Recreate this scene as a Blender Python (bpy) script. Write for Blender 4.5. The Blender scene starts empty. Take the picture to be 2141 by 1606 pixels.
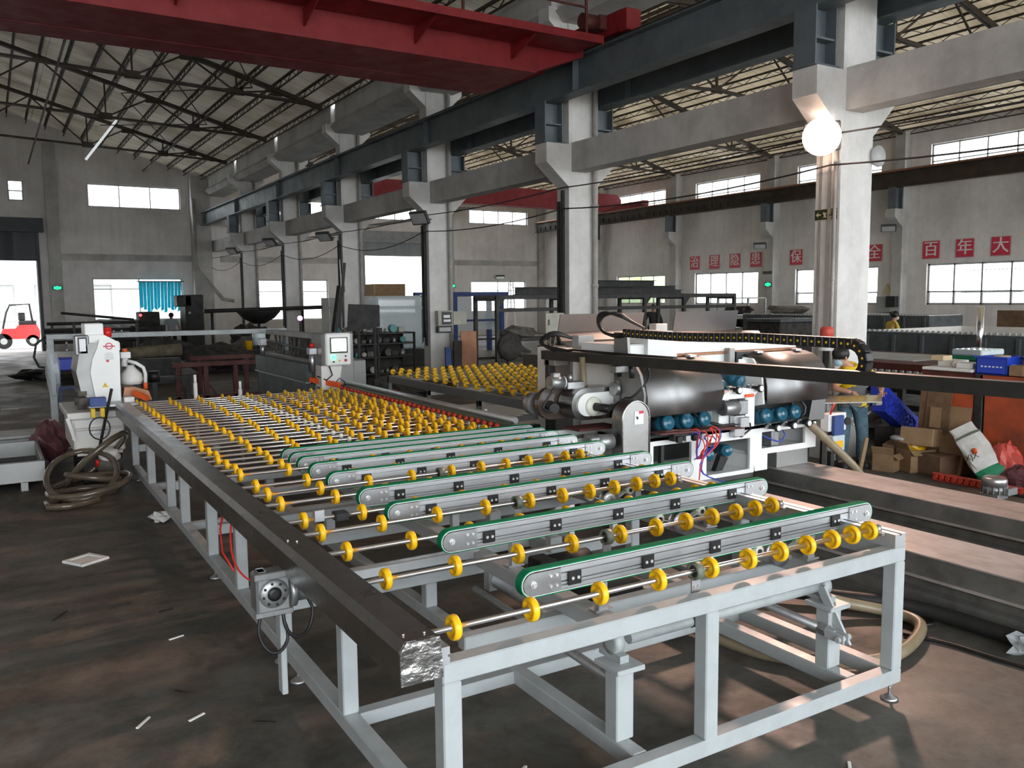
import bpy, bmesh, math, random
from mathutils import Vector, Matrix
random.seed(7)
SC = bpy.context.scene
COL = SC.collection
PI = math.pi

# ------------------------------------------------------------------ camera
FPX, IW, IH = 1778.0, 2141.0, 1606.0
_p, _r, _y = math.radians(5.83), math.radians(-0.56), math.radians(31.5)
_fw = Vector((math.sin(_y), math.cos(_y), 0)); _rt = Vector((math.cos(_y), -math.sin(_y), 0)); _up = Vector((0, 0, 1))
_f2 = _fw*math.cos(_p) - _up*math.sin(_p); _u2 = _up*math.cos(_p) + _fw*math.sin(_p)
_r3 = _rt*math.cos(_r) + _u2*math.sin(_r); _u3 = _u2*math.cos(_r) - _rt*math.sin(_r)
cam = bpy.data.cameras.new('camera'); co = bpy.data.objects.new('camera', cam); COL.objects.link(co)
cam.sensor_width = 36; cam.lens = FPX/IW*36; cam.clip_end = 400
co.matrix_world = Matrix(((_r3.x, _u3.x, -_f2.x, 0), (_r3.y, _u3.y, -_f2.y, 0), (_r3.z, _u3.z, -_f2.z, 2.2), (0, 0, 0, 1)))
SC.camera = co

# ------------------------------------------------------------------ sky, daylight through the openings, exposure
wd = bpy.data.worlds.new('sky'); SC.world = wd; wd.use_nodes = True
bg = wd.node_tree.nodes['Background']; bg.inputs[0].default_value = (0.90, 0.95, 1.0, 1); bg.inputs[1].default_value = 1.0
vs = SC.view_settings
vs.view_transform = 'Standard'; vs.look = 'None'; vs.gamma = 1; vs.use_curve_mapping = False
vs.exposure = 3.05
SC.cycles.max_bounces = 6; SC.cycles.diffuse_bounces = 3; SC.cycles.glossy_bounces = 3; SC.cycles.use_adaptive_sampling = True; SC.cycles.adaptive_threshold = .025; SC.cycles.transparent_max_bounces = 10
SC.cycles.caustics_reflective = False; SC.cycles.caustics_refractive = False
SC.cycles.sample_clamp_indirect = 4.0
def portal(name, loc, rot, sx, sy):
    l = bpy.data.lights.new(name, 'AREA'); l.shape = 'RECTANGLE'; l.size = sx; l.size_y = sy
    l.cycles.is_portal = True
    o = bpy.data.objects.new(name, l); o.location = loc; o.rotation_euler = rot; COL.objects.link(o)
RX, YB, XL, YN = 28.9, 43.5, -10.2, -9.0      # right wall, back wall, left wall, near wall
# openings (a0, a1, z0, z1)
BACK_OPEN = [(4.16,8.16,6.49,7.53),(4.16,8.07,1.3,3.25),(1.04,1.64,6.61,7.5),(-2.6,1.95,0,5.3),(-6.2,-3.4,1.3,3.25),
             (11.5,15.4,6.45,7.25),(17.4,21.2,6.45,7.25),(23.9,27.86,6.45,7.25),(11.6,15.35,1.15,3.2),(17.44,20.94,0,5.25),(23.95,27.7,1.37,3.14)]
RIGHT_BAYS = [(32.45,36.28),(26.4,30.34),(20.47,24.37),(14.55,18.5),(8.5,12.45),(2.5,6.45),(-3.5,0.45)]
RIGHT_OPEN = [(a,b,6.35,7.45) for a,b in RIGHT_BAYS]+[(a,b,1.78,3.25) for a,b in RIGHT_BAYS]
NEAR_OPEN = [(-8.5,8.5,0,7.2),(10.8,28,0,7.2)]
LEFT_OPEN = []
for i,(a,b,c,d) in enumerate(BACK_OPEN):
    if (b-a)*(d-c) > 3.5: portal('daylight', ((a+b)/2, YB+.02, (c+d)/2), (-PI/2,0,0), b-a, d-c)
for i,(a,b,c,d) in enumerate(RIGHT_OPEN): portal('daylight', (RX+.02, (a+b)/2, (c+d)/2), (PI/2,0,PI/2), b-a, d-c)
for i,(a,b,c,d) in enumerate(LEFT_OPEN): portal('daylight', (XL-.02, (a+b)/2, (c+d)/2), (PI/2,0,-PI/2), b-a, d-c)
for i,(a,b,c,d) in enumerate(NEAR_OPEN): portal('daylight', ((a+b)/2, YN-.02, (c+d)/2), (PI/2,0,0), b-a, d-c)

# ------------------------------------------------------------------ materials
MAT = {}
def mat(name, col, rough=.5, metal=0., var=0., vscale=3., bump=0., bscale=40., emit=None, estr=0., spec=None, stretch=None, dark=None, coat=0.):
    m = bpy.data.materials.new(name); m.use_nodes = True; nt = m.node_tree; N = nt.nodes; L = nt.links
    b = N['Principled BSDF']
    b.inputs['Base Color'].default_value = (*col, 1); b.inputs['Roughness'].default_value = rough; b.inputs['Metallic'].default_value = metal
    if spec is not None: b.inputs['Specular IOR Level'].default_value = spec
    if coat: b.inputs['Coat Weight'].default_value = coat
    if emit: b.inputs['Emission Color'].default_value = (*emit, 1); b.inputs['Emission Strength'].default_value = estr
    tc = None
    if var or bump:
        tc = N.new('ShaderNodeTexCoord'); mp = N.new('ShaderNodeMapping'); L.new(tc.outputs['Object'], mp.inputs[0])
        if stretch: mp.inputs['Scale'].default_value = stretch
    if var:
        n = N.new('ShaderNodeTexNoise'); n.inputs['Scale'].default_value = vscale; n.inputs['Detail'].default_value = 6; n.inputs['Roughness'].default_value = .65
        L.new(mp.outputs[0], n.inputs['Vector'])
        r = N.new('ShaderNodeValToRGB'); L.new(n.outputs['Fac'], r.inputs[0])
        d = dark if dark else tuple(max(0, c*(1-var)) for c in col)
        r.color_ramp.elements[0].position = .3; r.color_ramp.elements[0].color = (*d, 1)
        r.color_ramp.elements[1].position = .62; r.color_ramp.elements[1].color = (*[min(1, c*(1+var*.25)) for c in col], 1)
        L.new(r.outputs[0], b.inputs['Base Color'])
        mr = N.new('ShaderNodeMapRange'); L.new(n.outputs['Fac'], mr.inputs[0]); mr.inputs[1].default_value = .3; mr.inputs[2].default_value = .7
        mr.inputs[3].default_value = min(1, rough*1.25); mr.inputs[4].default_value = rough*.85; L.new(mr.outputs[0], b.inputs['Roughness'])
    if bump:
        n2 = N.new('ShaderNodeTexNoise'); n2.inputs['Scale'].default_value = bscale; n2.inputs['Detail'].default_value = 4; L.new(mp.outputs[0], n2.inputs['Vector'])
        bp = N.new('ShaderNodeBump'); bp.inputs['Strength'].default_value = bump; bp.inputs['Distance'].default_value = .02
        L.new(n2.outputs['Fac'], bp.inputs['Height']); L.new(bp.outputs[0], b.inputs['Normal'])
    MAT[name] = m; return m
mat('frame_grey', (.39,.42,.425), .42, 0, .12, 6, .04, 60)
mat('slate_paint', (.36,.39,.39), .45, 0, .25, 5)
mat('stainless', (.46,.46,.45), .27, 1, .2, 4, .04, 6)
mat('cover_steel', (.34,.335,.325), .30, 1, .12, 6, .012, 9)
mat('hood_steel', (.215,.216,.215), .36, 1, .07, 2)
mat('crumpled_steel', (.62,.62,.60), .22, 1, .2, 8, .9, 14)
mat('chrome', (.88,.88,.88), .16, 1)
mat('shaft_steel', (.92,.92,.92), .26, 1)
mat('bolt', (.82,.82,.80), .3, .45)
mat('strip_reflected_glow', (.8,.8,.8), .4, emit=(.95,1,1), estr=.07)  # faint emission put in for window light reflected off the slanted strip
mat('aluminium', (.58,.60,.61), .38, .85, .1, 8)
mat('zinc', (.52,.53,.54), .35, .9, .15, 20)
mat('yellow_plastic', (.90,.50,.008), .38, 0, .06, 9, spec=.4)
mat('yellow_darker', (.80,.45,.01), .4)
mat('white_nylon', (.72,.74,.62), .4)
mat('green_belt', (.008,.20,.085), .9, 0, .15, 12, spec=.1)
mat('belt_teeth', (.70,.73,.70), .6)
mat('black', (.012,.012,.012), .45)
mat('black_rubber', (.016,.016,.015), .6, 0, .3, 6)
mat('white_paint', (.86,.87,.85), .4, 0, .05, 2)
mat('cream_panel', (.74,.73,.69), .45, 0, .08, 3)
mat('motor_blue', (.012,.105,.165), .33, 0, .25, 6, coat=.3)
mat('cast_grey', (.36,.37,.37), .38, .7, .25, 14)
mat('dark_iron', (.035,.034,.032), .55, .3, .4, 5)
mat('dark_tube', (.042,.042,.039), .5, .4, .25, 5)
mat('olive_bracket', (.13,.15,.11), .5)
mat('red_hose', (.75,.035,.02), .4)
mat('blue_hose', (.03,.06,.42), .4)
mat('tan_hose', (.27,.22,.14), .38, 0, .25, 6)
mat('clear_hose', (.12,.095,.068), .22, 0, .3, 5, coat=.5)
mat('crane_red', (.23,.011,.014), .6, 0, .2, 3)
mat('runway_grey', (.115,.140,.152), .5, .1, .25, 2)
mat('truss_brown', (.05,.035,.022), .6, 0, .4, 2)
mat('rust_red', (.10,.022,.016), .6, 0, .4, 4)
mat('oxide_orange', (.44,.075,.022), .5, 0, .35, 2.2, dark=(.16,.04,.02))
mat('cardboard', (.30,.19,.10), .8, 0, .25, 5)
mat('cardboard_dark', (.17,.10,.055), .8, 0, .35, 5)
mat('cardboard_pale', (.62,.48,.30), .8, 0, .2, 3)
mat('crate_blue', (.012,.055,.50), .4)
mat('basket_blue', (.02,.045,.46), .45)
mat('steel_blue', (.03,.07,.24), .5, 0, .3, 3)
mat('wrapped', (.56,.65,.68), .25, 0, .15, 3, .3, 5, coat=.6)
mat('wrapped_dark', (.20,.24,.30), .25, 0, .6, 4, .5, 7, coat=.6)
mat('tank_grey', (.085,.095,.10), .55, 0, .4, 3)
mat('tank_white', (.66,.64,.60), .55, 0, .12, 3)
mat('pale_grey', (.45,.46,.45), .5, 0, .2, 3)
mat('red_plastic', (.62,.02,.015), .35)
mat('orange_plastic', (.78,.11,.02), .4)
mat('red_rubber', (.62,.06,.025), .5, 0, .2, 20)
mat('sign_red', (.66,.045,.085), .5)
mat('sign_white', (.80,.76,.74), .6)
mat('sign_gold', (.62,.55,.32), .5)
mat('sign_dark', (.03,.035,.015), .5)
mat('sticker_white', (.80,.82,.85), .4)
mat('skin', (.50,.27,.17), .5)
mat('hair', (.010,.008,.007), .5)
mat('jeans', (.075,.14,.175), .8, 0, .4, 9, .2, 30)
mat('shirt_yellow', (.80,.52,.012), .75, 0, .12, 6, .15, 14)
mat('shirt_olive', (.58,.43,.05), .8, 0, .2, 6)
mat('apron_grey', (.155,.155,.165), .8, 0, .2, 6, .2, 12)
mat('jacket_black', (.012,.012,.013), .7)
mat('trouser_dark', (.02,.02,.025), .8)
mat('shirt_pale', (.42,.46,.48), .8)
mat('mask_blue', (.36,.55,.66), .7)
mat('mask_white', (.75,.76,.76), .7)
mat('shoe', (.02,.02,.02), .6)
mat('wood', (.35,.24,.13), .7, 0, .3, 5, stretch=(1,1,6))
mat('forklift_red', (.62,.045,.045), .4)
mat('clutter_dark', (.05,.045,.04), .7, 0, .6, 6, .5, 10)
mat('clutter_mid', (.13,.12,.105), .7, 0, .6, 6, .4, 10)
mat('bag_white', (.66,.66,.63), .6, 0, .25, 6, .5, 8)
mat('bag_green', (.01,.20,.09), .5, 0, .3, 8)
mat('bag_red', (.55,.07,.05), .5, 0, .3, 8)
mat('pink_wrap', (.17,.065,.075), .35, 0, .5, 6, .6, 9)
mat('paper', (.75,.75,.72), .7)
mat('screen_white', (.8,.9,.92), .4, emit=(.80,.95,1), estr=.55)
mat('led_green', (.0,.5,.3), .4, emit=(.05,1,.5), estr=.6)
mat('exit_green', (.0,.4,.1), .4, emit=(.01,.9,.22), estr=.35)
mat('led_pink', (.9,.2,.7), .4, emit=(1,.25,.8), estr=.5)
mat('led_red', (.9,.1,.1), .4, emit=(1,.1,.12), estr=.3)
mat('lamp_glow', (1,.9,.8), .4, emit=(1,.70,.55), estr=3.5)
mat('signal_red', (.65,.015,.012), .3)
mat('button_red', (.55,.02,.06), .4)
mat('warning_yellow', (.75,.5,.02), .5)
mat('window_frame', (.34,.34,.32), .5)
mat('shutter', (.045,.05,.055), .5, .2, .2, 3)
mat('shutter_grey', (.27,.28,.28), .45, .3, .2, 3)
mat('facade', (.85,.84,.82), .8)
mat('asphalt', (.52,.51,.49), .85, 0, .15, .5)
mat('tree_green', (.30,.40,.14), .8, 0, .5, 2)
mat('pvc_pipe', (.38,.36,.33), .5, 0, .35, 2)
mat('wire', (.02,.02,.02), .6)
mat('floodlight', (.05,.05,.05), .5)
mat('box_beige', (.42,.41,.34), .55, 0, .2, 4)
mat('smoked', (.085,.062,.05), .18, 0, .3, 4, coat=.5)
mat('copper_pipe', (.36,.17,.09), .45, .4, .2, 5)
mat('panel_grey', (.30,.30,.29), .42, .6, .1, 3)
mat('green_steel', (.095,.12,.115), .45, .2, .3, 3)
mat('pipe_white', (.78,.78,.76), .4)
mat('burlap', (.17,.14,.09), .85, 0, .5, 5)
mat('teal_plastic', (.10,.30,.29), .5)

def wall_mat(name, base, dirt, scale=.35, streak=True):
    m = bpy.data.materials.new(name); m.use_nodes = True; nt = m.node_tree; N = nt.nodes; L = nt.links; b = N['Principled BSDF']
    b.inputs['Roughness'].default_value = .85
    tc = N.new('ShaderNodeTexCoord')
    n1 = N.new('ShaderNodeTexNoise'); n1.inputs['Scale'].default_value = scale; n1.inputs['Detail'].default_value = 8; n1.inputs['Roughness'].default_value = .68
    L.new(tc.outputs['Object'], n1.inputs['Vector'])
    r1 = N.new('ShaderNodeValToRGB'); L.new(n1.outputs['Fac'], r1.inputs[0])
    r1.color_ramp.elements[0].position = .36; r1.color_ramp.elements[0].color = (*dirt, 1)
    r1.color_ramp.elements[1].position = .60; r1.color_ramp.elements[1].color = (*base, 1)
    mp = N.new('ShaderNodeMapping'); mp.inputs['Scale'].default_value = (2.2, 2.2, .18); L.new(tc.outputs['Object'], mp.inputs[0])
    n2 = N.new('ShaderNodeTexNoise'); n2.inputs['Scale'].default_value = 1.4; n2.inputs['Detail'].default_value = 7; n2.inputs['Roughness'].default_value = .7; L.new(mp.outputs[0], n2.inputs['Vector'])
    r2 = N.new('ShaderNodeValToRGB'); L.new(n2.outputs['Fac'], r2.inputs[0])
    r2.color_ramp.elements[0].position = .33; r2.color_ramp.elements[0].color = (.55,.53,.50,1); r2.color_ramp.elements[1].position = .55; r2.color_ramp.elements[1].color = (1,1,1,1)
    mx = N.new('ShaderNodeMix'); mx.data_type = 'RGBA'; mx.blend_type = 'MULTIPLY'; mx.inputs[0].default_value = .22 if streak else .3
    L.new(r1.outputs[0], mx.inputs[6]); L.new(r2.outputs[0], mx.inputs[7]); L.new(mx.outputs[2], b.inputs['Base Color'])
    n3 = N.new('ShaderNodeTexNoise'); n3.inputs['Scale'].default_value = 9; n3.inputs['Detail'].default_value = 5; L.new(tc.outputs['Object'], n3.inputs['Vector'])
    bp = N.new('ShaderNodeBump'); bp.inputs['Strength'].default_value = .25; bp.inputs['Distance'].default_value = .03; L.new(n3.outputs['Fac'], bp.inputs['Height']); L.new(bp.outputs[0], b.inputs['Normal'])
    MAT[name] = m
wall_mat('wall_plaster', (.86,.825,.80), (.64,.61,.585))
wall_mat('concrete', (.56,.55,.525), (.38,.37,.35), .9)
wall_mat('concrete_pale', (.72,.71,.68), (.54,.53,.50), .9)

def floor_mat():
    m = bpy.data.materials.new('floor_concrete'); m.use_nodes = True; nt = m.node_tree; N = nt.nodes; L = nt.links; b = N['Principled BSDF']
    tc = N.new('ShaderNodeTexCoord')
    def noise(sc, det=7, ro=.65, dist=0):
        n = N.new('ShaderNodeTexNoise'); n.inputs['Scale'].default_value = sc; n.inputs['Detail'].default_value = det; n.inputs['Roughness'].default_value = ro; n.inputs['Distortion'].default_value = dist
        L.new(tc.outputs['Object'], n.inputs['Vector']); return n
    def ramp(src, p0, c0, p1, c1):
        r = N.new('ShaderNodeValToRGB'); L.new(src, r.inputs[0]); e = r.color_ramp.elements
        e[0].position = p0; e[0].color = (*c0, 1); e[1].position = p1; e[1].color = (*c1, 1); return r
    def mul(a, c, f):
        x = N.new('ShaderNodeMix'); x.data_type = 'RGBA'; x.blend_type = 'MULTIPLY'; x.inputs[0].default_value = f; L.new(a, x.inputs[6]); L.new(c, x.inputs[7]); return x.outputs[2]
    c0 = ramp(noise(.55, 8, .7, .6).outputs['Fac'], .36, (.062,.060,.052), .63, (.155,.148,.128))
    cb = ramp(noise(1.1, 8, .72, .5).outputs['Fac'], .36, (.095,.075,.058), .63, (.205,.165,.132))
    pt = ramp(noise(.42, 9, .62, 1.2).outputs['Fac'], .495, (0,0,0), .525, (1,1,1))   # worn brown patches on the grey slab
    c1 = N.new('ShaderNodeMix'); c1.data_type = 'RGBA'; L.new(pt.outputs[0], c1.inputs[0]); L.new(c0.outputs[0], c1.inputs[6]); L.new(cb.outputs[0], c1.inputs[7])
    c2 = ramp(noise(2.6, 8, .72, .4).outputs['Fac'], .36, (.5,.5,.5), .56, (1,1,1))
    c3 = ramp(noise(14, 6, .7).outputs['Fac'], .30, (.62,.62,.62), .52, (1,1,1))
    out = mul(mul(c1.outputs[2], c2.outputs[0], .75), c3.outputs[0], .55)
    vo = N.new('ShaderNodeTexVoronoi'); vo.inputs['Scale'].default_value = 2.3; vo.inputs['Randomness'].default_value = 1; L.new(tc.outputs['Object'], vo.inputs['Vector'])
    sp = ramp(vo.outputs['Distance'], .012, (1,1,1), .02, (0,0,0))
    x = N.new('ShaderNodeMix'); x.data_type = 'RGBA'; L.new(sp.outputs[0], x.inputs[0]); L.new(out, x.inputs[6]); x.inputs[7].default_value = (.30,.28,.25,1)
    L.new(x.outputs[2], b.inputs['Base Color'])
    rr = ramp(noise(1.3, 6, .6).outputs['Fac'], .35, (.50,)*3, .65, (.85,)*3); L.new(rr.outputs[0], b.inputs['Roughness'])
    bp = N.new('ShaderNodeBump'); bp.inputs['Strength'].default_value = .12; bp.inputs['Distance'].default_value = .02; L.new(noise(7, 6).outputs['Fac'], bp.inputs['Height']); L.new(bp.outputs[0], b.inputs['Normal'])
    MAT['floor_concrete'] = m
floor_mat()

def sheet_mat(name, c0, c1, glow, through):
    # roof sheeting: pale sheets with ribs running down the slope and darker lap joints
    m = bpy.data.materials.new(name); m.use_nodes = True; nt = m.node_tree; N = nt.nodes; L = nt.links; b = N['Principled BSDF']
    b.inputs['Roughness'].default_value = .6
    tc = N.new('ShaderNodeTexCoord')
    br = N.new('ShaderNodeTexBrick'); L.new(tc.outputs['Object'], br.inputs['Vector'])
    br.offset = 0; br.inputs['Color1'].default_value = (*c0, 1); br.inputs['Color2'].default_value = (*c1, 1); br.inputs['Mortar'].default_value = (.10,.085,.065,1)
    br.inputs['Scale'].default_value = 1; br.inputs['Brick Width'].default_value = 2.1; br.inputs['Row Height'].default_value = .76; br.inputs['Mortar Size'].default_value = .016; br.inputs['Bias'].default_value = .0
    n = N.new('ShaderNodeTexNoise'); n.inputs['Scale'].default_value = .7; n.inputs['Detail'].default_value = 6; L.new(tc.outputs['Object'], n.inputs['Vector'])
    r = N.new('ShaderNodeValToRGB'); L.new(n.outputs['Fac'], r.inputs[0]); r.color_ramp.elements[0].position = .3; r.color_ramp.elements[0].color = (.6,.57,.52,1); r.color_ramp.elements[1].position = .6
    x = N.new('ShaderNodeMix'); x.data_type = 'RGBA'; x.blend_type = 'MULTIPLY'; x.inputs[0].default_value = .8; L.new(br.outputs[0], x.inputs[6]); L.new(r.outputs[0], x.inputs[7]); L.new(x.outputs[2], b.inputs['Base Color'])
    w = N.new('ShaderNodeTexWave'); w.wave_type = 'BANDS'; w.bands_direction = 'Y'; w.inputs['Scale'].default_value = 1.6; L.new(tc.outputs['Object'], w.inputs['Vector'])
    bp = N.new('ShaderNodeBump'); bp.inputs['Strength'].default_value = .5; bp.inputs['Distance'].default_value = .05; L.new(w.outputs['Fac'], bp.inputs['Height']); L.new(bp.outputs[0], b.inputs['Normal'])
    tl = N.new('ShaderNodeBsdfTranslucent'); y2 = N.new('ShaderNodeMix'); y2.data_type = 'RGBA'; y2.blend_type = 'MULTIPLY'; y2.inputs[0].default_value = 1; y2.inputs[6].default_value = (*through, 1); L.new(r.outputs[0], y2.inputs[7]); L.new(y2.outputs[2], tl.inputs[0]); ms = N.new('ShaderNodeMixShader'); ms.inputs[0].default_value = glow   # sheets that let some daylight through
    L.new(b.outputs[0], ms.inputs[1]); L.new(tl.outputs[0], ms.inputs[2]); L.new(ms.outputs[0], N['Material Output'].inputs[0])
    MAT[name] = m
sheet_mat('roof_sheet', (.62,.56,.46), (.56,.50,.41), .16, (.62,.60,.55))
sheet_mat('roof_sheet_translucent', (.66,.59,.47), (.60,.53,.42), .30, (.66,.60,.50))

def pane_mat(name, tint, opacity):
    m = bpy.data.materials.new(name); m.use_nodes = True; nt = m.node_tree; N = nt.nodes; L = nt.links
    b = N['Principled BSDF']; b.inputs['Base Color'].default_value = (*tint, 1); b.inputs['Roughness'].default_value = .15
    t = N.new('ShaderNodeBsdfTransparent'); t.inputs[0].default_value = (.97,.98,.98,1); mx = N.new('ShaderNodeMixShader'); mx.inputs[0].default_value = opacity
    L.new(t.outputs[0], mx.inputs[1]); L.new(b.outputs[0], mx.inputs[2]); L.new(mx.outputs[0], N['Material Output'].inputs[0]); MAT[name] = m
def strip_mat():
    m = bpy.data.materials.new('glass_teal'); m.use_nodes = True; nt = m.node_tree; N = nt.nodes; L = nt.links
    b = N['Principled BSDF']; b.inputs['Base Color'].default_value = (.0,.40,.50,1); b.inputs['Roughness'].default_value = .4
    t = N.new('ShaderNodeBsdfTranslucent'); t.inputs[0].default_value = (.0,.50,.62,1); mx = N.new('ShaderNodeMixShader'); mx.inputs[0].default_value = .55
    L.new(b.outputs[0], mx.inputs[1]); L.new(t.outputs[0], mx.inputs[2]); L.new(mx.outputs[0], N['Material Output'].inputs[0]); MAT['glass_teal'] = m
strip_mat()
pane_mat('glass_clear', (.6,.65,.65), .08)
pane_mat('glass_frosted', (.55,.58,.55), .55)
pane_mat('film_clear', (.75,.80,.82), .45)

# ------------------------------------------------------------------ mesh helpers
def smooth(pts, it=3):
    P = [Vector(p) for p in pts]
    for _ in range(it):
        Q = [P[0]]
        for a,b in zip(P,P[1:]): Q += [a.lerp(b,.25),a.lerp(b,.75)]
        P = Q+[P[-1]]
    return P
class MB:
    def __init__(s): s.v = []; s.f = []; s.sm = []
    def add(s, vs, fs, smooth=False):
        o = len(s.v); s.v += [tuple(p) for p in vs]; s.f += [tuple(i+o for i in f) for f in fs]; s.sm += [smooth]*len(fs); return s
    def box(s, x0, x1, y0, y1, z0, z1):
        v = [(x0,y0,z0),(x1,y0,z0),(x1,y1,z0),(x0,y1,z0),(x0,y0,z1),(x1,y0,z1),(x1,y1,z1),(x0,y1,z1)]
        return s.add(v, [(0,3,2,1),(4,5,6,7),(0,1,5,4),(1,2,6,5),(2,3,7,6),(3,0,4,7)])
    def cbox(s, x0, x1, y0, y1, z0, z1, c=.008):
        # box with chamfered edges
        X=(x0,x1);Y=(y0,y1);Z=(z0,z1); v=[]; idx={}
        for i in (0,1):
            for j in (0,1):
                for k in (0,1):
                    dx=c*(1-2*i);dy=c*(1-2*j);dz=c*(1-2*k)
                    for a,p in enumerate(((X[i],Y[j]+dy,Z[k]+dz),(X[i]+dx,Y[j],Z[k]+dz),(X[i]+dx,Y[j]+dy,Z[k]))):
                        idx[(i,j,k,a)]=len(v); v.append(p)
        f=[]; g=lambda *t: idx[t]
        f.append((g(0,0,0,0),g(0,0,1,0),g(0,1,1,0),g(0,1,0,0))); f.append((g(1,0,0,0),g(1,1,0,0),g(1,1,1,0),g(1,0,1,0)))
        f.append((g(0,0,0,1),g(1,0,0,1),g(1,0,1,1),g(0,0,1,1))); f.append((g(0,1,0,1),g(0,1,1,1),g(1,1,1,1),g(1,1,0,1)))
        f.append((g(0,0,0,2),g(0,1,0,2),g(1,1,0,2),g(1,0,0,2))); f.append((g(0,0,1,2),g(1,0,1,2),g(1,1,1,2),g(0,1,1,2)))
        for j in (0,1):
            for k in (0,1):
                f.append((g(0,j,k,1),g(1,j,k,1),g(1,j,k,2),g(0,j,k,2)))
        for i in (0,1):
            for k in (0,1):
                f.append((g(i,0,k,0),g(i,1,k,0),g(i,1,k,2),g(i,0,k,2)))
        for i in (0,1):
            for j in (0,1):
                f.append((g(i,j,0,0),g(i,j,1,0),g(i,j,1,1),g(i,j,0,1)))
        for i in (0,1):
            for j in (0,1):
                for k in (0,1): f.append((g(i,j,k,0),g(i,j,k,1),g(i,j,k,2)))
        return s.add(v, f)
    def cyl(s, p0, p1, r0, r1=None, n=12, caps=True, smooth=True):
        r1 = r0 if r1 is None else r1; p0 = Vector(p0); p1 = Vector(p1); d = (p1-p0).normalized()
        a = d.orthogonal().normalized(); b = d.cross(a); v = []
        for p, r in ((p0,r0),(p1,r1)):
            for i in range(n):
                t = 2*PI*i/n; v.append(p + a*(math.cos(t)*r) + b*(math.sin(t)*r))
        s.add(v, [(i,(i+1)%n,n+(i+1)%n,n+i) for i in range(n)], smooth)
        if caps:
            o = len(s.v)-2*n; s.f += [tuple(o+i for i in reversed(range(n))), tuple(o+n+i for i in range(n))]; s.sm += [False, False]
        return s
    def lathe(s, p0, axis, prof, n=16, smooth=True):
        # prof: list of (distance along axis, radius)
        p0 = Vector(p0); d = Vector(axis).normalized(); a = d.orthogonal().normalized(); b = d.cross(a); v = []; f = []
        for (h, r) in prof:
            for i in range(n):
                t = 2*PI*i/n; v.append(p0 + d*h + a*(math.cos(t)*r) + b*(math.sin(t)*r))
        for k in range(len(prof)-1):
            for i in range(n): f.append((k*n+i, k*n+(i+1)%n, (k+1)*n+(i+1)%n, (k+1)*n+i))
        f.append(tuple(reversed(range(n)))); f.append(tuple((len(prof)-1)*n+i for i in range(n)))
        return s.add(v, f, smooth)
    def tube(s, pts, r, n=8, closed=False, smooth=True):
        P = [Vector(p) for p in pts]; m = len(P); v = []; f = []; a = None
        R = r if isinstance(r, (list,tuple)) else [r]*m
        for i in range(m):
            if closed: d = (P[(i+1)%m]-P[i-1])
            else: d = (P[min(i+1,m-1)]-P[max(i-1,0)])
            d.normalize()
            if a is None: a = d.orthogonal().normalized()
            else:
                a = a - d*a.dot(d)
                a = a.normalized() if a.length > 1e-6 else d.orthogonal().normalized()
            b = d.cross(a)
            for k in range(n):
                t = 2*PI*k/n; v.append(P[i] + a*(math.cos(t)*R[i]) + b*(math.sin(t)*R[i]))
        for i in range(m if closed else m-1):
            j = (i+1)%m
            for k in range(n): f.append((i*n+k, i*n+(k+1)%n, j*n+(k+1)%n, j*n+k))
        s.add(v, f, smooth)
        if not closed:
            o = len(s.v)-m*n; s.f += [tuple(o+k for k in reversed(range(n))), tuple(o+(m-1)*n+k for k in range(n))]; s.sm += [False, False]
        return s
    def prism(s, poly, ax, a0, a1, smooth=False):
        # poly: 2-d outline; ax: axis of extrusion 'x' (poly y,z), 'y' (poly x,z), 'z' (poly x,y)
        n = len(poly)
        g = {'x': lambda p,a:(a,p[0],p[1]), 'y': lambda p,a:(p[0],a,p[1]), 'z': lambda p,a:(p[0],p[1],a)}[ax]
        v = [g(p,a0) for p in poly]+[g(p,a1) for p in poly]
        s.add(v, [(i,(i+1)%n,n+(i+1)%n,n+i) for i in range(n)], smooth)
        o = len(s.v)-2*n; s.f += [tuple(o+i for i in reversed(range(n))), tuple(o+n+i for i in range(n))]; s.sm += [False,False]
        return s
    def bar(s, p0, p1, w, h=None, up=(0,0,1)):
        # rectangular bar between two points
        h = w if h is None else h; p0 = Vector(p0); p1 = Vector(p1); d = (p1-p0).normalized(); u = Vector(up)
        if abs(d.dot(u)) > .98: u = Vector((1,0,0))
        a = d.cross(u).normalized()*(w/2); b = a.cross(d).normalized()*(h/2)
        v = [p0-a-b,p0+a-b,p0+a+b,p0-a+b,p1-a-b,p1+a-b,p1+a+b,p1-a+b]
        return s.add(v, [(0,1,2,3),(7,6,5,4),(0,4,5,1),(1,5,6,2),(2,6,7,3),(3,7,4,0)])
    def ball(s, c, r, n=10, m=6, sc=(1,1,1)):
        v = []; f = []
        for i in range(m+1):
            t = PI*i/m
            for k in range(n):
                u = 2*PI*k/n; v.append((c[0]+r*sc[0]*math.sin(t)*math.cos(u), c[1]+r*sc[1]*math.sin(t)*math.sin(u), c[2]+r*sc[2]*math.cos(t)))
        for i in range(m):
            for k in range(n): f.append((i*n+k,(i+1)*n+k,(i+1)*n+(k+1)%n,i*n+(k+1)%n))
        return s.add(v, f, True)
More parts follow.
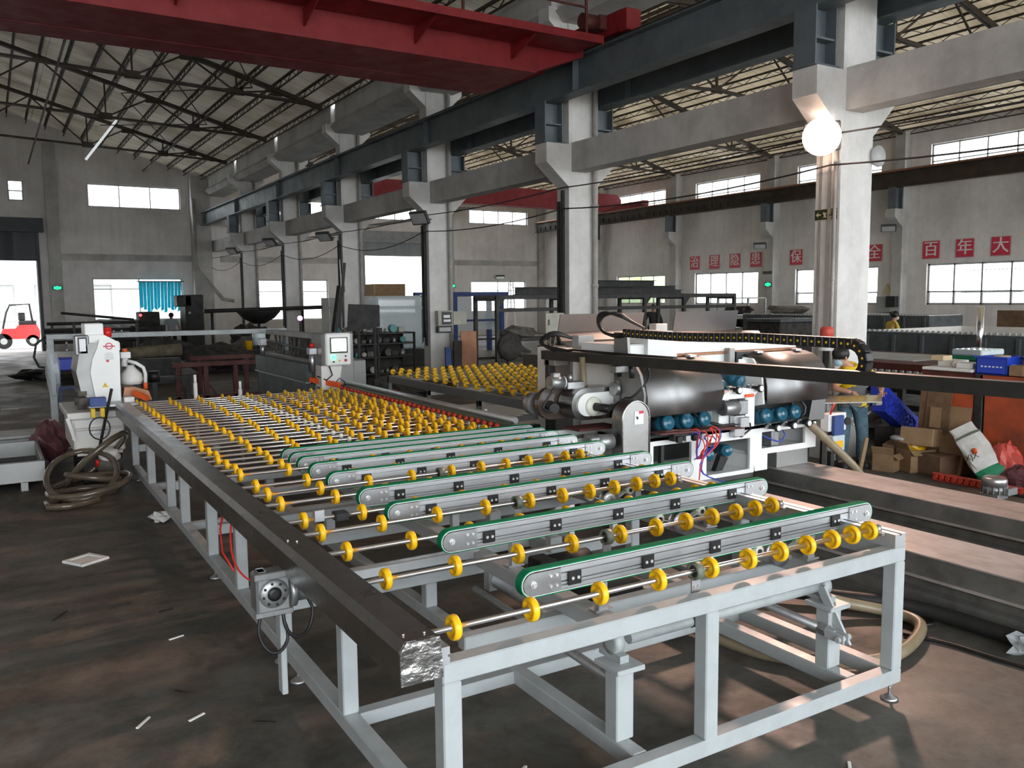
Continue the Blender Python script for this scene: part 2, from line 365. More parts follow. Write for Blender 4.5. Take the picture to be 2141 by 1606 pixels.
    def lump(s, c, sx, sy, sz, seed=0, n=12, m=7, amp=.25):
        # irregular closed heap
        rnd = random.Random(seed); v = []; f = []; ph = [rnd.uniform(0,6.28) for _ in range(6)]
        for i in range(m+1):
            t = PI*i/m
            for k in range(n):
                u = 2*PI*k/n
                q = 1+amp*(math.sin(2*u+ph[0]+3*t)*.5+math.sin(3*u+ph[1]-2*t)*.35+math.sin(5*u+ph[2]+4*t)*.3)+rnd.uniform(-amp,amp)*.25*(0<i<m)
                if i in (0,m): q = 1
                v.append((c[0]+sx*q*math.sin(t)*math.cos(u), c[1]+sy*q*math.sin(t)*math.sin(u), c[2]+sz*q*math.cos(t)))
        for i in range(m):
            for k in range(n): f.append((i*n+k,(i+1)*n+k,(i+1)*n+(k+1)%n,i*n+(k+1)%n))
        return s.add(v, f, False)
    def xf(s, M):
        s.v = [tuple(M @ Vector(p)) for p in s.v]; return s
    def mesh(s, name, m, base=(0,0,0)):
        me = bpy.data.meshes.new(name); bx,by,bz = base
        me.from_pydata([(p[0]-bx,p[1]-by,p[2]-bz) for p in s.v], [], s.f)
        bm = bmesh.new(); bm.from_mesh(me); bmesh.ops.recalc_face_normals(bm, faces=bm.faces); bm.to_mesh(me); bm.free()
        me.polygons.foreach_set('use_smooth', s.sm)
        me.materials.append(MAT[m]); me.update(); return me
def wloc(o):
    v = Vector((0,0,0))
    while o is not None: v += o.location; o = o.parent
    return v
def tag(o, label=None, cat=None, group=None, kind=None):
    if label: o['label'] = label
    if cat: o['category'] = cat
    if group: o['group'] = group
    if kind: o['kind'] = kind
    return o
def link(name, data, parent=None):
    o = bpy.data.objects.new(name, data); COL.objects.link(o)
    if parent is not None: o.parent = parent
    return o
def part(name, mb, m, parent, label=None):
    o = link(name, mb.mesh(name, m, wloc(parent)), parent)
    if label: o['label'] = label
    return o
def thing(name, label, cat, base=(0,0,0), group=None, kind=None):
    o = link(name, None); o.location = base; o.empty_display_size = .1
    return tag(o, label, cat, group, kind)
def single(name, mb, m, label, cat, group=None, kind=None, base=None):
    # a thing that is one mesh, its origin at its base
    if base is None:
        xs=[p[0] for p in mb.v]; ys=[p[1] for p in mb.v]; zs=[p[2] for p in mb.v]; base=((min(xs)+max(xs))/2,(min(ys)+max(ys))/2,min(zs))
    o = link(name, mb.mesh(name, m, base)); o.location = base
    return tag(o, label, cat, group, kind)
def copy_tree(o, parent=None, loc=None, rotz=None, label=None, cat=None, group=None):
    c = o.copy(); COL.objects.link(c); c.parent = parent
    if loc is not None: c.location = loc
    if rotz is not None: c.rotation_euler = (0,0,rotz)
    tag(c, label, cat, group)
    for ch in list(o.children): copy_tree(ch, c)
    return c
def inst(name, me, parent, loc, rot=(0,0,0)):
    o = link(name, me, parent); o.location = loc; o.rotation_euler = rot; return o
def text_mesh(txt, size):
    cu = bpy.data.curves.new('lettering', 'FONT'); cu.body = txt; cu.size = size; cu.align_x = 'CENTER'; cu.align_y = 'CENTER'; cu.extrude = .003; cu.resolution_u = 2
    o = bpy.data.objects.new('lettering', cu); COL.objects.link(o)
    bpy.context.view_layer.update()
    me = bpy.data.meshes.new_from_object(o.evaluated_get(bpy.context.evaluated_depsgraph_get()))
    COL.objects.unlink(o); bpy.data.objects.remove(o); bpy.data.curves.remove(cu); return me
def lettering(txt, size, m, parent, loc, rot, bold=0):
    me = text_mesh(txt, size); me.materials.clear(); me.materials.append(MAT[m])
    o = inst('lettering', me, parent, loc, rot); o.scale = (1,1,1); return o
# ------------------------------------------------------------------ structure: floor, walls, roof, columns
def struct(name, mb, m, label=None, cat=None, group=None):
    o = link(name, mb.mesh(name, m)); return tag(o, label, cat, group, 'structure')
COLY = [7.26+6*k for k in range(-2, 7)]
struct('floor', MB().box(XL-.3, RX+.3, YN-.3, YB+.3, -.2, 0), 'floor_concrete')
struct('ground', MB().box(-60, 90, YB+.3, 120, -.3, -.03).box(-60, 90, -60, YN-.3, -.3, -.03), 'asphalt')

def wall_cells(a0, a1, z0, z1, holes):
    A = sorted({a0, a1, *[h[0] for h in holes], *[h[1] for h in holes]}); Zs = sorted({z0, z1, *[h[2] for h in holes], *[h[3] for h in holes]})
    A = [a for a in A if a0 <= a <= a1]; Zs = [z for z in Zs if z0 <= z <= z1]
    for i in range(len(A)-1):
        run = None
        for j in range(len(Zs)-1):
            am = (A[i]+A[i+1])/2; zm = (Zs[j]+Zs[j+1])/2
            solid = not any(h[0] < am < h[1] and h[2] < zm < h[3] for h in holes)
            if solid and run is None: run = Zs[j]
            if not solid and run is not None: yield A[i], A[i+1], run, Zs[j]; run = None
        if run is not None: yield A[i], A[i+1], run, Zs[-1]
EAVE = 8.1
SL = .28
RIDGE_L, RIDGE_R = -.4, 19.35
def roof_z(x):
    return EAVE + SL*((9.6-abs(x-RIDGE_L)-.0) if x < 9.6 else (9.6-abs(x-RIDGE_R)))
mb = MB()
for a,b,c,d in wall_cells(XL, RX, 0, EAVE, BACK_OPEN): mb.box(a,b,YB,YB+.24,c,d)
for rx in (RIDGE_L, RIDGE_R): mb.prism([(rx-9.75,EAVE),(rx+9.75,EAVE),(rx,EAVE+SL*9.75)], 'y', YB, YB+.24)
wb = struct('wall_back', mb, 'wall_plaster')
mb = MB()
for a,b,c,d in wall_cells(YN, YB, 0, EAVE, RIGHT_OPEN): mb.box(RX,RX+.24,a,b,c,d)
wr = struct('wall_right', mb, 'wall_plaster')
mb = MB()
for a,b,c,d in wall_cells(YN, YB, 0, EAVE, LEFT_OPEN): mb.box(XL-.24,XL,a,b,c,d)
struct('wall_left', mb, 'wall_plaster')
mb = MB()
for a,b,c,d in wall_cells(XL, RX, 0, EAVE, NEAR_OPEN): mb.box(a,b,YN-.24,YN,c,d)
for rx in (RIDGE_L, RIDGE_R): mb.prism([(rx-9.75,EAVE),(rx+9.75,EAVE),(rx,EAVE+SL*9.75)], 'y', YN-.24, YN)
struct('wall_front', mb, 'wall_plaster')
# pilasters and bands on the walls
mb = MB()
for y in COLY: mb.box(RX-.38, RX, y, y+.4, 0, EAVE-.1)
struct('wall_right_pilasters', mb, 'concrete')['label'] = 'pale concrete pilasters along the wall with the red signs'
mb = MB()
for x0,x1 in ((2.45,2.95),(22.3,22.75),(16.1,16.5)): mb.box(x0,x1,YB-.22,YB,0,EAVE+1.1)
for x0,x1 in ((2.95,9.4),(9.9,16.1),(22.75,28.5)): mb.box(x0,x1,YB-.06,YB,4.05,4.35)
mb.box(8.55,9.42,YB-.5,YB,0,EAVE)
struct('wall_back_pilasters', mb, 'concrete')

# ceilings: sloping sheets, with lattice purlins as parts
def purlin_mesh():
    mb = MB(); L0, L1 = YN+.1, YB-.1
    mb.bar((0,L0,0),(0,L1,0),.06,.06); mb.bar((0,L0,-.19),(0,L1,-.19),.036,.036)
    n = int((L1-L0)/.42); st = (L1-L0)/n
    for i in range(n):
        y0 = L0+i*st; up = i%2 == 0
        mb.bar((0,y0,0 if up else -.19),(0,y0+st,-.19 if up else 0),.018,.018)
    return mb.mesh('purlin','truss_brown')
PUR = purlin_mesh()
for hall, rx in (('left',RIDGE_L),('right',RIDGE_R)):
    for sgn in (-1,1):
        if hall == 'left' and sgn == -1: n_p = 6
        else: n_p = 14
        mb = MB(); x_e = rx+sgn*9.75; z_e = EAVE-.02+.0; zr = z_e+SL*9.75
        t = .05
        v = [(rx,YN-.3,zr),(rx,YB+.3,zr),(x_e,YB+.3,z_e),(x_e,YN-.3,z_e)]
        mb.add(v+[(p[0],p[1],p[2]+t) for p in v], [(0,1,2,3),(7,6,5,4),(0,4,5,1),(1,5,6,2),(2,6,7,3),(3,7,4,0)])
        c = struct('ceiling', mb, 'roof_sheet' if hall == 'left' else 'roof_sheet_translucent')
        for i in range(n_p):
            d = .15+i*.715
            inst('purlin', PUR, c, (rx+sgn*d, 0, zr-SL*d-.05))
# roof trusses: double-angle chords, posts and braces, one at each column line
def truss_mesh():
    mb = MB(); H = 9.35; zt = lambda x: SL*(9.6-abs(x))-.27; zb = lambda x: -.10+.045*(9.35-abs(x))
    for s in (-1,1):
        for o in (-.05,.05):
            mb.bar((s*H,o,zt(H)+.02),(0,o,zt(0)),.07,.12)
            mb.bar((s*H,o,zb(H)),(0,o,zb(0)),.05,.07)
        for x,tops in ((6.85,(8.0,6.85,5.5)),(4.1,(5.5,4.1,2.2))):
            for q in tops: mb.bar((s*x,0,zb(x)),(s*q,0,zt(q)),.04,.05)
            mb.box(s*x-.2,s*x+.2,-.012,.012,zb(x)-.08,zb(x)+.14)
            mb.box(s*(tops[0])-.16,s*(tops[0])+.16,-.012,.012,zt(tops[0])-.15,zt(tops[0])+.05)
        mb.bar((0,0,zb(0)),(s*2.2,0,zt(2.2)),.04,.05)
        mb.box(s*8.9-.25,s*8.9+.25,-.02,.02,zb(9)-.05,zt(8.9)+.05)
    mb.bar((0,0,zb(0)),(0,0,zt(0)),.06,.07); mb.box(-.22,.22,-.012,.012,zb(0)-.1,zb(0)+.15); mb.box(-.3,.3,-.012,.012,zt(0)-.25,zt(0))
    return mb.mesh('roof_truss','truss_brown')
TRU = truss_mesh()
for hall, rx in (('first',RIDGE_L),('second',RIDGE_R)):
    for y in COLY[1:]:
        if y > 43: continue
        o = link('roof_truss', TRU); o.location = (rx, y+.2, EAVE)
        tag(o, 'dark steel roof truss over the red double-girder crane hall' if hall == 'first' else 'brown steel roof truss over the hall with the red wall signs', 'roof truss', 'roof trusses of the '+hall+' hall', 'structure')
# diagonal bracing rods in the roof plane of the first hall
mb = MB()
for k in range(1,7):
    y0 = COLY[k]+.2; y1 = COLY[k]+6.2
    for (xa,xb) in ((6.9,4.2),(4.2,6.9)): mb.tube([(xa,y0,roof_z(xa)-.45),(xb,y1,roof_z(xb)-.45)], .018, 5)
for x in (6.55,1.9):
    mb.bar((x,COLY[1],8.22),(x,YB,8.22),.05,.05)
struct('ceiling_bracing', mb, 'truss_brown')
# slanted strip hanging from a truss, its glow standing in for reflected window light
lamp = thing('slanted_strip', 'white strip hanging slanted below the roof truss, glowing in place of a window reflection', 'light', (4.3,37.0,8.1))
part('batten', MB().bar((4.82,37.1,9.34),(3.56,37.0,7.62),.09,.09), 'strip_reflected_glow', lamp)
part('hanger', MB().tube([(4.86,37.1,9.36),(4.9,37.4,9.5)],.012,5), 'wire', lamp)

# columns with corbels
def column_mesh():
    mb = MB(); D = .38
    mb.box(0,.63,0,D,0,8.0)
    mb.prism([(0,4.25),(-.50,4.68),(-.50,5.03),(0,5.03)],'y',0.0,D)
    mb.prism([(.63,4.25),(1.06,4.68),(1.06,5.03),(.63,5.03)],'y',0.0,D)
    mb.prism([(0,6.85),(-.42,7.2),(-.42,7.45),(0,7.45)],'y',0.02,D-.02); mb.prism([(.63,6.85),(1.0,7.2),(1.0,7.45),(.63,7.45)],'y',0.02,D-.02)
    return mb.mesh('column','concrete_pale')
CM = column_mesh()
names = {0:'beside the working man and the glowing floodlight',1:'behind the raised steel hoods of the edging machine',2:'with the open electrical box on it',3:'with steel bars leaning against it',4:'fifth along from the glowing floodlight',5:'sixth along from the glowing floodlight'}
COLX = 9.42
for k,y in enumerate(COLY[1:-1]):
    o = link('column', CM); o.location = (COLX,y,0); kk = k-1
    tag(o, 'white painted concrete column '+names.get(kk,'nearest the way in, out of the picture'), 'column', None, 'structure')
# rainwater pipes down the columns
for k in range(0,6):
    y = 7.26+6*k
    p = thing('drain_pipe', 'rainwater pipe on the column '+names[k], 'pipe', (COLX+.5,y-.06,0), 'column drain pipes')
    xx = COLX+.56 if k else COLX-.035
    yy = y-.07 if k else y+.05
    part('pipe', MB().cyl((xx,yy,.0),(xx,yy,4.3 if not k else 7.6),.055 if k else .022,n=10), 'pvc_pipe', p)
    for z in (.9,2.4,3.9): part('clamp', MB().cyl((xx,yy,z-.03),(xx,yy,z+.03),.068 if k else .03,n=10), 'pvc_pipe', p)
# tie beams between the columns, gutter beams above
for k,y in enumerate(COLY[1:-1]):
    far = 'tie beam'
    struct('beam', MB().box(COLX+.06,COLX+.40,y+.38,y+6,4.53,5.06), 'concrete', 'concrete tie beam between columns, bay '+['out of view','one','two','three','four','five','six','seven'][k]+' from the glowing floodlight', 'beam')
mb = MB()
for y in COLY[1:-1]:
    mb.box(COLX-.12,COLX+.75,y+.38,y+6,7.45,8.08); mb.prism([(COLX-.28,7.38),(COLX-.12,7.2),(COLX+.75,7.2),(COLX+.9,7.38),(COLX+.75,7.55),(COLX-.12,7.55)],'y',y+.3,y+6.06)
struct('gutter_beam', mb, 'concrete', 'long concrete gutter beams above the grey crane runway', 'beam')

# crane runway beams with stub posts
def runway(name, x, label, y0=-8.5, y1=43.2):
    t = thing(name, label, 'crane runway', (x,y0,5.03), kind='structure')
    mb = MB(); w = .15
    mb.box(x-w,x+w,y0,y1,5.76,5.785).box(x-w,x+w,y0,y1,6.335,6.36).box(x-.012,x+.012,y0,y1,5.785,6.335)
    part('web_beam', mb, 'runway_grey', t)
    part('rail', MB().box(x-.035,x+.035,y0,y1,6.36,6.44), 'dark_iron', t)
    mb = MB()
    y = y0+3.0
    while y < y1:
        for s in (-1,1): mb.box(x+s*.012 if s>0 else x-.14,x+.14 if s>0 else x-.012,y-.006,y+.006,5.785,6.335)
        y += 6
    part('stiffener', mb, 'runway_grey', t)
    for y in COLY[1:-1]:
        mb = MB(); yc = y+.19
        mb.box(x-.2,x-.18,yc-.17,yc+.17,5.03,5.76).box(x+.18,x+.2,yc-.17,yc+.17,5.03,5.76).box(x-.18,x+.18,yc-.01,yc+.01,5.03,5.76).box(x-.18,x+.18,yc-.15,yc+.15,5.36,5.385).box(x-.24,x+.24,yc-.2,yc+.2,5.03,5.05)
        part('stub_post', mb, 'runway_grey', t)
    return t
runway('crane_runway', 9.10, 'slate grey steel crane runway beam along the first hall columns')
runway('crane_runway', 10.28, 'slate grey steel crane runway beam on the second hall side of the columns')
# wall runway of the second hall
t = thing('crane_runway', 'dark brown crane runway beam along the wall above the red signs', 'crane runway', (28.3,YN,5.1), kind='structure')
xw = 28.33
part('web_beam', MB().box(xw-.14,xw+.14,YN+.2,YB-.3,6.02,6.05).box(xw-.14,xw+.14,YN+.2,YB-.3,6.55,6.58).box(xw-.012,xw+.012,YN+.2,YB-.3,6.05,6.55), 'truss_brown', t)
part('rail', MB().box(xw-.03,xw+.03,YN+.2,YB-.3,6.58,6.66), 'copper_pipe', t)
for y in COLY[:-1]:
    yc = y+.2
    part('bracket', MB().box(xw-.2,xw-.18,yc-.16,yc+.16,5.25,6.02).box(xw+.18,xw+.2,yc-.16,yc+.16,5.25,6.02).box(xw-.18,xw+.18,yc-.01,yc+.01,5.25,6.02), 'runway_grey', t)
    part('corbel', MB().prism([(28.52,4.6),(28.05,4.95),(28.05,5.25),(28.52,5.25)],'y',yc-.2,yc+.2), 'concrete', t)
for i in range(40):
    yy = 24+i*.5
    if yy < YB-.5: part('bus_bar_clip', MB().box(xw-.22,xw-.14,yy,yy+.1,6.08,6.3), 'dark_iron', t)

# ------------------------------------------------------------------ windows
WN = [0]
def window(plane, at, a0, a1, z0, z1, cols, zr, low=None, wide=.05, glass=True):
    WN[0] += 1
    def bx(mb, p0, p1, q0, q1, d0=-.02, d1=.06):
        if plane == 'y': mb.box(p0,p1,at+d0,at+d1,q0,q1)
        else: mb.box(at+d0,at+d1,p0,p1,q0,q1)
    mb = MB(); w = wide
    bx(mb,a0,a1,z0,z0+w); bx(mb,a0,a1,z1-w,z1); bx(mb,a0,a0+w,z0,z1); bx(mb,a1-w,a1,z0,z1)
    for c in cols: bx(mb,c-w*.4,c+w*.4,z0,z1)
    for z in zr: bx(mb,a0,a1,z-w*.35,z+w*.35)
    o = struct('window_%d' % WN[0], mb, 'window_frame')
    A = [a0+w]+list(cols)+[a1-w]; Zs = [z0+w]+list(zr)+[z1-w]
    for i in range(len(A)-1):
        for j in range(len(Zs)-1):
            pm = MB()
            if plane == 'y': pm.box(A[i],A[i+1],at+.015,at+.021,Zs[j],Zs[j+1])
            else: pm.box(at+.015,at+.021,A[i],A[i+1],Zs[j],Zs[j+1])
            link('pane', pm.mesh('pane', 'glass_frosted' if (low is not None and j == low) else 'glass_clear'), o)
    return o
def even(a,b,n): return [a+(b-a)*i/n for i in range(1,n)]
Yw = YB+.1; Xw = RX+.1
window('y',Yw,4.16,8.16,6.49,7.53,even(4.16,8.16,3),[])
window('y',Yw,4.16,8.07,1.3,3.25,[6.15],[2.75])
window('y',Yw,1.04,1.64,6.61,7.5,[],[7.05],low=0)
for a,b in ((11.5,15.4),(17.4,21.2),(23.9,27.86)): window('y',Yw,a,b,6.45,7.25,even(a,b,4),[])
window('y',Yw,11.6,15.35,1.15,3.2,[13.4],[2.6])
window('y',Yw,23.95,27.7,1.37,3.14,[25.8,26.7],[2.6])
for i,(a,b) in enumerate(RIGHT_BAYS):
    window('x',Xw,a,b,6.35,7.45,even(a,b,4),[6.85])
    window('x',Xw,a,b,1.78,3.25,even(a,b,4),[2.25] if i != 1 else [],low=0 if i != 1 else None, wide=.07)
# window bars outside one opened pane, seen as a white grille
g = thing('window_grille', 'white bar grille outside the window under the sign farthest along', 'grille', (RX+.35,16.2,2.1), kind='structure')
mb = MB()
for i in range(14): mb.box(RX+.34,RX+.36,15.4+i*.14,15.42+i*.14,2.2,3.0)
mb.box(RX+.34,RX+.36,15.3,17.4,2.2,2.23).box(RX+.34,RX+.36,15.3,17.4,2.97,3.0)
part('bar', mb, 'pipe_white', g)

# rolling shutters
def shutter(n, x0, x1, zb, zt, m, label):
    t = thing('door_%d' % n, label, 'door', (x0,YB-.1,zb), kind='structure')
    z = zb; i = 0
    sl = MB().box(x0-.1,x1+.1,YB-.09,YB-.06,0,.085).box(x0-.1,x1+.1,YB-.10,YB-.05,.085,.1)
    me = sl.mesh('slat', m, (x0,YB-.1,0))
    while z < zt-.05:
        inst('slat', me, t, (0,0,z-zb)); z += .1
    part('shutter_housing', MB().box(x0-.35,x1+.35,YB-.5,YB-.03,zt-.05,zt+.55), m, t)
    part('guide_rail', MB().box(x0-.16,x0-.04,YB-.14,YB-.02,0,zt).box(x1+.04,x1+.16,YB-.14,YB-.02,0,zt), m, t)
shutter(1,-2.6,1.95,4.0,5.3,'shutter','dark rolling shutter half raised above the forklift doorway')
shutter(2,17.44,20.94,4.49,5.25,'shutter_grey','grey rolling shutter rolled up above the bright loading doorway')
# ------------------------------------------------------------------ the long roller conveyor in front
def wheel_mesh(name='wheel', R=.05, m='yellow_plastic', n=20):
    k = R/.05
    prof = [(-.012,.012),(-.012,.018),(-.006,.021),(-.006,.033),(-.014,.036),(-.0165,.041),(-.014,.047),(-.007,.05),(.007,.05),(.014,.047),(.0165,.041),(.014,.036),(.006,.033),(.006,.021),(.026,.018),(.026,.012)]
    return MB().lathe((0,0,0),(1,0,0),[(h*k,r*k) for h,r in prof],n).mesh(name, m)
WHEEL = wheel_mesh()
BX, BY = 1.344, 2.70
cv = thing('roller_conveyor', 'long grey steel conveyor table with yellow wheels and green belt arms', 'conveyor', (BX,BY,0))
S = .08
def rect_tube(name, x0,x1,y0,y1,z0,z1,par=None,m='frame_grey'):
    return part(name, MB().cbox(x0,x1,y0,y1,z0,z1,.006), m, par or cv)
# front end frame
rect_tube('cross_beam',1.344,4.10,2.70,2.78,.777,.857); rect_tube('cross_beam',1.344,4.10,2.70,2.78,.10,.18)
rect_tube('leg',1.344,1.424,2.70,2.78,.18,.777); rect_tube('leg',4.02,4.10,2.70,2.78,.18,.777); rect_tube('leg',2.662,2.742,2.70,2.78,.18,.777)
YE = 11.35
for x0 in (1.344,4.02):
    rect_tube('side_beam',x0,x0+S,2.78,YE,.777,.857); rect_tube('side_beam',x0,x0+S,2.78,YE,.10,.18)
for x0 in (2.31,3.75):
    rect_tube('floor_beam',x0,x0+S,2.78,YE,.10,.18)
for y in (3.80,4.90,5.93,6.87,8.03,8.75,10.0,11.27):
    for x0 in (1.344,4.02): rect_tube('leg',x0,x0+S,y,y+S,.18,.777)
for y in (4.90,6.87,8.75,11.27):
    rect_tube('cross_beam',1.424,4.02,y,y+S,.34,.42)
    for x0 in (2.31,3.75): rect_tube('leg',x0,x0+S,y,y+S,.18,.34)
for y in (3.80,5.93,8.03,10.0): rect_tube('cross_beam',1.424,4.02,y,y+S,.10,.17)
def foot_mesh():
    mb = MB(); mb.cyl((0,0,.02),(0,0,.10),.008,n=8); mb.lathe((0,0,0),(0,0,1),[(0,.045),(.008,.047),(.016,.035),(.03,.014),(.034,.012)],16); mb.cyl((0,0,.075),(0,0,.09),.016,n=6,smooth=False)
    return mb.mesh('levelling_foot','zinc')
FOOT = foot_mesh()
for x in (1.384,4.06):
    for y in (2.74,4.68,5.0,6.85,9.1,11.2): inst('levelling_foot', FOOT, cv, (x-BX,y-BY,0))
# folded steel cover along the drive side
prof = [(1.175,.822),(1.171,.942),(1.196,.977),(1.325,.977),(1.336,.822),(1.328,.822),(1.318,.970),(1.199,.970),(1.179,.940),(1.183,.822)]
for a,b in ((2.70,5.32),(5.322,8.3),(8.302,11.2)):
    part('rail_cover', MB().prism(prof,'y',a,b), 'cover_steel', cv)
part('cover_end_cap', MB().prism([(1.171,.82),(1.169,.942),(1.195,.979),(1.327,.979),(1.335,.90),(1.338,.82)],'y',2.683,2.70), 'crumpled_steel', cv, 'dented bright steel end cap')
mb = MB()
for p in ((1.215,.98,2.76),(1.29,.98,2.74),(1.215,.98,4.2),(1.25,.98,4.16)): mb.cyl((p[0],p[2],p[1]-.004),(p[0],p[2],p[1]+.004),.006,n=6)
o = part('cover_screws', mb, 'chrome', cv); o['kind'] = 'stuff'
# aluminium rail carrying the roller bearings
al = [(4.005,.857),(4.095,.857),(4.095,.872),(4.085,.872),(4.085,.885),(4.095,.885),(4.095,.905),(4.085,.905),(4.085,.918),(4.095,.918),(4.095,.932),(4.06,.932),(4.06,.922),(4.04,.922),(4.04,.932),(4.005,.932)]
part('bearing_rail', MB().prism(al,'y',2.70,YE), 'aluminium', cv)
al2 = [(1.338,.857),(1.372,.857),(1.372,.885),(1.364,.885),(1.364,.895),(1.372,.895),(1.372,.925),(1.338,.925)]
part('bearing_rail', MB().prism(al2,'y',2.695,YE), 'aluminium', cv)
# rollers with their wheels
RY = [2.80,3.465,3.963,4.363,4.662,5.127,5.426,5.714,6.153]+[6.153+.213*k for k in range(1,25)]
WX = [1.442,1.793,2.138,2.46,2.774,3.021,3.237,3.436,3.623,3.78,3.922]
ZR = .946
SH = MB().cyl((0,0,0),(2.66,0,0),.012,n=12).mesh('shaft','shaft_steel')
BRK = None
def bearing_block():
    mb = MB(); mb.lathe((-.012,0,0),(1,0,0),[(0,.012),(0,.024),(.026,.024),(.026,.012)],14); mb.box(-.01,.012,-.022,.022,-.022,-.008); mb.box(-.012,.014,-.042,.042,-.03,-.016)
    mb.cyl((-.03,0,0),(-.012,0,0),.017,n=12)
    return mb.mesh('bearing_block','cast_grey')
BBL = bearing_block()
def mid_bracket():
    mb = MB(); mb.lathe((-.02,0,0),(1,0,0),[(.012,.027),(0,.030),(0,.041),(.04,.041),(.04,.030),(.028,.027)],18); return mb.mesh('bearing_ring','olive_bracket')
RING = mid_bracket()
RIN = MB().cyl((-.012,0,0),(.012,0,0),.028,n=14).mesh('ring_hole_dark','black')  # black disc painting the shade inside the open ring
PLT = MB().box(-.026,.026,-.004,.004,-.13,-.03).cyl((-.012,-.008,-.07),(-.012,-.004,-.07),.007,n=6).cyl((.012,-.008,-.07),(.012,-.004,-.07),.007,n=6).cyl((-.012,-.008,-.105),(-.012,-.004,-.105),.007,n=6).cyl((.012,-.008,-.105),(.012,-.004,-.105),.007,n=6).mesh('ring_plate','zinc')
CLR = MB().lathe((-.016,0,0),(1,0,0),[(0,.012),(0,.02),(.008,.024),(.024,.024),(.032,.02),(.032,.012)],12).mesh('collar','white_nylon')
rest = MB(); wv = WHEEL
for i,y in enumerate(RY):
    r = inst('roller', SH, cv, (1.345-BX, y-BY, ZR))
    inst('bearing_block', BBL, r, (2.64,0,0))
    for x in WX:
        xo = x + .02*math.sin(i*2.1+x*5)*(i > 8)
        if i < 27: inst('wheel', WHEEL, r, (xo-1.345,0,0), (random.uniform(0,.6),0,0))
        else:
            rest.lathe((xo-.02,y,ZR),(1,0,0),[(0,.015),(.012,.036),(.012,.048),(.018,.05),(.028,.05),(.034,.047),(.034,.036),(.045,.015)],14)
    if i > 8: inst('collar', CLR, r, (2.66-1.345,0,0))
    if i < 8:
        inst('bearing_ring', RING, r, (2.685-1.345,0,0)); inst('ring_plate', PLT, r, (2.685-1.345,.0,0)); inst('ring_hole_dark', RIN, r, (2.685-1.345,0,0))
o = part('wheel_rows', rest, 'yellow_darker', cv); o['kind'] = 'stuff'  # farthest wheels in a slightly darker yellow than the others
for i,y in enumerate(RY[:8]):
    part('ring_post', MB().cbox(2.645,2.725,y-.03,y+.03,.74 if i else .777,.83,.004), 'frame_grey', cv)
# lifting transfer arms with toothed belts
def stadium(x0, x1, zc, r, n=10):
    P = [(x1-r+r*math.sin(t), zc+r*math.cos(t)) for t in [PI*k/n for k in range(n+1)]]
    P += [(x0+r-r*math.sin(t), zc-r*math.cos(t)) for t in [PI*k/n for k in range(n+1)]]
    return P
def ring_prism(outer, inner, y0, y1):
    mb = MB(); n = len(outer)
    v = [(p[0],y0,p[1]) for p in outer]+[(p[0],y1,p[1]) for p in outer]+[(p[0],y0,p[1]) for p in inner]+[(p[0],y1,p[1]) for p in inner]
    f = []
    for i in range(n):
        j = (i+1)%n
        f += [(i,j,n+j,n+i),(2*n+j,2*n+i,3*n+i,3*n+j),(j,i,2*n+i,2*n+j),(n+i,n+j,3*n+j,3*n+i)]
    return mb.add(v,f)
X0, X1, ZA = 1.905, 4.31, .0
sec = [(-.022,-.052),(.022,-.052),(.022,.050),(-.022,.050),(-.022,.027),(-.004,.027),(-.004,.021),(-.022,.021),(-.022,-.012),(-.004,-.012),(-.004,-.018),(-.022,-.018),(-.022,-.030),(-.010,-.030),(-.010,-.034),(-.022,-.034)]
ARM = MB().prism(sec,'x',2.03,4.19).mesh('transfer_arm','aluminium')
BELT = ring_prism(stadium(X0,X1,0,.0635), stadium(X0+.005,X1-.005,0,.0585), -.024,.024).mesh('toothed_belt','green_belt')
TEETH = ring_prism(stadium(X0+.005,X1-.005,0,.0583), stadium(X0+.009,X1-.009,0,.0545), -.0245,.0245).mesh('belt_teeth','belt_teeth')
EPL = MB().prism([(1.925+.0525-.0525*math.cos(t),.0525*math.sin(t)) for t in [PI*(k/10)-PI/2 for k in range(11)] if False] or
                 [(2.115,-.05),(2.115,.05)]+[(1.968-.05*math.cos(t),.05*math.sin(t)) for t in [PI/2-PI*k/10 for k in range(11)]],'y',-.029,-.022).mesh('end_plate','zinc')
EPR = MB().prism([(4.10,.05),(4.10,-.05)]+[(4.247+.05*math.cos(t),.05*math.sin(t)) for t in [-PI/2+PI*k/10 for k in range(11)]],'y',-.029,-.022).mesh('end_plate','zinc')
CLIP = MB().cbox(-.036,.036,-.034,-.022,-.032,.032,.003).mesh('belt_clip','black')
bl = MB()
for x in (1.968,4.247): bl.cyl((x,-.045,0),(x,-.029,0),.011,n=6,smooth=False).cyl((x,-.034,0),(x,-.029,0),.017,n=12)
for x0,xs in ((2.06,(0,.032)),(4.12,(0,.032))):
    for dx in xs:
        for z in (.024,-.024): bl.cyl((x0+dx,-.034,z),(x0+dx,-.029,z),.0075,n=8)
CX = [2.19,2.62,3.06,3.50,3.98]
for x in CX:
    for dx in (-.015,.016): bl.cyl((x+dx,-.039,-.006),(x+dx,-.034,-.006),.008,n=8)
BOLTS = bl.mesh('bolts','bolt')
DRV = MB().lathe((0,-.03,0),(0,1,0),[(0,.02),(0,.066),(.006,.066),(.006,.058),(.05,.058),(.05,.066),(.056,.066),(.056,.02)],22).mesh('drive_pulley','zinc')
IDL = MB().lathe((0,-.028,0),(0,1,0),[(0,.014),(0,.031),(.052,.031),(.052,.014)],16).mesh('idler_roller','white_nylon')
AXB = MB().cyl((0,-.034,0),(0,.03,0),.014,n=10).mesh('idler_axle','dark_iron')
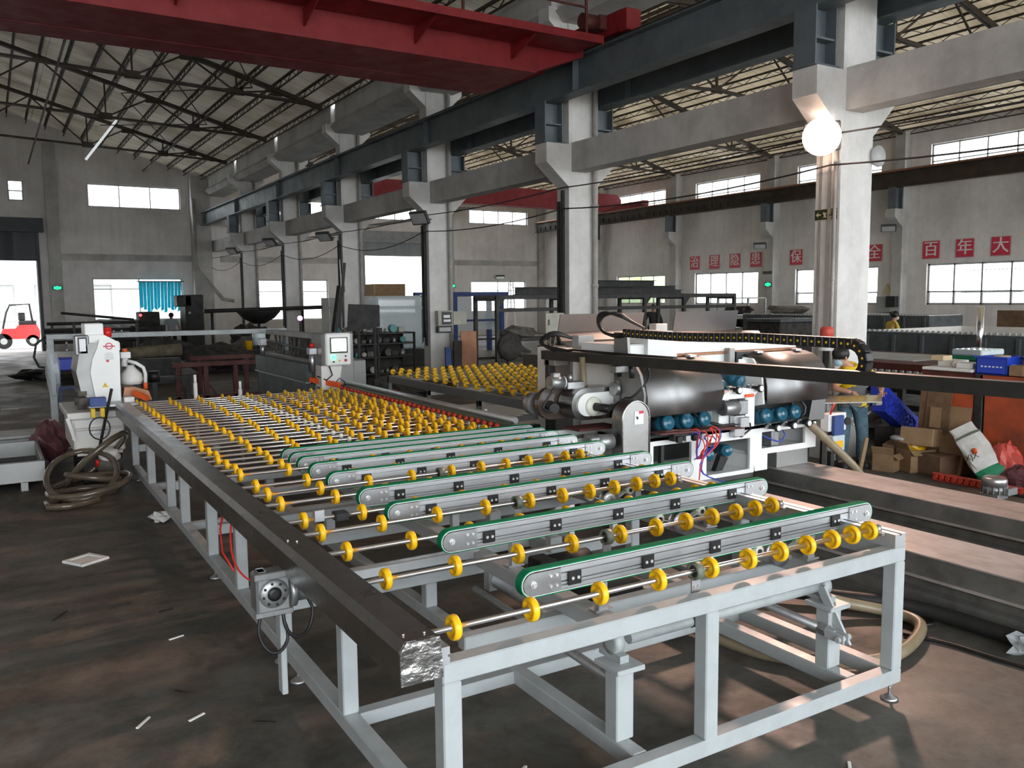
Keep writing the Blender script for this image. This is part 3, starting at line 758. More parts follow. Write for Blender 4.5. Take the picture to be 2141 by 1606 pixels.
DIP = MB().bar((-.16,0,-.025),(-.045,0,-.075),.046,.004).mesh('belt_return','belt_teeth'); DIP2 = MB().bar((.045,0,-.075),(.16,0,-.025),.046,.004).mesh('belt_return','belt_teeth')
POST = MB().cbox(-.025,.025,-.02,.02,-.20,-.052,.003).box(-.05,.05,-.03,.03,-.20,-.192).mesh('arm_post','aluminium')
AY = [3.085,3.87,4.575,5.04,5.625,6.02,6.31,6.52,6.735]
for i,y in enumerate(AY):
    a = inst('transfer_arm', ARM, cv, (-BX, y-BY, .94))
    inst('toothed_belt', BELT, a, (0,0,0)); inst('belt_teeth', TEETH, a, (0,0,0))
    inst('end_plate', EPL, a, (0,0,0)); inst('end_plate', EPR, a, (0,0,0))
    for x in CX: inst('belt_clip', CLIP, a, (x,0,-.006))
    b = inst('bolts', BOLTS, a, (0,0,0)); b['kind'] = 'stuff'
    for x in (2.36,3.80): inst('arm_post', POST, a, (x,0,0))
    inst('drive_pulley', DRV, a, (3.55,0,-.13)); inst('belt_return', DIP, a, (3.55,0,-.06)); inst('belt_return', DIP2, a, (3.55,0,-.06))
    for x in (3.38,3.72): inst('idler_roller', IDL, a, (x,0,-.085)); inst('idler_axle', AXB, a, (x,0,-.085))
part('drive_shaft', MB().cyl((3.55,3.0,.81),(3.55,7.0,.81),.014,n=10), 'zinc', cv)
# lifting frame under the arms
for x0 in (2.33,3.77): rect_tube('lift_beam',x0-.04,x0+.04+.02,2.95,7.05,.66,.74)
for y in (3.30,5.30,6.85): rect_tube('lift_cross_beam',1.75,3.98,y,y+.07,.59,.66)
rect_tube('lift_cross_beam',1.50,2.33,4.2,4.25,.70,.76,m='aluminium')
part('lift_shaft', MB().cyl((2.47,3.02,.60),(3.88,3.02,.60),.03,n=14), 'slate_paint', cv)
part('shaft_coupling', MB().cyl((2.86,3.02,.60),(2.98,3.02,.60),.034,n=14), 'dark_iron', cv)
for x in (2.36,3.80):
    rect_tube('bearing_post',x-.05,x+.05,2.90,2.99,.18,.50)
    part('bearing_plate', MB().cbox(x-.06,x+.10,2.88,3.06,.50,.525,.004), 'frame_grey', cv)
    part('pillow_block', MB().lathe((x+.0,3.02,.60),(1,0,0),[(0,.03),(0,.055),(.05,.055),(.05,.03)],16).box(x,x+.05,2.94,3.10,.525,.56), 'slate_paint', cv)
part('lever', MB().prism([(3.02,.61),(2.96,.62),(2.785,.35),(2.83,.335)],'x',3.775,3.79), 'frame_grey', cv)
part('push_rod', MB().cyl((3.74,2.93,.40),(3.74,4.4,.44),.024,n=12), 'cast_grey', cv)
part('rod_nut', MB().cyl((3.74,2.90,.398),(3.74,2.945,.40),.034,n=6,smooth=False), 'zinc', cv)
part('clevis', MB().cbox(3.715,3.725,2.78,2.88,.365,.415,.003).cbox(3.755,3.765,2.78,2.88,.365,.415,.003).cyl((3.70,2.81,.385),(3.80,2.81,.385),.016,n=10).box(3.715,3.765,2.86,2.90,.37,.41), 'frame_grey', cv)
part('push_rod', MB().cyl((2.40,2.93,.40),(2.40,4.4,.44),.024,n=12), 'cast_grey', cv)
part('air_cylinder', MB().cyl((2.55,3.6,.45),(2.55,4.4,.47),.045,n=16).cbox(2.49,2.61,3.55,3.62,.39,.51,.004).cbox(2.49,2.61,4.38,4.45,.41,.53,.004), 'aluminium', cv)
part('valve_box', MB().cbox(2.75,3.05,3.6,3.95,.42,.60,.006), 'black', cv)
part('geared_motor', MB().cyl((3.05,4.55,.42),(3.35,4.55,.42),.085,n=18).cbox(2.92,3.05,4.47,4.63,.34,.50,.01), 'black_rubber', cv)
# drive gearbox under the cover, with its cable
gx, gy, gz = 1.115, 4.12, .745
gb = part('drive_gearbox', MB().cbox(gx-.085,gx+.085,gy,gy+.13,gz-.10,gz+.10,.012).cbox(gx-.095,gx+.095,gy-.006,gy+.02,gz+.075,gz+.11,.004).cbox(gx-.095,gx+.095,gy-.006,gy+.02,gz-.115,gz-.085,.004), 'cast_grey', cv)
part('flange', MB().lathe((gx,gy-.012,gz),(0,1,0),[(0,.030),(0,.066),(.012,.074),(.02,.074)],24), 'cast_grey', gb)
part('bore', MB().lathe((gx,gy-.02,gz),(0,1,0),[(0,.012),(0,.034),(.02,.038)],20), 'black', gb)
mb = MB()
for k in range(8):
    t = 2*PI*k/8+.2; mb.cyl((gx+.055*math.cos(t),gy-.018,gz+.055*math.sin(t)),(gx+.055*math.cos(t),gy-.01,gz+.055*math.sin(t)),.007,n=6)
b = part('bolts', mb, 'dark_iron', gb); b['kind'] = 'stuff'
part('motor', MB().cyl((gx+.085,gy+.07,gz-.02),(gx+.12,gy+.07,gz-.02),.085,n=20).cyl((gx+.12,gy+.07,gz-.02),(gx+.30,gy+.07,gz-.02),.062,n=18), 'cast_grey', gb)
part('motor_hanger', MB().cbox(gx-.06,gx-.02,gy+.05,gy+.12,gz+.1,.83,.004).cbox(gx+.03,gx+.06,gy+.02,gy+.09,.2,gz-.1,.004), 'frame_grey', gb)
part('cable', MB().tube(smooth([(gx-.06,gy+.03,gz-.10),(gx-.085,gy+.02,gz-.20),(gx-.04,gy,gz-.30),(gx+.03,gy,gz-.31),(gx+.08,gy+.03,gz-.24),(gx+.045,gy+.05,gz-.13)],2),.009,8), 'black', gb); part('cable', MB().tube(smooth([(gx+.045,gy+.02,gz-.10),(gx+.05,gy,gz-.19),(gx+.10,gy,gz-.255),(gx+.18,gy+.03,gz-.24),(gx+.215,gy+.05,gz-.14),(gx+.19,gy+.06,gz-.08)],2),.009,8), 'black', gb)
# red air hoses on the drive side
part('air_hose', MB().tube(smooth([(1.36,6.05,.70),(1.33,6.0,.62),(1.30,5.9,.50),(1.31,5.8,.38),(1.36,5.65,.32),(1.45,5.5,.33)],2),.007,6), 'red_hose', cv)
part('air_hose', MB().tube([(1.36,6.3,.70),(1.31,6.25,.55),(1.30,6.15,.40),(1.34,6.0,.30)],.007,6), 'red_hose', cv)
part('air_valve', MB().cbox(1.30,1.38,6.0,6.12,.70,.80,.006), 'black', cv)
part('cable_sensor', MB().cbox(1.62,1.70,4.62,4.70,.92,.97,.004), 'black', cv); part('sensor_clamp', MB().cbox(1.50,1.56,4.64,4.68,.93,1.0,.003), 'zinc', cv)
cv.rotation_euler = (0,0,-.0075)
# ------------------------------------------------------------------ double edging machine on its beds
mat('bed_steel', (.46,.42,.40), .36, .35, .3, 3.5, .06, 12, dark=(.25,.225,.21), stretch=(1.5,.8,1))
mat('bed_side', (.19,.185,.17), .5, .4, .45, 3, .1, 12)
def bed(x0, x1, y0, y1, label):
    t = thing('machine_bed', label, 'machine bed', ((x0+x1)/2,y0,0))
    part('side_casting', MB().prism([(x0+.03,0),(x0+.03,.12),(x0+.07,.14),(x0+.07,.19),(x0+.02,.215),(x0,.24),(x0,.385),(x1,.385),(x1,.24),(x1-.05,.19),(x1-.05,0)],'y',y0,y1), 'bed_side', t)
    part('slide_face', MB().cbox(x0-.01,x1+.01,y0,y1,.385,.398,.004), 'bed_steel', t)
    part('slide_rail', MB().box(x0-.012,x0+.02,y0,y1,.225,.245), 'bed_steel', t)
    part('foot_flange', MB().box(x0-.03,x0+.07,y0,y1,0,.03), 'bed_side', t)
bed(5.42,5.95,-1.5,6.9,'nearer of two long ground steel machine beds on the floor')
bed(6.90,7.45,-1.5,6.32,'farther of two long ground steel machine beds, running behind the other')

um = thing('edging_machine', 'white glass edging machine with rows of blue motors and curved steel hoods', 'machine', (6.3,6.4,.4))
YF = 6.0
# white front frame with three openings: built as rails and posts of one casting
mb = MB()
for a,b,c,d in wall_cells(5.08,6.56,.40,.87,[(5.22,5.70,.55,.80),(5.90,6.50,.44,.76)]): mb.box(a,b,YF,YF+.03,c,d)
for a,b,c,d in wall_cells(6.56,7.50,.57,.87,[(6.67,7.33,.63,.80)]): mb.box(a,b,YF,YF+.03,c,d)
mb.box(5.08,5.11,YF+.03,6.9,.40,.87).box(7.47,7.5,YF+.03,6.9,.57,.87).box(6.53,6.56,YF+.03,6.5,.40,.57).box(5.08,7.5,YF,6.9,.845,.87).box(5.08,6.56,YF+.03,6.9,.40,.43).box(6.56,7.5,YF+.03,6.9,.57,.60)
part('front_frame', mb, 'white_paint', um)
part('frame_back', MB().box(5.11,7.47,6.86,6.89,.43,.85), 'black', um)
part('support_leg', MB().prism([(6.60,.40),(6.78,.40),(6.78,.57),(6.56,.57)],'y',6.02,6.10), 'white_paint', um)
part('support_leg', MB().box(5.15,5.55,6.2,6.6,.40,.43), 'panel_grey', um); part('support_leg', MB().box(6.92,7.4,6.02,6.3,.40,.57), 'panel_grey', um)
part('upper_body', MB().cbox(5.07,7.52,6.30,6.95,.87,1.74,.015), 'white_paint', um)
part('top_ledge', MB().cbox(5.3,7.5,6.28,6.32,1.60,1.63,.004), 'copper_pipe', um)
part('top_box', MB().prism([(5.35,1.60),(5.72,1.60),(5.72,1.80),(5.66,1.86),(5.35,1.86)],'y',6.24,6.6), 'white_paint', um)
part('end_panel', MB().prism([(6.00,.87),(5.93,1.12),(5.92,1.30),(5.98,1.48),(6.08,1.60),(6.15,1.64),(6.17,1.86),(6.36,1.86),(6.36,.87)],'x',5.035,5.065), 'panel_grey', um)
part('end_panel_foot', MB().prism([(5.98,.87),(5.98,1.10),(6.2,1.10),(6.2,.80),(6.05,.80)],'x',5.02,5.034), 'copper_pipe', um)
# curved hoods
def hood(x0, x1, lab, skirt=0):
    pr = [(6.34,1.60),(6.22,1.595),(6.10,1.565),(6.00,1.50),(5.935,1.40),(5.905,1.28),(5.90,1.10)]
    th = .012; mb = MB(); v = []; f = []
    n = len(pr)
    for x in (x0,x1):
        for p in pr: v.append((x,p[0],p[1]))
        for p in pr: v.append((x,p[0]+th*.7,p[1]-th*.7))
    for i in range(n-1):
        f += [(i,i+1,2*n+i+1,2*n+i),(n+i+1,n+i,3*n+i,3*n+i+1),(i+1,i,n+i,n+i+1),(2*n+i,2*n+i+1,3*n+i+1,3*n+i)]
    f += [(0,2*n,3*n,n),(n-1,2*n-1,4*n-1,3*n-1)]
    mb.add(v,f,True)
    h = part('hood', mb, 'hood_steel', um, lab)
    for x in (x0+.14,x1-.2): part('hinge', MB().cbox(x,x+.09,6.17,6.22,1.595,1.62,.004).cyl((x,6.24,1.61),(x+.09,6.24,1.61),.012,n=8), 'zinc', h)
    return h
hood(5.065,6.03,'brushed steel hood beside the cable arm')
hood(6.63,7.56,'brushed steel hood in front of the working man')
part('hood_skirt', MB().prism([(6.34,1.58),(6.08,1.55),(5.96,1.4),(5.93,1.1),(5.95,.88),(6.34,.88)],'x',7.50,7.535), 'panel_grey', um)
part('hood_skirt', MB().prism([(7.27,.88),(7.52,.88),(7.54,1.12),(7.33,1.12)],'y',5.915,5.93), 'hood_steel', um)
part('hood_end', MB().prism([(6.34,1.58),(6.08,1.55),(5.96,1.4),(5.93,1.1),(6.34,1.0)],'x',6.60,6.625), 'white_paint', um)
# motors
def motor_mesh(R=.075, Lm=.24, m='motor_blue'):
    mb = MB(); mb.lathe((0,0,0),(0,1,0),[(-.006,.016),(-.006,R*.30),(.0,R*.34),(.0,R*.84),(.008,R*.95),(.022,R),(.05,R),(.052,R*.97),(.06,R*.97),(.062,R),(.10,R),(.105,R*1.03),(.12,R*1.03),(.125,R),(Lm,R)],22)
    return mb.mesh('motor', m)
MOT = motor_mesh()
for x,z,ry in ((5.37,1.02,0),(5.61,1.02,0),(5.84,1.02,0),(6.70,.98,0),(6.92,.98,0),(7.13,.985,0)):
    inst('motor', MOT, um, (x-6.3, 5.95-6.4, z-.4), (-.25,0,0))
for x,z in ((6.37,1.33),(6.10,1.29)): inst('motor', MOT, um, (x-6.3,6.0-6.4,z-.4), (.35,0,.25))
MOS = motor_mesh(.062,.2)
for x,z in ((5.99,.63),(6.24,.645)): inst('motor', MOS, um, (x-6.3,6.06-6.4,z-.4), (-.1,0,-.45))
part('motor_backplate', MB().box(5.15,6.0,6.16,6.18,.87,1.12), 'black', um); part('motor_backplate', MB().box(6.6,7.3,6.16,6.18,.87,1.1), 'black', um)
part('coolant_pipe', MB().tube([(7.20,6.0,1.10),(7.24,5.97,1.07),(7.26,5.95,1.02),(7.25,5.95,.95),(7.20,5.97,.92)],.016,8), 'black', um)
part('coolant_pipe', MB().tube([(6.22,5.97,1.05),(6.28,5.95,.95),(6.42,5.93,.92),(6.45,5.95,.86),(6.30,5.93,.80),(6.22,5.95,.82)],.010,8), 'black', um)
part('coolant_pipe', MB().tube([(5.90,5.96,.97),(6.05,5.94,.93),(6.25,5.93,.93),(6.33,5.93,.98),(6.35,5.95,1.05)],.014,8), 'black', um)
part('coolant_pipe', MB().tube([(5.62,5.97,1.20),(5.66,5.95,1.10),(5.73,5.96,1.04)],.014,8), 'black', um)
for x,z in ((6.72,.86),(6.96,.865),(7.18,.87),(6.16,1.28),(6.46,1.28)):
    k = part('adjust_knob', MB().cyl((x,5.94,z),(x,5.86,z),.022,n=12).lathe((x,5.86,z),(0,-1,0),[(0,.022),(.004,.040),(.03,.040),(.034,.034)],16), 'black', um)
    part('dial', MB().cyl((x,5.826,z),(x,5.822,z),.028,n=14), 'sticker_white', k)
    part('collar', MB().cyl((x,6.0,z),(x,5.94,z),.028,n=12), 'zinc', k)
sv = part('servo_unit', MB().cyl((6.03,5.93,1.10),(6.22,5.93,1.10),.07,n=20).cbox(6.22,6.34,5.88,5.99,1.03,1.17,.008), 'cast_grey', um)
part('slide_block', MB().cbox(6.20,6.34,5.92,6.0,.80,1.02,.008).cbox(6.24,6.36,5.88,5.93,.90,1.0,.006), 'zinc', sv)
part('slide_plate', MB().prism([(6.00,1.19),(6.42,1.19),(6.52,1.26),(6.2,1.30),(6.02,1.24)],'y',5.9,6.0), 'white_paint', um)
part('slide_column', MB().cbox(6.06,6.20,6.0,6.1,.87,1.2,.006), 'white_paint', um); part('slide_column', MB().cbox(6.42,6.56,6.0,6.1,.87,1.2,.006), 'white_paint', um)
part('safety_switch', MB().cbox(6.30,6.42,5.88,5.93,1.195,1.225,.004), 'orange_plastic', um)
part('valve_shelf', MB().prism([(5.12,.955),(6.0,.935),(6.2,.915),(6.2,.905),(5.14,.94)],'y',5.80,5.95), 'rust_red', um)
part('valve_block', MB().cbox(5.35,5.75,5.86,5.94,.85,.93,.006), 'dark_iron', um)
for i,x in enumerate((5.40,5.50,5.60,5.70)): part('air_valve', MB().cbox(x-.03,x+.03,5.83,5.87,.84,.90,.004), 'zinc' if i%2 else 'black', um)
rnd = random.Random(3)
for i in range(13):
    x = 5.42+rnd.uniform(0,.45); s = rnd.uniform(.05,.14); zt = rnd.uniform(.86,.93); col = 'red_hose' if i%3 else 'blue_hose'
    if i < 9: pts = [(x,5.86,zt),(x+s*.4,5.80,zt+s*.5),(x+s,5.79,zt),(x+s*.8,5.80,zt-s),(x+.05,5.82,zt-s*1.3),(5.62+rnd.uniform(-.05,.05),5.84,.66)]
    else: pts = [(x,5.85,zt),(x+.05,5.80,.80),(5.63+rnd.uniform(-.03,.03),5.80,.66),(5.62,5.80,.52),(5.62+(.35 if col == 'blue_hose' else .0),5.82,.40)]
    P = []
    for k in range(len(pts)-1):
        for q in (0,.33,.66): P.append(Vector(pts[k]).lerp(Vector(pts[k+1]),q))
    P.append(Vector(pts[-1]))
    for _ in range(2): P = [P[0]]+[(P[j-1]+P[j]*2+P[j+1])/4 for j in range(1,len(P)-1)]+[P[-1]]
    part('air_hose', MB().tube(P,.006,6), col, um)
part('blue_cable', MB().tube([(6.68,6.05,.78),(6.8,6.03,.72),(6.92,6.02,.68),(7.0,6.02,.68),(7.04,6.02,.74),(7.02,6.04,.79)],.008,6), 'blue_hose', um)
part('inner_box', MB().cbox(6.93,7.04,6.1,6.3,.60,.80,.006), 'cast_grey', um)
part('motor_bracket', MB().cbox(5.36,5.40,6.05,6.1,.43,.80,.004), 'dark_iron', um); part('motor_bracket', MB().prism([(6.12,.44),(6.22,.44),(6.3,.56),(6.2,.6)],'y',6.1,6.16), 'dark_iron', um)
sc_ = part('control_screen', MB().cbox(6.52,6.79,6.22,6.30,1.34,1.62,.006), 'black', um)
part('display', MB().box(6.55,6.76,6.216,6.22,1.40,1.54), 'screen_white', sc_)
mb = MB()
for i in range(9): mb.box(6.565+i*.022,6.569+i*.022,6.2145,6.2155,1.40,1.54)
o = part('display_grid', mb, 'sign_dark', sc_); o['kind'] = 'stuff'
part('screen_column', MB().cbox(6.42,6.50,6.22,6.30,.9,1.66,.008), 'panel_grey', um)
for i in range(9): part('vent_slat', MB().box(6.50,6.60,6.28,6.30,1.18+i*.028,1.19+i*.028), 'dark_iron', um)
for i in range(4): part('guide_rail', MB().box(5.9,6.6,6.26,6.30,1.36+i*.05,1.375+i*.05), 'zinc', um)
part('pot_lid', MB().lathe((7.45,6.9,1.74),(0,0,1),[(0,.10),(.03,.105),(.05,.09),(.05,.05)],16), 'pipe_white', um)
# arched chain guard at the infeed end
gd = part('chain_guard', MB().prism([(4.76,.50),(5.09,.50)]+[(4.925+.165*math.cos(t),1.10+.165*math.sin(t)) for t in [PI*k/14 for k in range(15)]],'y',5.90,6.04), 'stainless', um, 'arched stainless chain guard with a sticker')
part('guard_rim', MB().tube([(4.77,5.895,.52)]+[(4.925+.158*math.cos(t),5.895,1.10+.158*math.sin(t)) for t in [PI-PI*k/14 for k in range(15)]]+[(5.08,5.895,.52)],.006,6), 'chrome', gd)
stk = part('sticker', MB().box(4.905,5.01,5.896,5.90,1.045,1.165), 'sticker_white', gd)
part('sticker_band', MB().box(4.955,5.01,5.8945,5.8962,1.14,1.165), 'sign_red', gd)
part('sticker_mark', MB().prism([(4.915,1.12),(4.93,1.115),(4.94,1.12),(4.95,1.105),(4.945,1.09),(4.93,1.09),(4.925,1.105)],'y',5.8945,5.8962), 'sign_dark', gd)
# pinch rollers and their motors in front of the infeed
pz = 1.19
ph = part('pinch_head', MB().prism([(4.72+.15*math.cos(t),pz+.15*math.sin(t)) for t in [PI/2+PI*k/12 for k in range(13)]]+[(5.06,pz-.15),(5.06,pz+.15)],'y',6.40,6.62), 'stainless', um)
part('smoked_shield', MB().prism([(4.52+.155*math.cos(t),pz+.155*math.sin(t)) for t in [PI/2+PI*k/12 for k in range(13)]]+[(4.95,pz-.155),(4.95,pz+.155)],'y',6.66,6.72), 'smoked', um)
part('white_shield', MB().prism([(4.74+.12*math.cos(t),pz+.11*math.sin(t)) for t in [PI/2+PI*k/12 for k in range(13)]]+[(5.04,pz-.11),(5.04,pz+.11)],'y',6.37,6.40), 'white_paint', ph)
part('hub', MB().lathe((4.80,6.37,pz-.02),(0,-1,0),[(0,.095),(.02,.09),(.03,.05)],20), 'white_nylon', ph)
part('coupling', MB().cyl((4.80,6.34,pz-.02),(4.86,6.16,pz-.03),.04,n=14).cyl((4.86,6.18,pz-.03),(4.90,6.06,pz-.04),.052,n=14), 'black', um)
part('coupling', MB().cyl((4.50,6.66,pz-.02),(4.46,6.52,pz-.03),.05,n=14), 'black', um)
part('brake_disc', MB().cyl((4.47,6.92,1.17),(4.47,6.80,1.17),.11,n=22), 'cast_grey', um)
for (x,y,z) in ((4.50,6.55,1.40),(5.06,6.30,1.33)):
    mm = part('gear_motor', MB().cyl((x-.08,y,z),(x+.07,y,z),.062,n=18).cbox(x-.05,x+.03,y-.03,y+.03,z+.04,z+.09,.006), 'cast_grey', um)
    part('fan_cover', MB().cyl((x+.07,y,z),(x+.085,y,z),.058,n=18), 'pipe_white', mm)
part('valve_cluster', MB().cbox(4.60,4.80,6.5,6.6,1.33,1.40,.006).cyl((4.66,6.55,1.40),(4.66,6.55,1.47),.025,n=10), 'zinc', um)
part('coolant_hose', MB().tube([(4.84,6.6,1.62),(4.84,6.58,1.4),(4.83,6.56,1.34)],.03,10), 'tan_hose', um)
for pts in ([(4.92,6.2,1.56),(4.91,6.18,1.48),(4.96,6.14,1.36),(4.90,6.10,1.26),(4.93,6.12,1.16)],[(5.12,5.98,1.56),(5.13,5.94,1.46),(5.03,5.95,1.36),(4.97,6.0,1.28),(4.95,6.05,1.27)],[(4.98,6.1,1.27),(4.88,6.12,1.22),(4.80,6.14,1.14),(4.82,6.2,1.1)],[(4.45,6.5,1.36),(4.36,6.5,1.25),(4.30,6.5,1.17),(4.42,6.5,1.13)]):
    part('cable', MB().tube(smooth(pts,2),.010,7), 'black', um)
part('infeed_rail', MB().cbox(4.35,5.05,6.15,6.19,.86,.92,.004), 'white_paint', um); part('infeed_rail', MB().cbox(4.3,5.0,6.55,6.6,.88,.94,.004), 'white_paint', um)
part('infeed_motor', MB().cyl((4.55,6.0,.90),(4.72,6.0,.90),.07,n=18).cbox(4.45,4.55,5.94,6.06,.84,.96,.008), 'cast_grey', um)
part('maroon_guard', MB().cbox(4.55,5.02,6.25,6.5,.965,.985,.004), 'rust_red', um)
part('infeed_leg', MB().cbox(4.40,4.46,6.2,6.26,0,.86,.004), 'white_paint', um); part('infeed_leg', MB().cbox(4.90,4.96,6.2,6.26,0,.86,.004), 'white_paint', um)

# opposite head of the machine
uf = thing('edging_machine', 'opposite head of the white edging machine, its two steel hoods swung up', 'machine', (6.4,7.5,.0))
part('inner_face', MB().cbox(5.07,8.1,7.08,7.3,.40,1.60,.012), 'white_paint', uf)
part('body', MB().cbox(5.07,8.1,7.30,7.75,.40,1.66,.015), 'white_paint', uf)
part('end_panel', MB().prism([(7.07,.80),(7.07,1.62),(7.30,1.62),(7.40,1.52),(7.46,1.30),(7.47,.80)],'x',5.03,5.065), 'panel_grey', uf)
part('pedestal', MB().cbox(5.2,8.0,7.12,7.7,0,.40,.01), 'panel_grey', uf)
for x0,x1,zb in ((5.28,6.46,1.70),(6.94,7.98,1.66)):
    part('raised_hood', MB().prism([(7.60,2.01),(7.61,2.01),(7.66,zb+.1),(7.60,zb),(7.45,zb-.04),(7.44,zb-.03),(7.58,zb+.02),(7.645,zb+.11)],'x',x0,x1), 'hood_steel', uf)
part('front_shelf', MB().cbox(5.5,7.9,7.02,7.10,1.585,1.60,.003), 'pipe_white', uf)
for x in (5.50,5.62,5.98,6.08): part('conduit', MB().tube([(x,7.06,1.5),(x+.02,7.06,1.3),(x+.07,7.06,1.15)],.012,6), 'pale_grey', uf)
part('standpipe', MB().cyl((5.34,7.0,1.0),(5.34,7.0,1.55),.035,n=12).cyl((5.28,7.0,1.0),(5.28,7.0,1.55),.015,n=10), 'tan_hose', uf)
part('traverse_bar', MB().cyl((5.3,6.98,1.19),(6.4,6.98,1.19),.018,n=10).cyl((5.3,6.98,1.10),(6.4,6.98,1.10),.012,n=10), 'zinc', uf)
part('junction_box', MB().cbox(5.16,5.36,7.1,7.22,1.66,1.80,.006), 'pale_grey', uf)
part('junction_box', MB().cbox(6.10,6.26,6.98,7.1,1.80,1.90,.006), 'pale_grey', uf)

# overhead cable arm with drag chain
ca = thing('cable_carrier', 'dark square tube arm with a black drag chain above the edging machine', 'cable arm', (4.9,1.55,0))
part('arm_tube', MB().bar((4.9,1.45,1.668),(4.9,7.34,1.603),.09,.09), 'dark_tube', ca)
part('arm_post', MB().cbox(4.85,4.95,1.50,1.60,0,1.62,.006), 'dark_tube', ca)
part('arm_post', MB().cbox(4.86,4.94,7.2,7.28,0,1.56,.006), 'dark_tube', ca)
part('arm_bracket', MB().cbox(4.86,5.03,7.1,7.3,1.50,1.56,.005), 'panel_grey', ca); part('arm_bracket', MB().cbox(4.87,5.03,6.12,6.22,1.50,1.56,.004), 'panel_grey', ca)
CHN = MB().cbox(-.035,.035,-.030,.030,-.037,.037,.006).mesh('chain_link','black')
DOT = MB().cyl((-.037,0,0),(-.035,0,0),.0085,n=10).mesh('chain_pin','warning_yellow')
cpath = []
y = 6.12
while y > 3.76:
    u = (6.12-y)/2.36; cpath.append((y, 1.862+.01*math.sin(u*3)-.018*math.sin(PI*min(1,u*1.6)), 0)); y -= .0615
for k in range(0,8):
    a = k/7*PI; cpath.append((3.73-.118*math.sin(a), 1.744+.118*math.cos(a), a))
for y in (3.79,): cpath.append((y,1.632,PI))
for (y,z,a) in cpath:
    c = inst('chain_link', CHN, ca, (5.0-4.9, y-1.55, z), (a,0,0)); inst('chain_pin', DOT, c, (0,0,0))
for k in range(4): part('cable', MB().tube(smooth([(5.0+.012*k,6.1,1.86),(5.0+.012*k,6.33,1.83-.01*k),(5.0+.01*k,6.52+.03*k,1.86+.01*k),(5.0+.01*k,6.54+.02*k,2.0+.02*k),(5.06+.01*k,6.34,2.06-.015*k),(5.22,6.34,1.96),(5.42,6.38,1.89)],3),.014,8), 'black', ca)
for k in range(4): part('cable', MB().tube(smooth([(4.92,6.9+.02*k,1.66),(4.90,7.28+.02*k,1.66+.01*k),(4.91,7.42+.02*k,1.74),(4.98,7.3,1.82+.012*k),(5.15,7.2,1.77)],3),.015,8), 'black', ca)
for k in range(3): part('cable', MB().tube([(4.93+.02*k,6.95,1.67),(4.93+.02*k,6.2,1.668),(4.92+.015*k,5.4,1.675)],.009,6), 'black', ca)
for y in (6.16,5.98): part('cable_drop', MB().cyl((4.93,y,1.58),(4.94,y,1.46),.025,n=10), 'black', ca)

# ------------------------------------------------------------------ roller table behind the machine
rt = thing('roller_table', 'grey steel table topped with rows of small yellow wheels behind the machine', 'roller table', (6.9,11,0))
X0t,X1t,Y0t,Y1t = 5.70,8.25,8.55,13.35
for (a,b,c,d) in ((X0t,X0t+.06,Y0t,Y1t),(X1t-.06,X1t,Y0t,Y1t),(X0t,X1t,Y0t,Y0t+.06),(X0t,X1t,Y1t-.06,Y1t)): part('table_beam', MB().cbox(a,b,c,d,.78,.90,.005), 'panel_grey', rt)
for y in (8.55,10.2,11.8,13.29):
    for x in (X0t,X1t-.06): part('leg', MB().cbox(x,x+.06,y,y+.06,0,.78,.004), 'panel_grey', rt)
for y in (10.2,11.8): part('table_beam', MB().cbox(X0t,X1t,y,y+.06,.70,.78,.004), 'pipe_white', rt)
for x in (6.3,7.3): part('table_beam', MB().cbox(x,x+.06,8.6,13.3,.12,.2,.004), 'pipe_white', rt)
part('under_tank', MB().cbox(6.0,8.1,9.0,12.9,.30,.36,.01), 'pipe_white', rt)
RSH = MB().cyl((0,0,0),(0,4.75,0),.011,n=8).mesh('axle','zinc')
TW = MB().lathe((0,-.022,0),(0,1,0),[(0,.016),(.004,.040),(.012,.048),(.022,.050),(.032,.048),(.040,.040),(.044,.016)],14).mesh('wheel','yellow_plastic')
for i in range(11):
    ax = inst('axle', RSH, rt, (5.76+i*.235-6.9, 8.58-11, .965))
    for k in range(15):
        inst('wheel', TW, ax, (0,.12+k*.325+(.16 if i%2 else 0),0))
for i in range(0,11,2):
    for y in (9.3,10.9,12.5): part('axle_support', MB().cbox(5.745+i*.235,5.775+i*.235,y,y+.03,.88,.97,.002), 'aluminium', rt)
for y in (9.3,10.9,12.5): part('slat_rail', MB().box(5.76,8.2,y,y+.06,.88,.90), 'aluminium', rt)
part('end_shelf', MB().cbox(5.95,8.2,8.15,8.55,.90,.925,.005), 'tank_white', rt)
part('end_box', MB().cbox(6.0,8.2,8.2,8.54,.45,.90,.006), 'panel_grey', rt)
for i in range(7): part('red_strip', MB().box(6.05+i*.16,6.17+i*.16,8.19,8.2,.84,.89), 'red_plastic', rt)

# guide rail with red rollers beside the conveyor
gr = thing('guide_rail', 'silver side rail with a row of red rubber rollers along the conveyor', 'guide rail', (4.3,7.2,0))
part('rail_tube', MB().cyl((4.33,7.0,1.00),(4.36,11.9,1.00),.03,n=14), 'aluminium', gr)
part('rail_plate', MB().cbox(4.28,4.37,6.95,11.9,.90,.965,.005), 'olive_bracket', gr)
RRL = MB().lathe((0,0,-.03),(0,0,1),[(0,.014),(0,.026),(.02,.028),(.04,.026),(.04,.010),(.052,.010)],12).mesh('rubber_roller','red_rubber')
for i in range(36): inst('rubber_roller', RRL, gr, (4.245-4.3+.0006*i, .02+i*.13, .935))
for y in (7.3,9.2,11.2): part('rail_post', MB().cbox(4.31,4.37,y,y+.06,0,.9,.004), 'frame_grey', gr)
ib = thing('infeed_bench', 'bright aluminium profile bench with small upright pins by the infeed', 'bench', (4.75,7.6,0))
part('bench_profile', MB().cbox(4.40,5.6,7.75,7.83,.86,.92,.004), 'aluminium', ib)
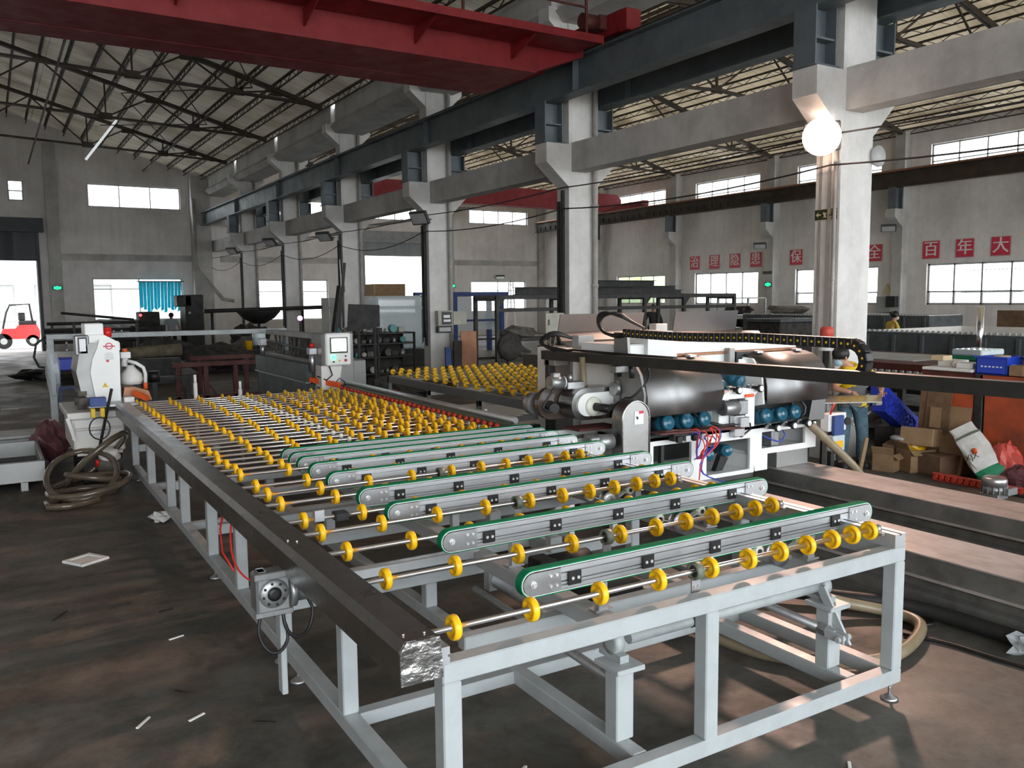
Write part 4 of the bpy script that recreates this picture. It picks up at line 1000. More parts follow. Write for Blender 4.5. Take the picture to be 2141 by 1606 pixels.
part('bench_profile', MB().cbox(4.40,4.48,7.1,7.8,.86,.92,.004), 'aluminium', ib)
for p in ((4.44,7.79),(5.0,7.79),(5.5,7.79)): part('pin', MB().cyl((p[0],p[1],.92),(p[0],p[1],1.02),.018,n=10).cyl((p[0],p[1],.93),(p[0],p[1],.935),.10,n=16), 'pipe_white', ib)
for x in (4.45,5.5): part('leg', MB().cbox(x,x+.06,7.76,7.82,0,.86,.004), 'aluminium', ib)
part('control_box', MB().cbox(4.75,5.05,7.65,7.75,.50,.82,.006), 'black', ib)
# ------------------------------------------------------------------ second edging line at the far end of the conveyor
ul = thing('edging_unit', 'white edging machine head with a red signal lamp at the conveyor end', 'machine', (1.1,11.8,0))
part('front_panel', MB().prism([(1.13,1.74),(1.34,1.71),(1.345,1.53),(1.325,.98),(1.12,.98),(1.05,1.04),(1.01,1.34),(1.04,1.5),(1.10,1.64)],'y',11.40,11.43), 'white_paint', ul)
part('body', MB().prism([(1.02,1.70),(1.34,1.70),(1.34,.95),(1.02,.98),(.90,1.1),(.86,1.35),(.90,1.56)],'y',11.43,12.25), 'panel_grey', ul)
part('top_box', MB().cbox(.98,1.19,11.5,11.9,1.79,1.93,.01), 'white_paint', ul)
part('top_box', MB().prism([(.98,1.79),(1.19,1.79),(1.36,1.69),(1.36,1.6),(.98,1.6)],'y',11.46,11.9), 'white_paint', ul)
sg = part('signal_lamp', MB().cyl((1.245,11.6,1.70),(1.245,11.6,1.76),.035,n=14), 'cast_grey', ul)
part('signal_dome', MB().cyl((1.245,11.6,1.76),(1.245,11.6,1.865),.044,n=16).ball((1.245,11.6,1.865),.044,12,6,(1,1,.4)), 'signal_red', sg, 'red signal dome')
cb = part('operator_box', MB().cbox(.86,1.02,11.44,11.62,1.55,1.79,.012), 'panel_grey', ul)
part('screen_frame', MB().box(.895,.995,11.43,11.442,1.575,1.77), 'black', cb); part('screen', MB().box(.91,.98,11.425,11.431,1.60,1.75), 'sticker_white', cb)
part('emblem', MB().cyl((1.23,11.396,1.655),(1.23,11.40,1.655),.042,n=20), 'button_red', ul)
part('emblem_face', MB().cyl((1.23,11.393,1.655),(1.23,11.396,1.655),.03,n=18), 'sticker_white', ul)
part('emblem_bar', MB().box(1.165,1.295,11.392,11.395,1.645,1.66), 'button_red', ul)
for i,w in enumerate((.07,.11,.09,.11,.10)): part('lettering', MB().box(1.225-w/2,1.225+w/2,11.396,11.4,1.565-i*.018,1.571-i*.018), 'pale_grey', ul)
part('stop_button', MB().cyl((1.205,11.385,1.475),(1.205,11.40,1.475),.016,n=14), 'button_red', ul)
part('warning_triangle', MB().prism([(1.13,1.155),(1.20,1.155),(1.165,1.215)],'y',11.395,11.40), 'warning_yellow', ul)
part('warning_mark', MB().prism([(1.160,1.166),(1.168,1.185),(1.163,1.185),(1.170,1.203),(1.157,1.182),(1.163,1.182)],'y',11.393,11.396), 'sign_dark', ul)
part('table_plate', MB().cbox(.95,1.5,11.2,11.9,.93,.96,.006), 'aluminium', ul)
part('base_casting', MB().cbox(.78,1.34,11.3,12.7,.38,.80,.02).cbox(.72,1.3,11.25,12.6,.80,.88,.01), 'cream_panel', ul)
part('base_ledge', MB().cbox(.80,1.30,11.26,11.32,.66,.69,.006).cbox(.80,1.30,11.22,11.34,.36,.40,.006), 'tank_white', ul)
part('nameplate', MB().cbox(.95,1.16,11.285,11.30,.60,.65,.006), 'zinc', ul)
part('base_foot', MB().cbox(.85,1.3,11.3,12.6,.0,.38,.02), 'dark_iron', ul)
part('side_lever', MB().cbox(.76,.80,11.3,11.36,.55,.84,.006).prism([(.70,.82),(.74,.84),(.80,.56),(.77,.55)],'y',11.2,11.24), 'cream_panel', ul)
part('crank_rod', MB().bar((1.20,11.1,1.16),(1.0,10.9,.44),.02,.03), 'dark_iron', ul)
fr = part('air_filter_unit', MB().cbox(.94,1.12,10.95,11.05,.97,1.08,.008), 'steel_blue', ul)
part('filter_cup', MB().cbox(.95,1.0,10.96,11.04,.84,.95,.008), 'warning_yellow', fr); part('filter_cup', MB().cbox(1.05,1.10,10.96,11.04,.84,.95,.008), 'warning_yellow', fr)
part('hose_loop', MB().tube([(1.0+.11*math.cos(t)+.03,10.92,.72+.13*math.sin(t)) for t in [2*PI*k/18 for k in range(18)]],.008,6,closed=True), 'black', ul)
# spindle head with white pipes next to it
part('spindle_motor', MB().cyl((1.42,11.7,1.38),(1.44,11.7,1.50),.04,n=14).cbox(1.38,1.50,11.64,11.76,1.48,1.56,.008), 'pipe_white', ul)
part('spindle_cap', MB().cyl((1.44,11.7,1.56),(1.44,11.7,1.60),.03,n=12), 'orange_plastic', ul)
part('spindle_cone', MB().lathe((1.50,11.7,1.15),(0,0,1),[(0,.12),(.05,.14),(.13,.13),(.2,.06),(.24,.04)],18), 'cream_panel', ul)
part('coolant_pipe', MB().tube([(1.46,11.62,1.45),(1.55,11.6,1.42),(1.63,11.58,1.36),(1.65,11.58,1.28),(1.645,11.58,1.16)],.022,10), 'pipe_white', ul)
part('pipe_tip', MB().cyl((1.645,11.58,1.17),(1.645,11.58,1.09),.026,n=10), 'orange_plastic', ul)
part('grinding_guard', MB().prism([(1.38,1.0),(1.72,.94),(1.68,1.06),(1.52,1.12),(1.40,1.12)],'y',11.6,11.9), 'copper_pipe', ul)
part('rubber_guide', MB().bar((1.50,11.5,1.06),(1.63,11.35,.985),.05,.06), 'orange_plastic', ul)
part('foot_block', MB().cbox(1.36,1.48,11.35,11.5,.93,1.02,.01), 'pipe_white', ul)
for i in range(6): part('base_motor', MB().cyl((.86,11.35+i*.12,1.0+.1*math.sin(i*2)),(.96,11.35+i*.12,1.0+.1*math.sin(i*2)),.05,n=12), 'clutter_mid', ul)
for x,z in ((2.28,1.16),(2.86,1.04)):
    single('guide_post', MB().cyl((x,11.75,.0),(x,11.75,z-.05),.026,n=12).cyl((x,11.75,z-.05),(x,11.75,z+.06),.018,n=12), 'pipe_white', 'taller white guide post beyond the conveyor end' if x < 2.5 else 'shorter white guide post beyond the conveyor end', 'post')

ur = thing('edging_unit', 'grey edging machine head with a white touch-screen control panel', 'machine', (4.3,13,0))
part('wheel_cover', MB().cbox(3.92,4.02,12.15,14.95,.99,1.25,.01), 'green_steel', ur)
part('wheel_cover', MB().cbox(3.96,4.06,12.15,14.95,.45,.97,.01), 'green_steel', ur)
part('cover_trim', MB().cbox(3.90,3.98,12.15,14.95,.965,.995,.004), 'zinc', ur)
part('body', MB().cbox(4.06,4.75,11.9,15.0,.2,1.30,.015), 'panel_grey', ur)
part('cabinet', MB().cbox(4.02,4.5,11.75,12.2,.25,1.71,.012), 'panel_grey', ur)
part('cable_tray', MB().cbox(4.12,4.30,12.2,14.95,1.60,1.68,.008), 'pale_grey', ur)
for i in range(9): part('hanging_hose', MB().tube([(4.2,12.5+i*.27,1.6),(4.2+.03*(i%3-1),12.5+i*.27,1.4),(4.2,12.5+i*.27+.04,1.22)],.02,6), 'clutter_mid', ur)
part('backboard', MB().box(4.5,4.52,12.2,14.9,1.25,1.6), 'clutter_mid', ur)
part('tie_bar', MB().cyl((4.08,12.2,1.42),(4.08,14.7,1.50),.02,n=8), 'green_steel', ur)
cp = part('control_panel', MB().cbox(4.04,4.415,11.62,11.74,1.25,1.715,.02), 'white_paint', ur, 'white control panel with lit screen')
part('screen_bezel', MB().box(4.10,4.36,11.612,11.622,1.43,1.655), 'sign_dark', cp); part('screen', MB().box(4.12,4.34,11.608,11.613,1.455,1.64), 'screen_white', cp)
part('start_lamp', MB().cyl((4.145,11.60,1.375),(4.145,11.62,1.375),.024,n=14), 'led_green', cp)
part('stop_button', MB().cyl((4.325,11.60,1.325),(4.325,11.62,1.325),.02,n=14), 'button_red', cp)
part('knob', MB().cyl((4.145,11.60,1.31),(4.145,11.62,1.31),.012,n=10), 'black', cp); part('knob', MB().cyl((4.235,11.60,1.32),(4.235,11.62,1.32),.012,n=10), 'warning_yellow', cp); part('knob', MB().cyl((4.325,11.60,1.385),(4.325,11.62,1.385),.011,n=10), 'black', cp)
part('panel_pedestal', MB().prism([(3.99,1.25),(4.30,1.25),(4.25,.95),(3.99,.92)],'y',11.70,11.95), 'cream_panel', ur)
part('panel_foot', MB().cbox(3.99,4.3,11.72,12.0,.0,.95,.01), 'cream_panel', ur)
part('spindle', MB().cyl((3.96,12.0,1.15),(3.96,12.0,1.45),.04,n=12).cbox(3.90,4.02,11.94,12.06,1.40,1.50,.008), 'zinc', ur); part('spindle_cap', MB().ball((3.96,12.0,1.53),.04,12,8), 'signal_red', ur)
part('spindle', MB().cyl((3.96,14.6,1.25),(3.96,14.6,1.45),.04,n=12).cbox(3.90,4.02,14.54,14.66,1.42,1.54,.008), 'zinc', ur)
part('rubber_guide', MB().bar((3.93,12.0,1.04),(4.18,11.5,.985),.06,.07), 'orange_plastic', ur)
part('cable', MB().tube([(4.10,11.68,1.25),(4.13,11.64,1.12),(4.05,11.66,1.05),(3.96,11.8,1.10)],.01,6).tube([(4.15,11.6,1.0),(4.2,11.55,1.08),(4.28,11.56,1.02),(4.3,11.6,.96)],.008,6), 'black', ur)
gt = thing('cable_bridge', 'grey square tube bridge on a post spanning between the two edging heads', 'frame', (.8,15,0))
part('bridge_tube', MB().cbox(.74,4.5,14.96,15.04,1.615,1.695,.006), 'slate_paint', gt)
part('bridge_post', MB().cbox(.74,.84,14.95,15.05,0,1.62,.006), 'slate_paint', gt)
part('bridge_post', MB().cbox(4.42,4.52,14.96,15.04,1.3,1.62,.006), 'slate_paint', gt)
part('post_plate', MB().cbox(.66,.92,14.87,15.13,0,.02,.004), 'slate_paint', gt)
for i in range(3): part('reflector', MB().box(.66,.73,14.94,14.95,.34-i*.1,.40-i*.1), 'red_plastic', gt)
part('plastic_film', MB().lump((.80,14.98,1.1),.10,.10,.42,5,10,8,.2), 'film_clear', gt)
part('cable', MB().tube([(.74,15,1.66),(.60,15,1.55),(.56,15,1.35),(.62,15,1.2),(.72,15,1.18)],.018,6), 'black', gt)
sb = thing('wrapped_roll', 'mauve plastic wrapped bundle beside the edging head', 'bundle', (.62,13.3,0))
part('bundle_heap', MB().lump((.62,13.2,.30),.24,.30,.28,11,14,8,.3), 'pink_wrap', sb)

# ------------------------------------------------------------------ bridge cranes
c1 = thing('bridge_crane', 'red double-girder overhead crane crossing the first hall', 'crane', (-.4,13,5.8))
def girder(x0, x1, y0, y1, zb, zt, par, taper=1.0):
    poly = [(x0,zt),(x1,zt),(x1,zt-.32),(x1-taper,zb),(x0+taper,zb),(x0,zt-.32)]
    g = part('girder', MB().prism(poly,'y',y0,y1), 'crane_red', par)
    part('bottom_flange', MB().box(x0+taper,x1-taper,y0-.08,y1+.08,zb-.03,zb), 'crane_red', g)
    part('top_flange', MB().box(x0,x1,y0-.1,y1+.1,zt,zt+.03), 'crane_red', g)
    return g
girder(-9.7,8.85,12.02,12.42,5.86,6.55,c1); girder(-9.7,8.85,13.20,13.60,5.86,6.55,c1)
part('soffit_plate', MB().box(-8.7,7.85,12.40,13.22,5.835,5.86), 'crane_red', c1)
part('walkway', MB().box(-9.5,8.62,11.18,11.92,6.24,6.28), 'crane_red', c1)
part('walkway_kick', MB().box(-9.5,8.62,11.16,11.18,6.20,6.32), 'crane_red', c1)
for i in range(10): part('walkway_bracket', MB().prism([(11.2,6.24),(12.02,6.24),(12.02,6.0),(11.95,6.0)],'x',7.4-i*1.7,7.42-i*1.7), 'crane_red', c1)
for i in range(7): part('rail_post', MB().bar((8.3-i*2.2,11.2,6.28),(8.3-i*2.2,11.2,7.15),.035,.035), 'rust_red', c1)
part('hand_rail', MB().bar((-9.0,11.2,7.15),(8.3,11.2,7.15),.035,.035), 'rust_red', c1); part('hand_rail', MB().bar((-9.0,11.2,6.72),(8.3,11.2,6.72),.03,.03), 'rust_red', c1)
for x in (9.10,-9.9): part('end_truck', MB().cbox(x-.13,x+.13,11.15,14.8,6.47,6.80,.01), 'crane_red', c1)
for y in (11.6,14.3): part('truck_wheel', MB().cyl((9.05,y,6.55),(9.15,y,6.55),.11,n=16), 'dark_iron', c1)
part('buffer_box', MB().cbox(8.95,9.25,11.0,11.2,6.44,6.78,.01), 'crane_red', c1)
part('drive_motor', MB().cyl((8.5,11.6,6.66),(8.8,11.6,6.66),.12,n=14).cbox(8.8,8.95,11.5,11.7,6.55,6.78,.01), 'rust_red', c1)
c2 = thing('bridge_crane', 'red single-girder overhead crane far down the second hall', 'crane', (19.3,35,6.5))
g = part('girder', MB().prism([(10.5,7.35),(27.7,7.35),(28.0,7.1),(28.0,6.85),(27.0,6.52),(11.5,6.52),(10.5,6.85)],'y',34.8,35.25), 'crane_red', c2)
part('bottom_flange', MB().box(11.5,27.0,34.72,35.33,6.49,6.52), 'crane_red', g)
part('end_truck', MB().cbox(28.2,28.46,33.2,36.8,6.67,6.95,.01), 'crane_red', c2); part('end_truck', MB().cbox(10.15,10.41,33.2,36.8,6.45,6.75,.01), 'crane_red', c2)
part('truck_arm', MB().cbox(27.8,28.3,33.0,33.25,6.70,6.86,.01), 'crane_red', c2)

# ------------------------------------------------------------------ lights, signs, wires, boxes on the columns
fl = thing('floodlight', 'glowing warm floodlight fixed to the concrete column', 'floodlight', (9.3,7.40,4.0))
aim = Vector((-.80,-.56,-.22)).normalized(); side = aim.cross(Vector((0,0,1))).normalized(); upv = side.cross(aim)
fc = Vector((9.16,7.36,4.19))
Mf = Matrix((( side.x,-aim.x,upv.x,fc.x),(side.y,-aim.y,upv.y,fc.y),(side.z,-aim.z,upv.z,fc.z),(0,0,0,1)))
part('housing', MB().cbox(-.22,.22,.01,.10,-.18,.18,.012).xf(Mf), 'floodlight', fl)
part('lamp_face', MB().lathe((0,.012,0),(0,-1,0),[(0,.235),(.02,.235),(.035,.20),(.045,.12),(.048,.05)],24).xf(Mf), 'lamp_glow', fl)  # face made wider to take in the lamp's halo
part('yoke', MB().bar((9.16,7.38,4.19),(9.42,7.45,4.19),.03,.03), 'floodlight', fl)
lt = bpy.data.lights.new('floodlight_beam','SPOT'); lt.energy = 175; lt.color = (1,.62,.48); lt.spot_size = 2.4; lt.spot_blend = .8; lt.shadow_soft_size = .25
lo = link('floodlight_beam', lt, fl); lo.matrix_parent_inverse = Matrix.Identity(4); lo.location = (fc+aim*.10)-Vector((9.3,7.40,4.0)); lo.rotation_euler = aim.to_track_quat('-Z','Y').to_euler()
def flood(p, dx, dz, label, wallx=None):
    t = thing('floodlight', label, 'floodlight', p, 'unlit floodlights')
    a = Vector((dx,-.35,dz)).normalized(); s = a.cross(Vector((0,0,1))).normalized(); u = s.cross(a); c = Vector(p)
    M_ = Matrix(((s.x,-a.x,u.x,c.x),(s.y,-a.y,u.y,c.y),(s.z,-a.z,u.z,c.z),(0,0,0,1)))
    part('housing', MB().cbox(-.26,.26,-.02,.07,-.17,.17,.012).xf(M_), 'floodlight', t)
    part('lens', MB().box(-.22,.22,-.026,-.02,-.13,.13).xf(M_), 'pale_grey', t)
    part('bracket', MB().bar(c,c+Vector((.4 if wallx is None else wallx,.15,0)),.03,.03), 'floodlight', t)
flood((9.02,18.95,4.12),-.8,-.5,'small unlit floodlight on the column with the open electrical box')
flood((8.95,25.6,4.10),-.6,-.7,'unlit floodlight on the column with the leaning steel bars')
flood((8.95,31.5,4.28),-.6,-.7,'unlit floodlight on the fifth column along')
flood((8.95,37.2,4.25),-.6,-.7,'unlit floodlight on the sixth column along, nearest the far wall')
flood((28.05,25.55,4.25),-.5,-.8,'unlit wall floodlight between the signs, above the green exit lamp',.5)
flood((28.05,19.5,4.55),-.5,-.8,'unlit wall floodlight just beside the farthest-along window grille',.5)
flood((25.68,43.1,3.36),-.2,-.8,'unlit floodlight above the far wall window',0)
mb = MB().ball((10.15,7.5,4.0),.13,14,8); 
single('horn_speaker', MB().lathe((10.12,7.45,4.0),(0,-1,0),[(0,.05),(.08,.06),(.22,.14),(.24,.14)],16), 'pale_grey', 'grey horn speaker on the lamp-lit column', 'speaker')

mat('sign_edge', (.55,.45,.44), .6)
SL_ = {'治':'red wall sign reading zhi, first of the row beside the rack','理':'red wall sign reading li, second of the row of four','隐':'red wall sign reading yin, third of the row of four','患':'red wall sign reading huan, fourth of the row, beside the floodlight','保':'red wall sign reading bao, alone above the window left of the lamp-lit column','全':'red wall sign reading quan, just right of the lamp-lit column','百':'red wall sign reading bai, first over the grille window','年':'red wall sign reading nian, middle one over the grille window','大':'red wall sign reading da, nearest the picture edge'}
SIGNS = [('治',30.33),('理',29.04),('隐',27.76),('患',26.52),('保',24.33),('全',20.63),('百',18.35),('年',17.11),('大',15.88)]
for ch,y in SIGNS:
    t = thing('wall_sign', SL_[ch], 'sign', (RX-.02,y,3.40), 'red character signs on the wall')
    part('sign_border', MB().box(RX-.02,RX-.005,y-.335,y+.335,3.41,4.07), 'sign_edge', t)
    part('sign_board', MB().box(RX-.03,RX-.02,y-.31,y+.31,3.435,4.045), 'sign_red', t)
    for k in (0,1,2): # stroke weight
        o = lettering(ch, .56, 'sign_white', t, (-.012-.001*k, .008*(k-1), .34), (PI/2,0,-PI/2))
def exit_sign(p, ax, label):
    t = thing('exit_sign', label, 'exit sign', p)
    x,y,z = p
    if ax == 'y':
        part('sign_case', MB().cbox(x-.2,x+.2,y,y+.05,z-.09,z+.09,.008), 'sign_dark', t); part('lit_face', MB().box(x-.15,x+.15,y-.006,y,z-.05,z+.06).prism([(x-.08,z-.07),(x+.08,z-.07),(x+.02,z+.08),(x-.04,z+.08)],'y',y-.008,y), 'exit_green', t)
    else:
        part('sign_case', MB().cbox(x,x+.05,y-.2,y+.2,z-.1,z+.1,.008), 'sign_dark', t); part('lit_face', MB().box(x-.006,x,y-.15,y+.15,z-.05,z+.05).prism([(y-.07,z-.08),(y+.07,z-.08),(y+.03,z+.08),(y-.03,z+.08)],'x',x-.008,x), 'exit_green', t)
exit_sign((2.71,YB-.28,2.81),'y','green lit exit sign on the wall beside the forklift doorway')
exit_sign((22.6,YB-.28,2.87),'y','green lit exit sign on the pink far wall')
exit_sign((9.34,25.3,2.50),'x','green lit exit sign on the column with the leaning bars')
exit_sign((28.47,25.45,2.64),'x','green lit exit sign on the wall under the red signs')
single('notice_plate', MB().cbox(28.46,28.5,25.25,25.75,3.08,3.2,.004), 'sign_dark', 'small dark notice plate above the green exit lamp', 'sign')
es = thing('direction_sign', 'dark and gold exit direction sign with an arrow on the lamp-lit column', 'sign', (9.395,7.46,3.16))
part('sign_board', MB().box(9.40,9.415,7.29,7.63,3.16,3.31), 'sign_dark', es)
part('sign_border', MB().box(9.397,9.40,7.29,7.63,3.16,3.168).box(9.397,9.40,7.29,7.63,3.302,3.31), 'sign_gold', es)
part('arrow', MB().prism([(7.61,3.235),(7.575,3.265),(7.575,3.243),(7.535,3.243),(7.535,3.227),(7.575,3.227),(7.575,3.205)],'x',9.396,9.40), 'sign_gold', es)
part('running_figure', MB().prism([(7.50,3.19),(7.48,3.22),(7.50,3.25),(7.485,3.27),(7.465,3.25),(7.44,3.26),(7.46,3.23),(7.445,3.20),(7.465,3.19),(7.475,3.21)],'x',9.396,9.40), 'sign_gold', es)
lettering('安全', .075, 'sign_gold', es, (-.001,-.11,.098), (PI/2,0,-PI/2)); lettering('出口', .05, 'sign_gold', es, (-.001,-.11,.03), (PI/2,0,-PI/2))
# electrical boxes
eb = thing('electrical_box', 'beige electrical box with its door hanging open on the column', 'electrical box', (9.75,19.15,1.5))
part('box_body', MB().cbox(9.56,9.98,19.10,19.25,1.50,1.88,.008), 'box_beige', eb); part('box_inside', MB().box(9.66,9.94,19.095,19.10,1.53,1.85), 'black', eb)
part('breaker', MB().cbox(9.70,9.90,19.07,19.10,1.60,1.66,.004), 'pipe_white', eb); part('breaker', MB().cbox(9.70,9.88,19.07,19.10,1.70,1.77,.004), 'pipe_white', eb)
part('box_door', MB().cbox(9.98,10.36,19.08,19.10,1.52,1.86,.004), 'box_beige', eb)
eb2 = thing('electrical_box', 'small grey meter frame below the open electrical box', 'electrical box', (9.75,19.18,1.3))
part('box_frame', MB().cbox(9.56,9.96,19.12,19.24,1.33,1.49,.006), 'black', eb2); part('box_face', MB().box(9.60,9.92,19.11,19.12,1.36,1.46), 'pale_grey', eb2)
eb3 = thing('electrical_box', 'beige electrical box seen through the dark storage rack', 'electrical box', (8.95,13.15,1.5))
part('box_body', MB().cbox(8.74,9.16,13.05,13.25,1.52,1.90,.008), 'box_beige', eb3); part('latch', MB().box(8.79,8.82,13.04,13.05,1.68,1.78), 'black', eb3)
part('box_bracket', MB().box(9.16,9.42,13.15,13.25,1.6,1.65).box(9.16,9.42,13.15,13.25,1.8,1.85), 'box_beige', eb3)
for k in range(3): part('cable', MB().tube([(8.8+.12*k,13.15,1.52),(8.78+.1*k,13.12,1.35),(8.9+.06*k,13.2,1.15),(9.3,13.25,.95)],.014,6), 'tan_hose', eb3)
# conduits and strung wires along the columns
def wires(name, label, pts_list, r=.012):
    t = thing(name, label, 'wire', pts_list[0][0]); 
    for pts in pts_list: part('wire_strand', MB().tube(pts,r,5), 'wire', t)
def sag(p,q,s,n=10):
    p=Vector(p);q=Vector(q); return [tuple(p.lerp(q,i/n)-Vector((0,0,s*4*(i/n)*(1-i/n)))) for i in range(n+1)]
ws=[]
for k in range(-1,6):
    y0=7.35+6*k; ws.append(sag((9.36,y0,4.24),(9.36,y0+6,4.24),.06)); ws.append(sag((9.34,y0,3.85),(9.34,y0+6,3.85),.30 if k>1 else .12))
wires('strung_wire','black wires strung from column to column below the corbels',ws)
ws=[]
for k in range(2,6):
    for j in range(5): ws.append(sag((10.3+j*.12,7.4+6*k,4.5),(10.3+j*.12,13.4+6*k,4.5),.05))
wires('strung_wire','bundle of thin parallel wires strung behind the columns',ws,.008)
for k in range(0,6):
    y=7.26+6*k
    single('conduit', MB().box(9.37 if k else 9.395,9.42,y+.14,y+.20 if k else y+.17,1.0 if k else .0,4.2).box(9.36 if k else 9.41,9.42,y+.28,y+.32,1.2,4.0), 'pvc_pipe' if k==0 else 'dark_iron', 'dark cable conduit up the concrete column '+names[k], 'conduit', 'column conduits')
# drain pipe bent off the corner column at the far end
dp = thing('drain_pipe','angled white drain pipe beside the far corner column','pipe',(8.6,43,0))
part('pipe', MB().tube([(8.62,42.92,7.0),(8.62,42.92,3.9),(8.7,42.8,3.6),(9.6,42.0,2.25),(10.1,41.8,2.15)],.09,10), 'pvc_pipe', dp)
# ------------------------------------------------------------------ people
def skin_obj(name, verts, edges, m, parent, sub=2, base=(0,0,0)):
    me = bpy.data.meshes.new(name); b = wloc(parent) if parent is not None else Vector(base)
    me.from_pydata([tuple(Vector(v[0])-b) for v in verts], edges, []); me.materials.append(MAT[m])
    o = link(name, me, parent)
    if parent is None: o.location = base
    md = o.modifiers.new('skin','SKIN'); md.use_smooth_shade = True
    if not me.skin_vertices: 
        bm = bmesh.new(); bm.from_mesh(me); bm.verts.layers.skin.verify(); bm.to_mesh(me); bm.free()
    for i,v in enumerate(verts):
        sv = me.skin_vertices[0].data[i]; r = v[1]; sv.radius = (r[0],r[1]) if isinstance(r,tuple) else (r,r); sv.use_root = i == 0
    s = o.modifiers.new('sub','SUBSURF'); s.levels = sub; s.render_levels = sub
    return o
def chain(verts, edges, pts, start=None):
    prev = start
    for p in pts:
        verts.append(p); i = len(verts)-1
        if prev is not None: edges.append((prev,i))
        prev = i
    return prev
def person(label, base, F, J, top, bottom, hair='hair', shoes='shoe', sleeve=1, mask=None, extra=None, long_sleeve=False):
    """base: ground point; F: facing; J: joints given as (forward, sideways-left, up) from the base point"""
    B = Vector(base); F = Vector(F).normalized(); S_ = Vector((0,0,1)).cross(F)
    W = lambda a: B + F*a[0] + S_*a[1] + Vector((0,0,a[2]))
    root = None
    v=[]; e=[]
    pel = chain(v,e,[(W(J['hip']),(.13,.10))])
    mid = chain(v,e,[(W(J['waist']),(.12,.09)),(W(J['chest']),(.15,.10))],pel)
    nk = chain(v,e,[(W(J['neck']),.055)],mid)
    hd = W(J['head'])
    chain(v,e,[(hd-Vector((0,0,.05))+F*.01,.075),(hd+Vector((0,0,.03)),(.085,.09)),(hd+Vector((0,0,.09)),.06)],nk)
    hands = {}
    for s in 'lr':
        sh = chain(v,e,[(W(J['sh_'+s]),.055),(W(J['el_'+s]),.040),(W(J['wr_'+s]),.028)],mid)
        wr = W(J['wr_'+s]); hd_ = (wr-W(J['el_'+s])).normalized(); 
        palm = chain(v,e,[(wr+hd_*.05,(.038,.018))],sh); hands[s]=(wr,hd_)
        leg = chain(v,e,[(W(J['hp_'+s]),.085),(W(J['kn_'+s]),.058),(W(J['an_'+s]),.042),(W(J['toe_'+s]),.035)],pel)
    body = skin_obj('person', v, e, 'skin', None, 2, base); tag(body, label, 'person')
    # fingers
    for s in 'lr':
        wr,hd_ = hands[s]; sd = hd_.cross(Vector((0,0,1))); sd = sd.normalized() if sd.length>.1 else S_; dn = Vector((0,0,-1))
        for k,(o,l) in enumerate(((-.028,.06),(-.010,.075),(.010,.07),(.028,.055))):
            p = wr+hd_*.075+sd*o; vv=[(p,.009),(p+hd_*l*.55+dn*.008,.0085),(p+hd_*l*.9+dn*.03,.007)]
            skin_obj('finger',vv,[(0,1),(1,2)],'skin',body,1)
        p = wr+hd_*.03-sd*.03; skin_obj('thumb',[(p,.011),(p+hd_*.03-sd*.025,.010),(p+hd_*.055-sd*.028,.008)],[(0,1),(1,2)],'skin',body,1)
    # face
    fz = Vector((0,0,1)); lk = J.get('look',(1,0)); fd = (F*lk[0]+S_*lk[1]-fz*J.get('nod',0)).normalized(); fs = fd.cross(fz).normalized(); fu = fs.cross(fd)
    part('nose', MB().ball(hd+fd*.092+fu*.0,.014,8,6,(1,1,1.3)), 'skin', body)
    for q in (-1,1):
        part('eye', MB().ball(hd+fd*.082+fs*.032*q+fu*.025,.010,8,6), 'hair', body)
        part('ear', MB().ball(hd+fs*.088*q+fu*.0,.022,8,6,(.6,1,1.3)), 'skin', body)
    part('mouth', MB().ball(hd+fd*.082-fu*.045,.018,8,4,(1,1,.3)), 'button_red', body)
    if mask: part('face_mask', MB().ball(hd+fd*.045-fu*.035,.066,14,8,(1,1,.85)), mask, body)
    part('hair', MB().ball(hd-fd*.022+fu*.045,.105,14,9,(1,1,.98)), hair, body)
    # clothes
    v=[];e=[]; g=.028
    pel = chain(v,e,[(W(J['waist']),(.165,.14))]); up=[(W(J['chest']),(.195,.155))]
    mid = chain(v,e,up,pel); chain(v,e,[(W(J['neck'])-Vector((0,0,.03)),.085)],mid)
    dn = chain(v,e,[(W(J['hip'])+Vector((0,0,.02)),(.165,.125))],pel)
    for s in 'lr':
        el = Vector(W(J['el_'+s])); sh = Vector(W(J['sh_'+s])); wr = Vector(W(J['wr_'+s]))
        if long_sleeve: chain(v,e,[(sh,.082),(el,.062),(wr.lerp(el,.08),.045)],mid)
        else: chain(v,e,[(sh,.082),(sh.lerp(el,.75),.068)],mid)
    skin_obj('shirt', v, e, top, body, 2)
    v=[];e=[]; pel = chain(v,e,[(W(J['hip'])+Vector((0,0,.05)),(.160,.12))])
    for s in 'lr': chain(v,e,[(W(J['hp_'+s]),.105),(W(J['kn_'+s]),.080),(W(J['an_'+s])-Vector((0,0,.02)),.072)],pel)
    skin_obj('trousers', v, e, bottom, body, 2)
    for s in 'lr':
        a=W(J['an_'+s]); t_=W(J['toe_'+s]); part('shoe', MB().cbox(-.13,.14,-.045,.045,0,.085,.02).xf(Matrix(((F.x,S_.x,0,a.x+F.x*.05),(F.y,S_.y,0,a.y+F.y*.05),(0,0,1,B.z),(0,0,0,1)))), shoes, body)
    return body, W
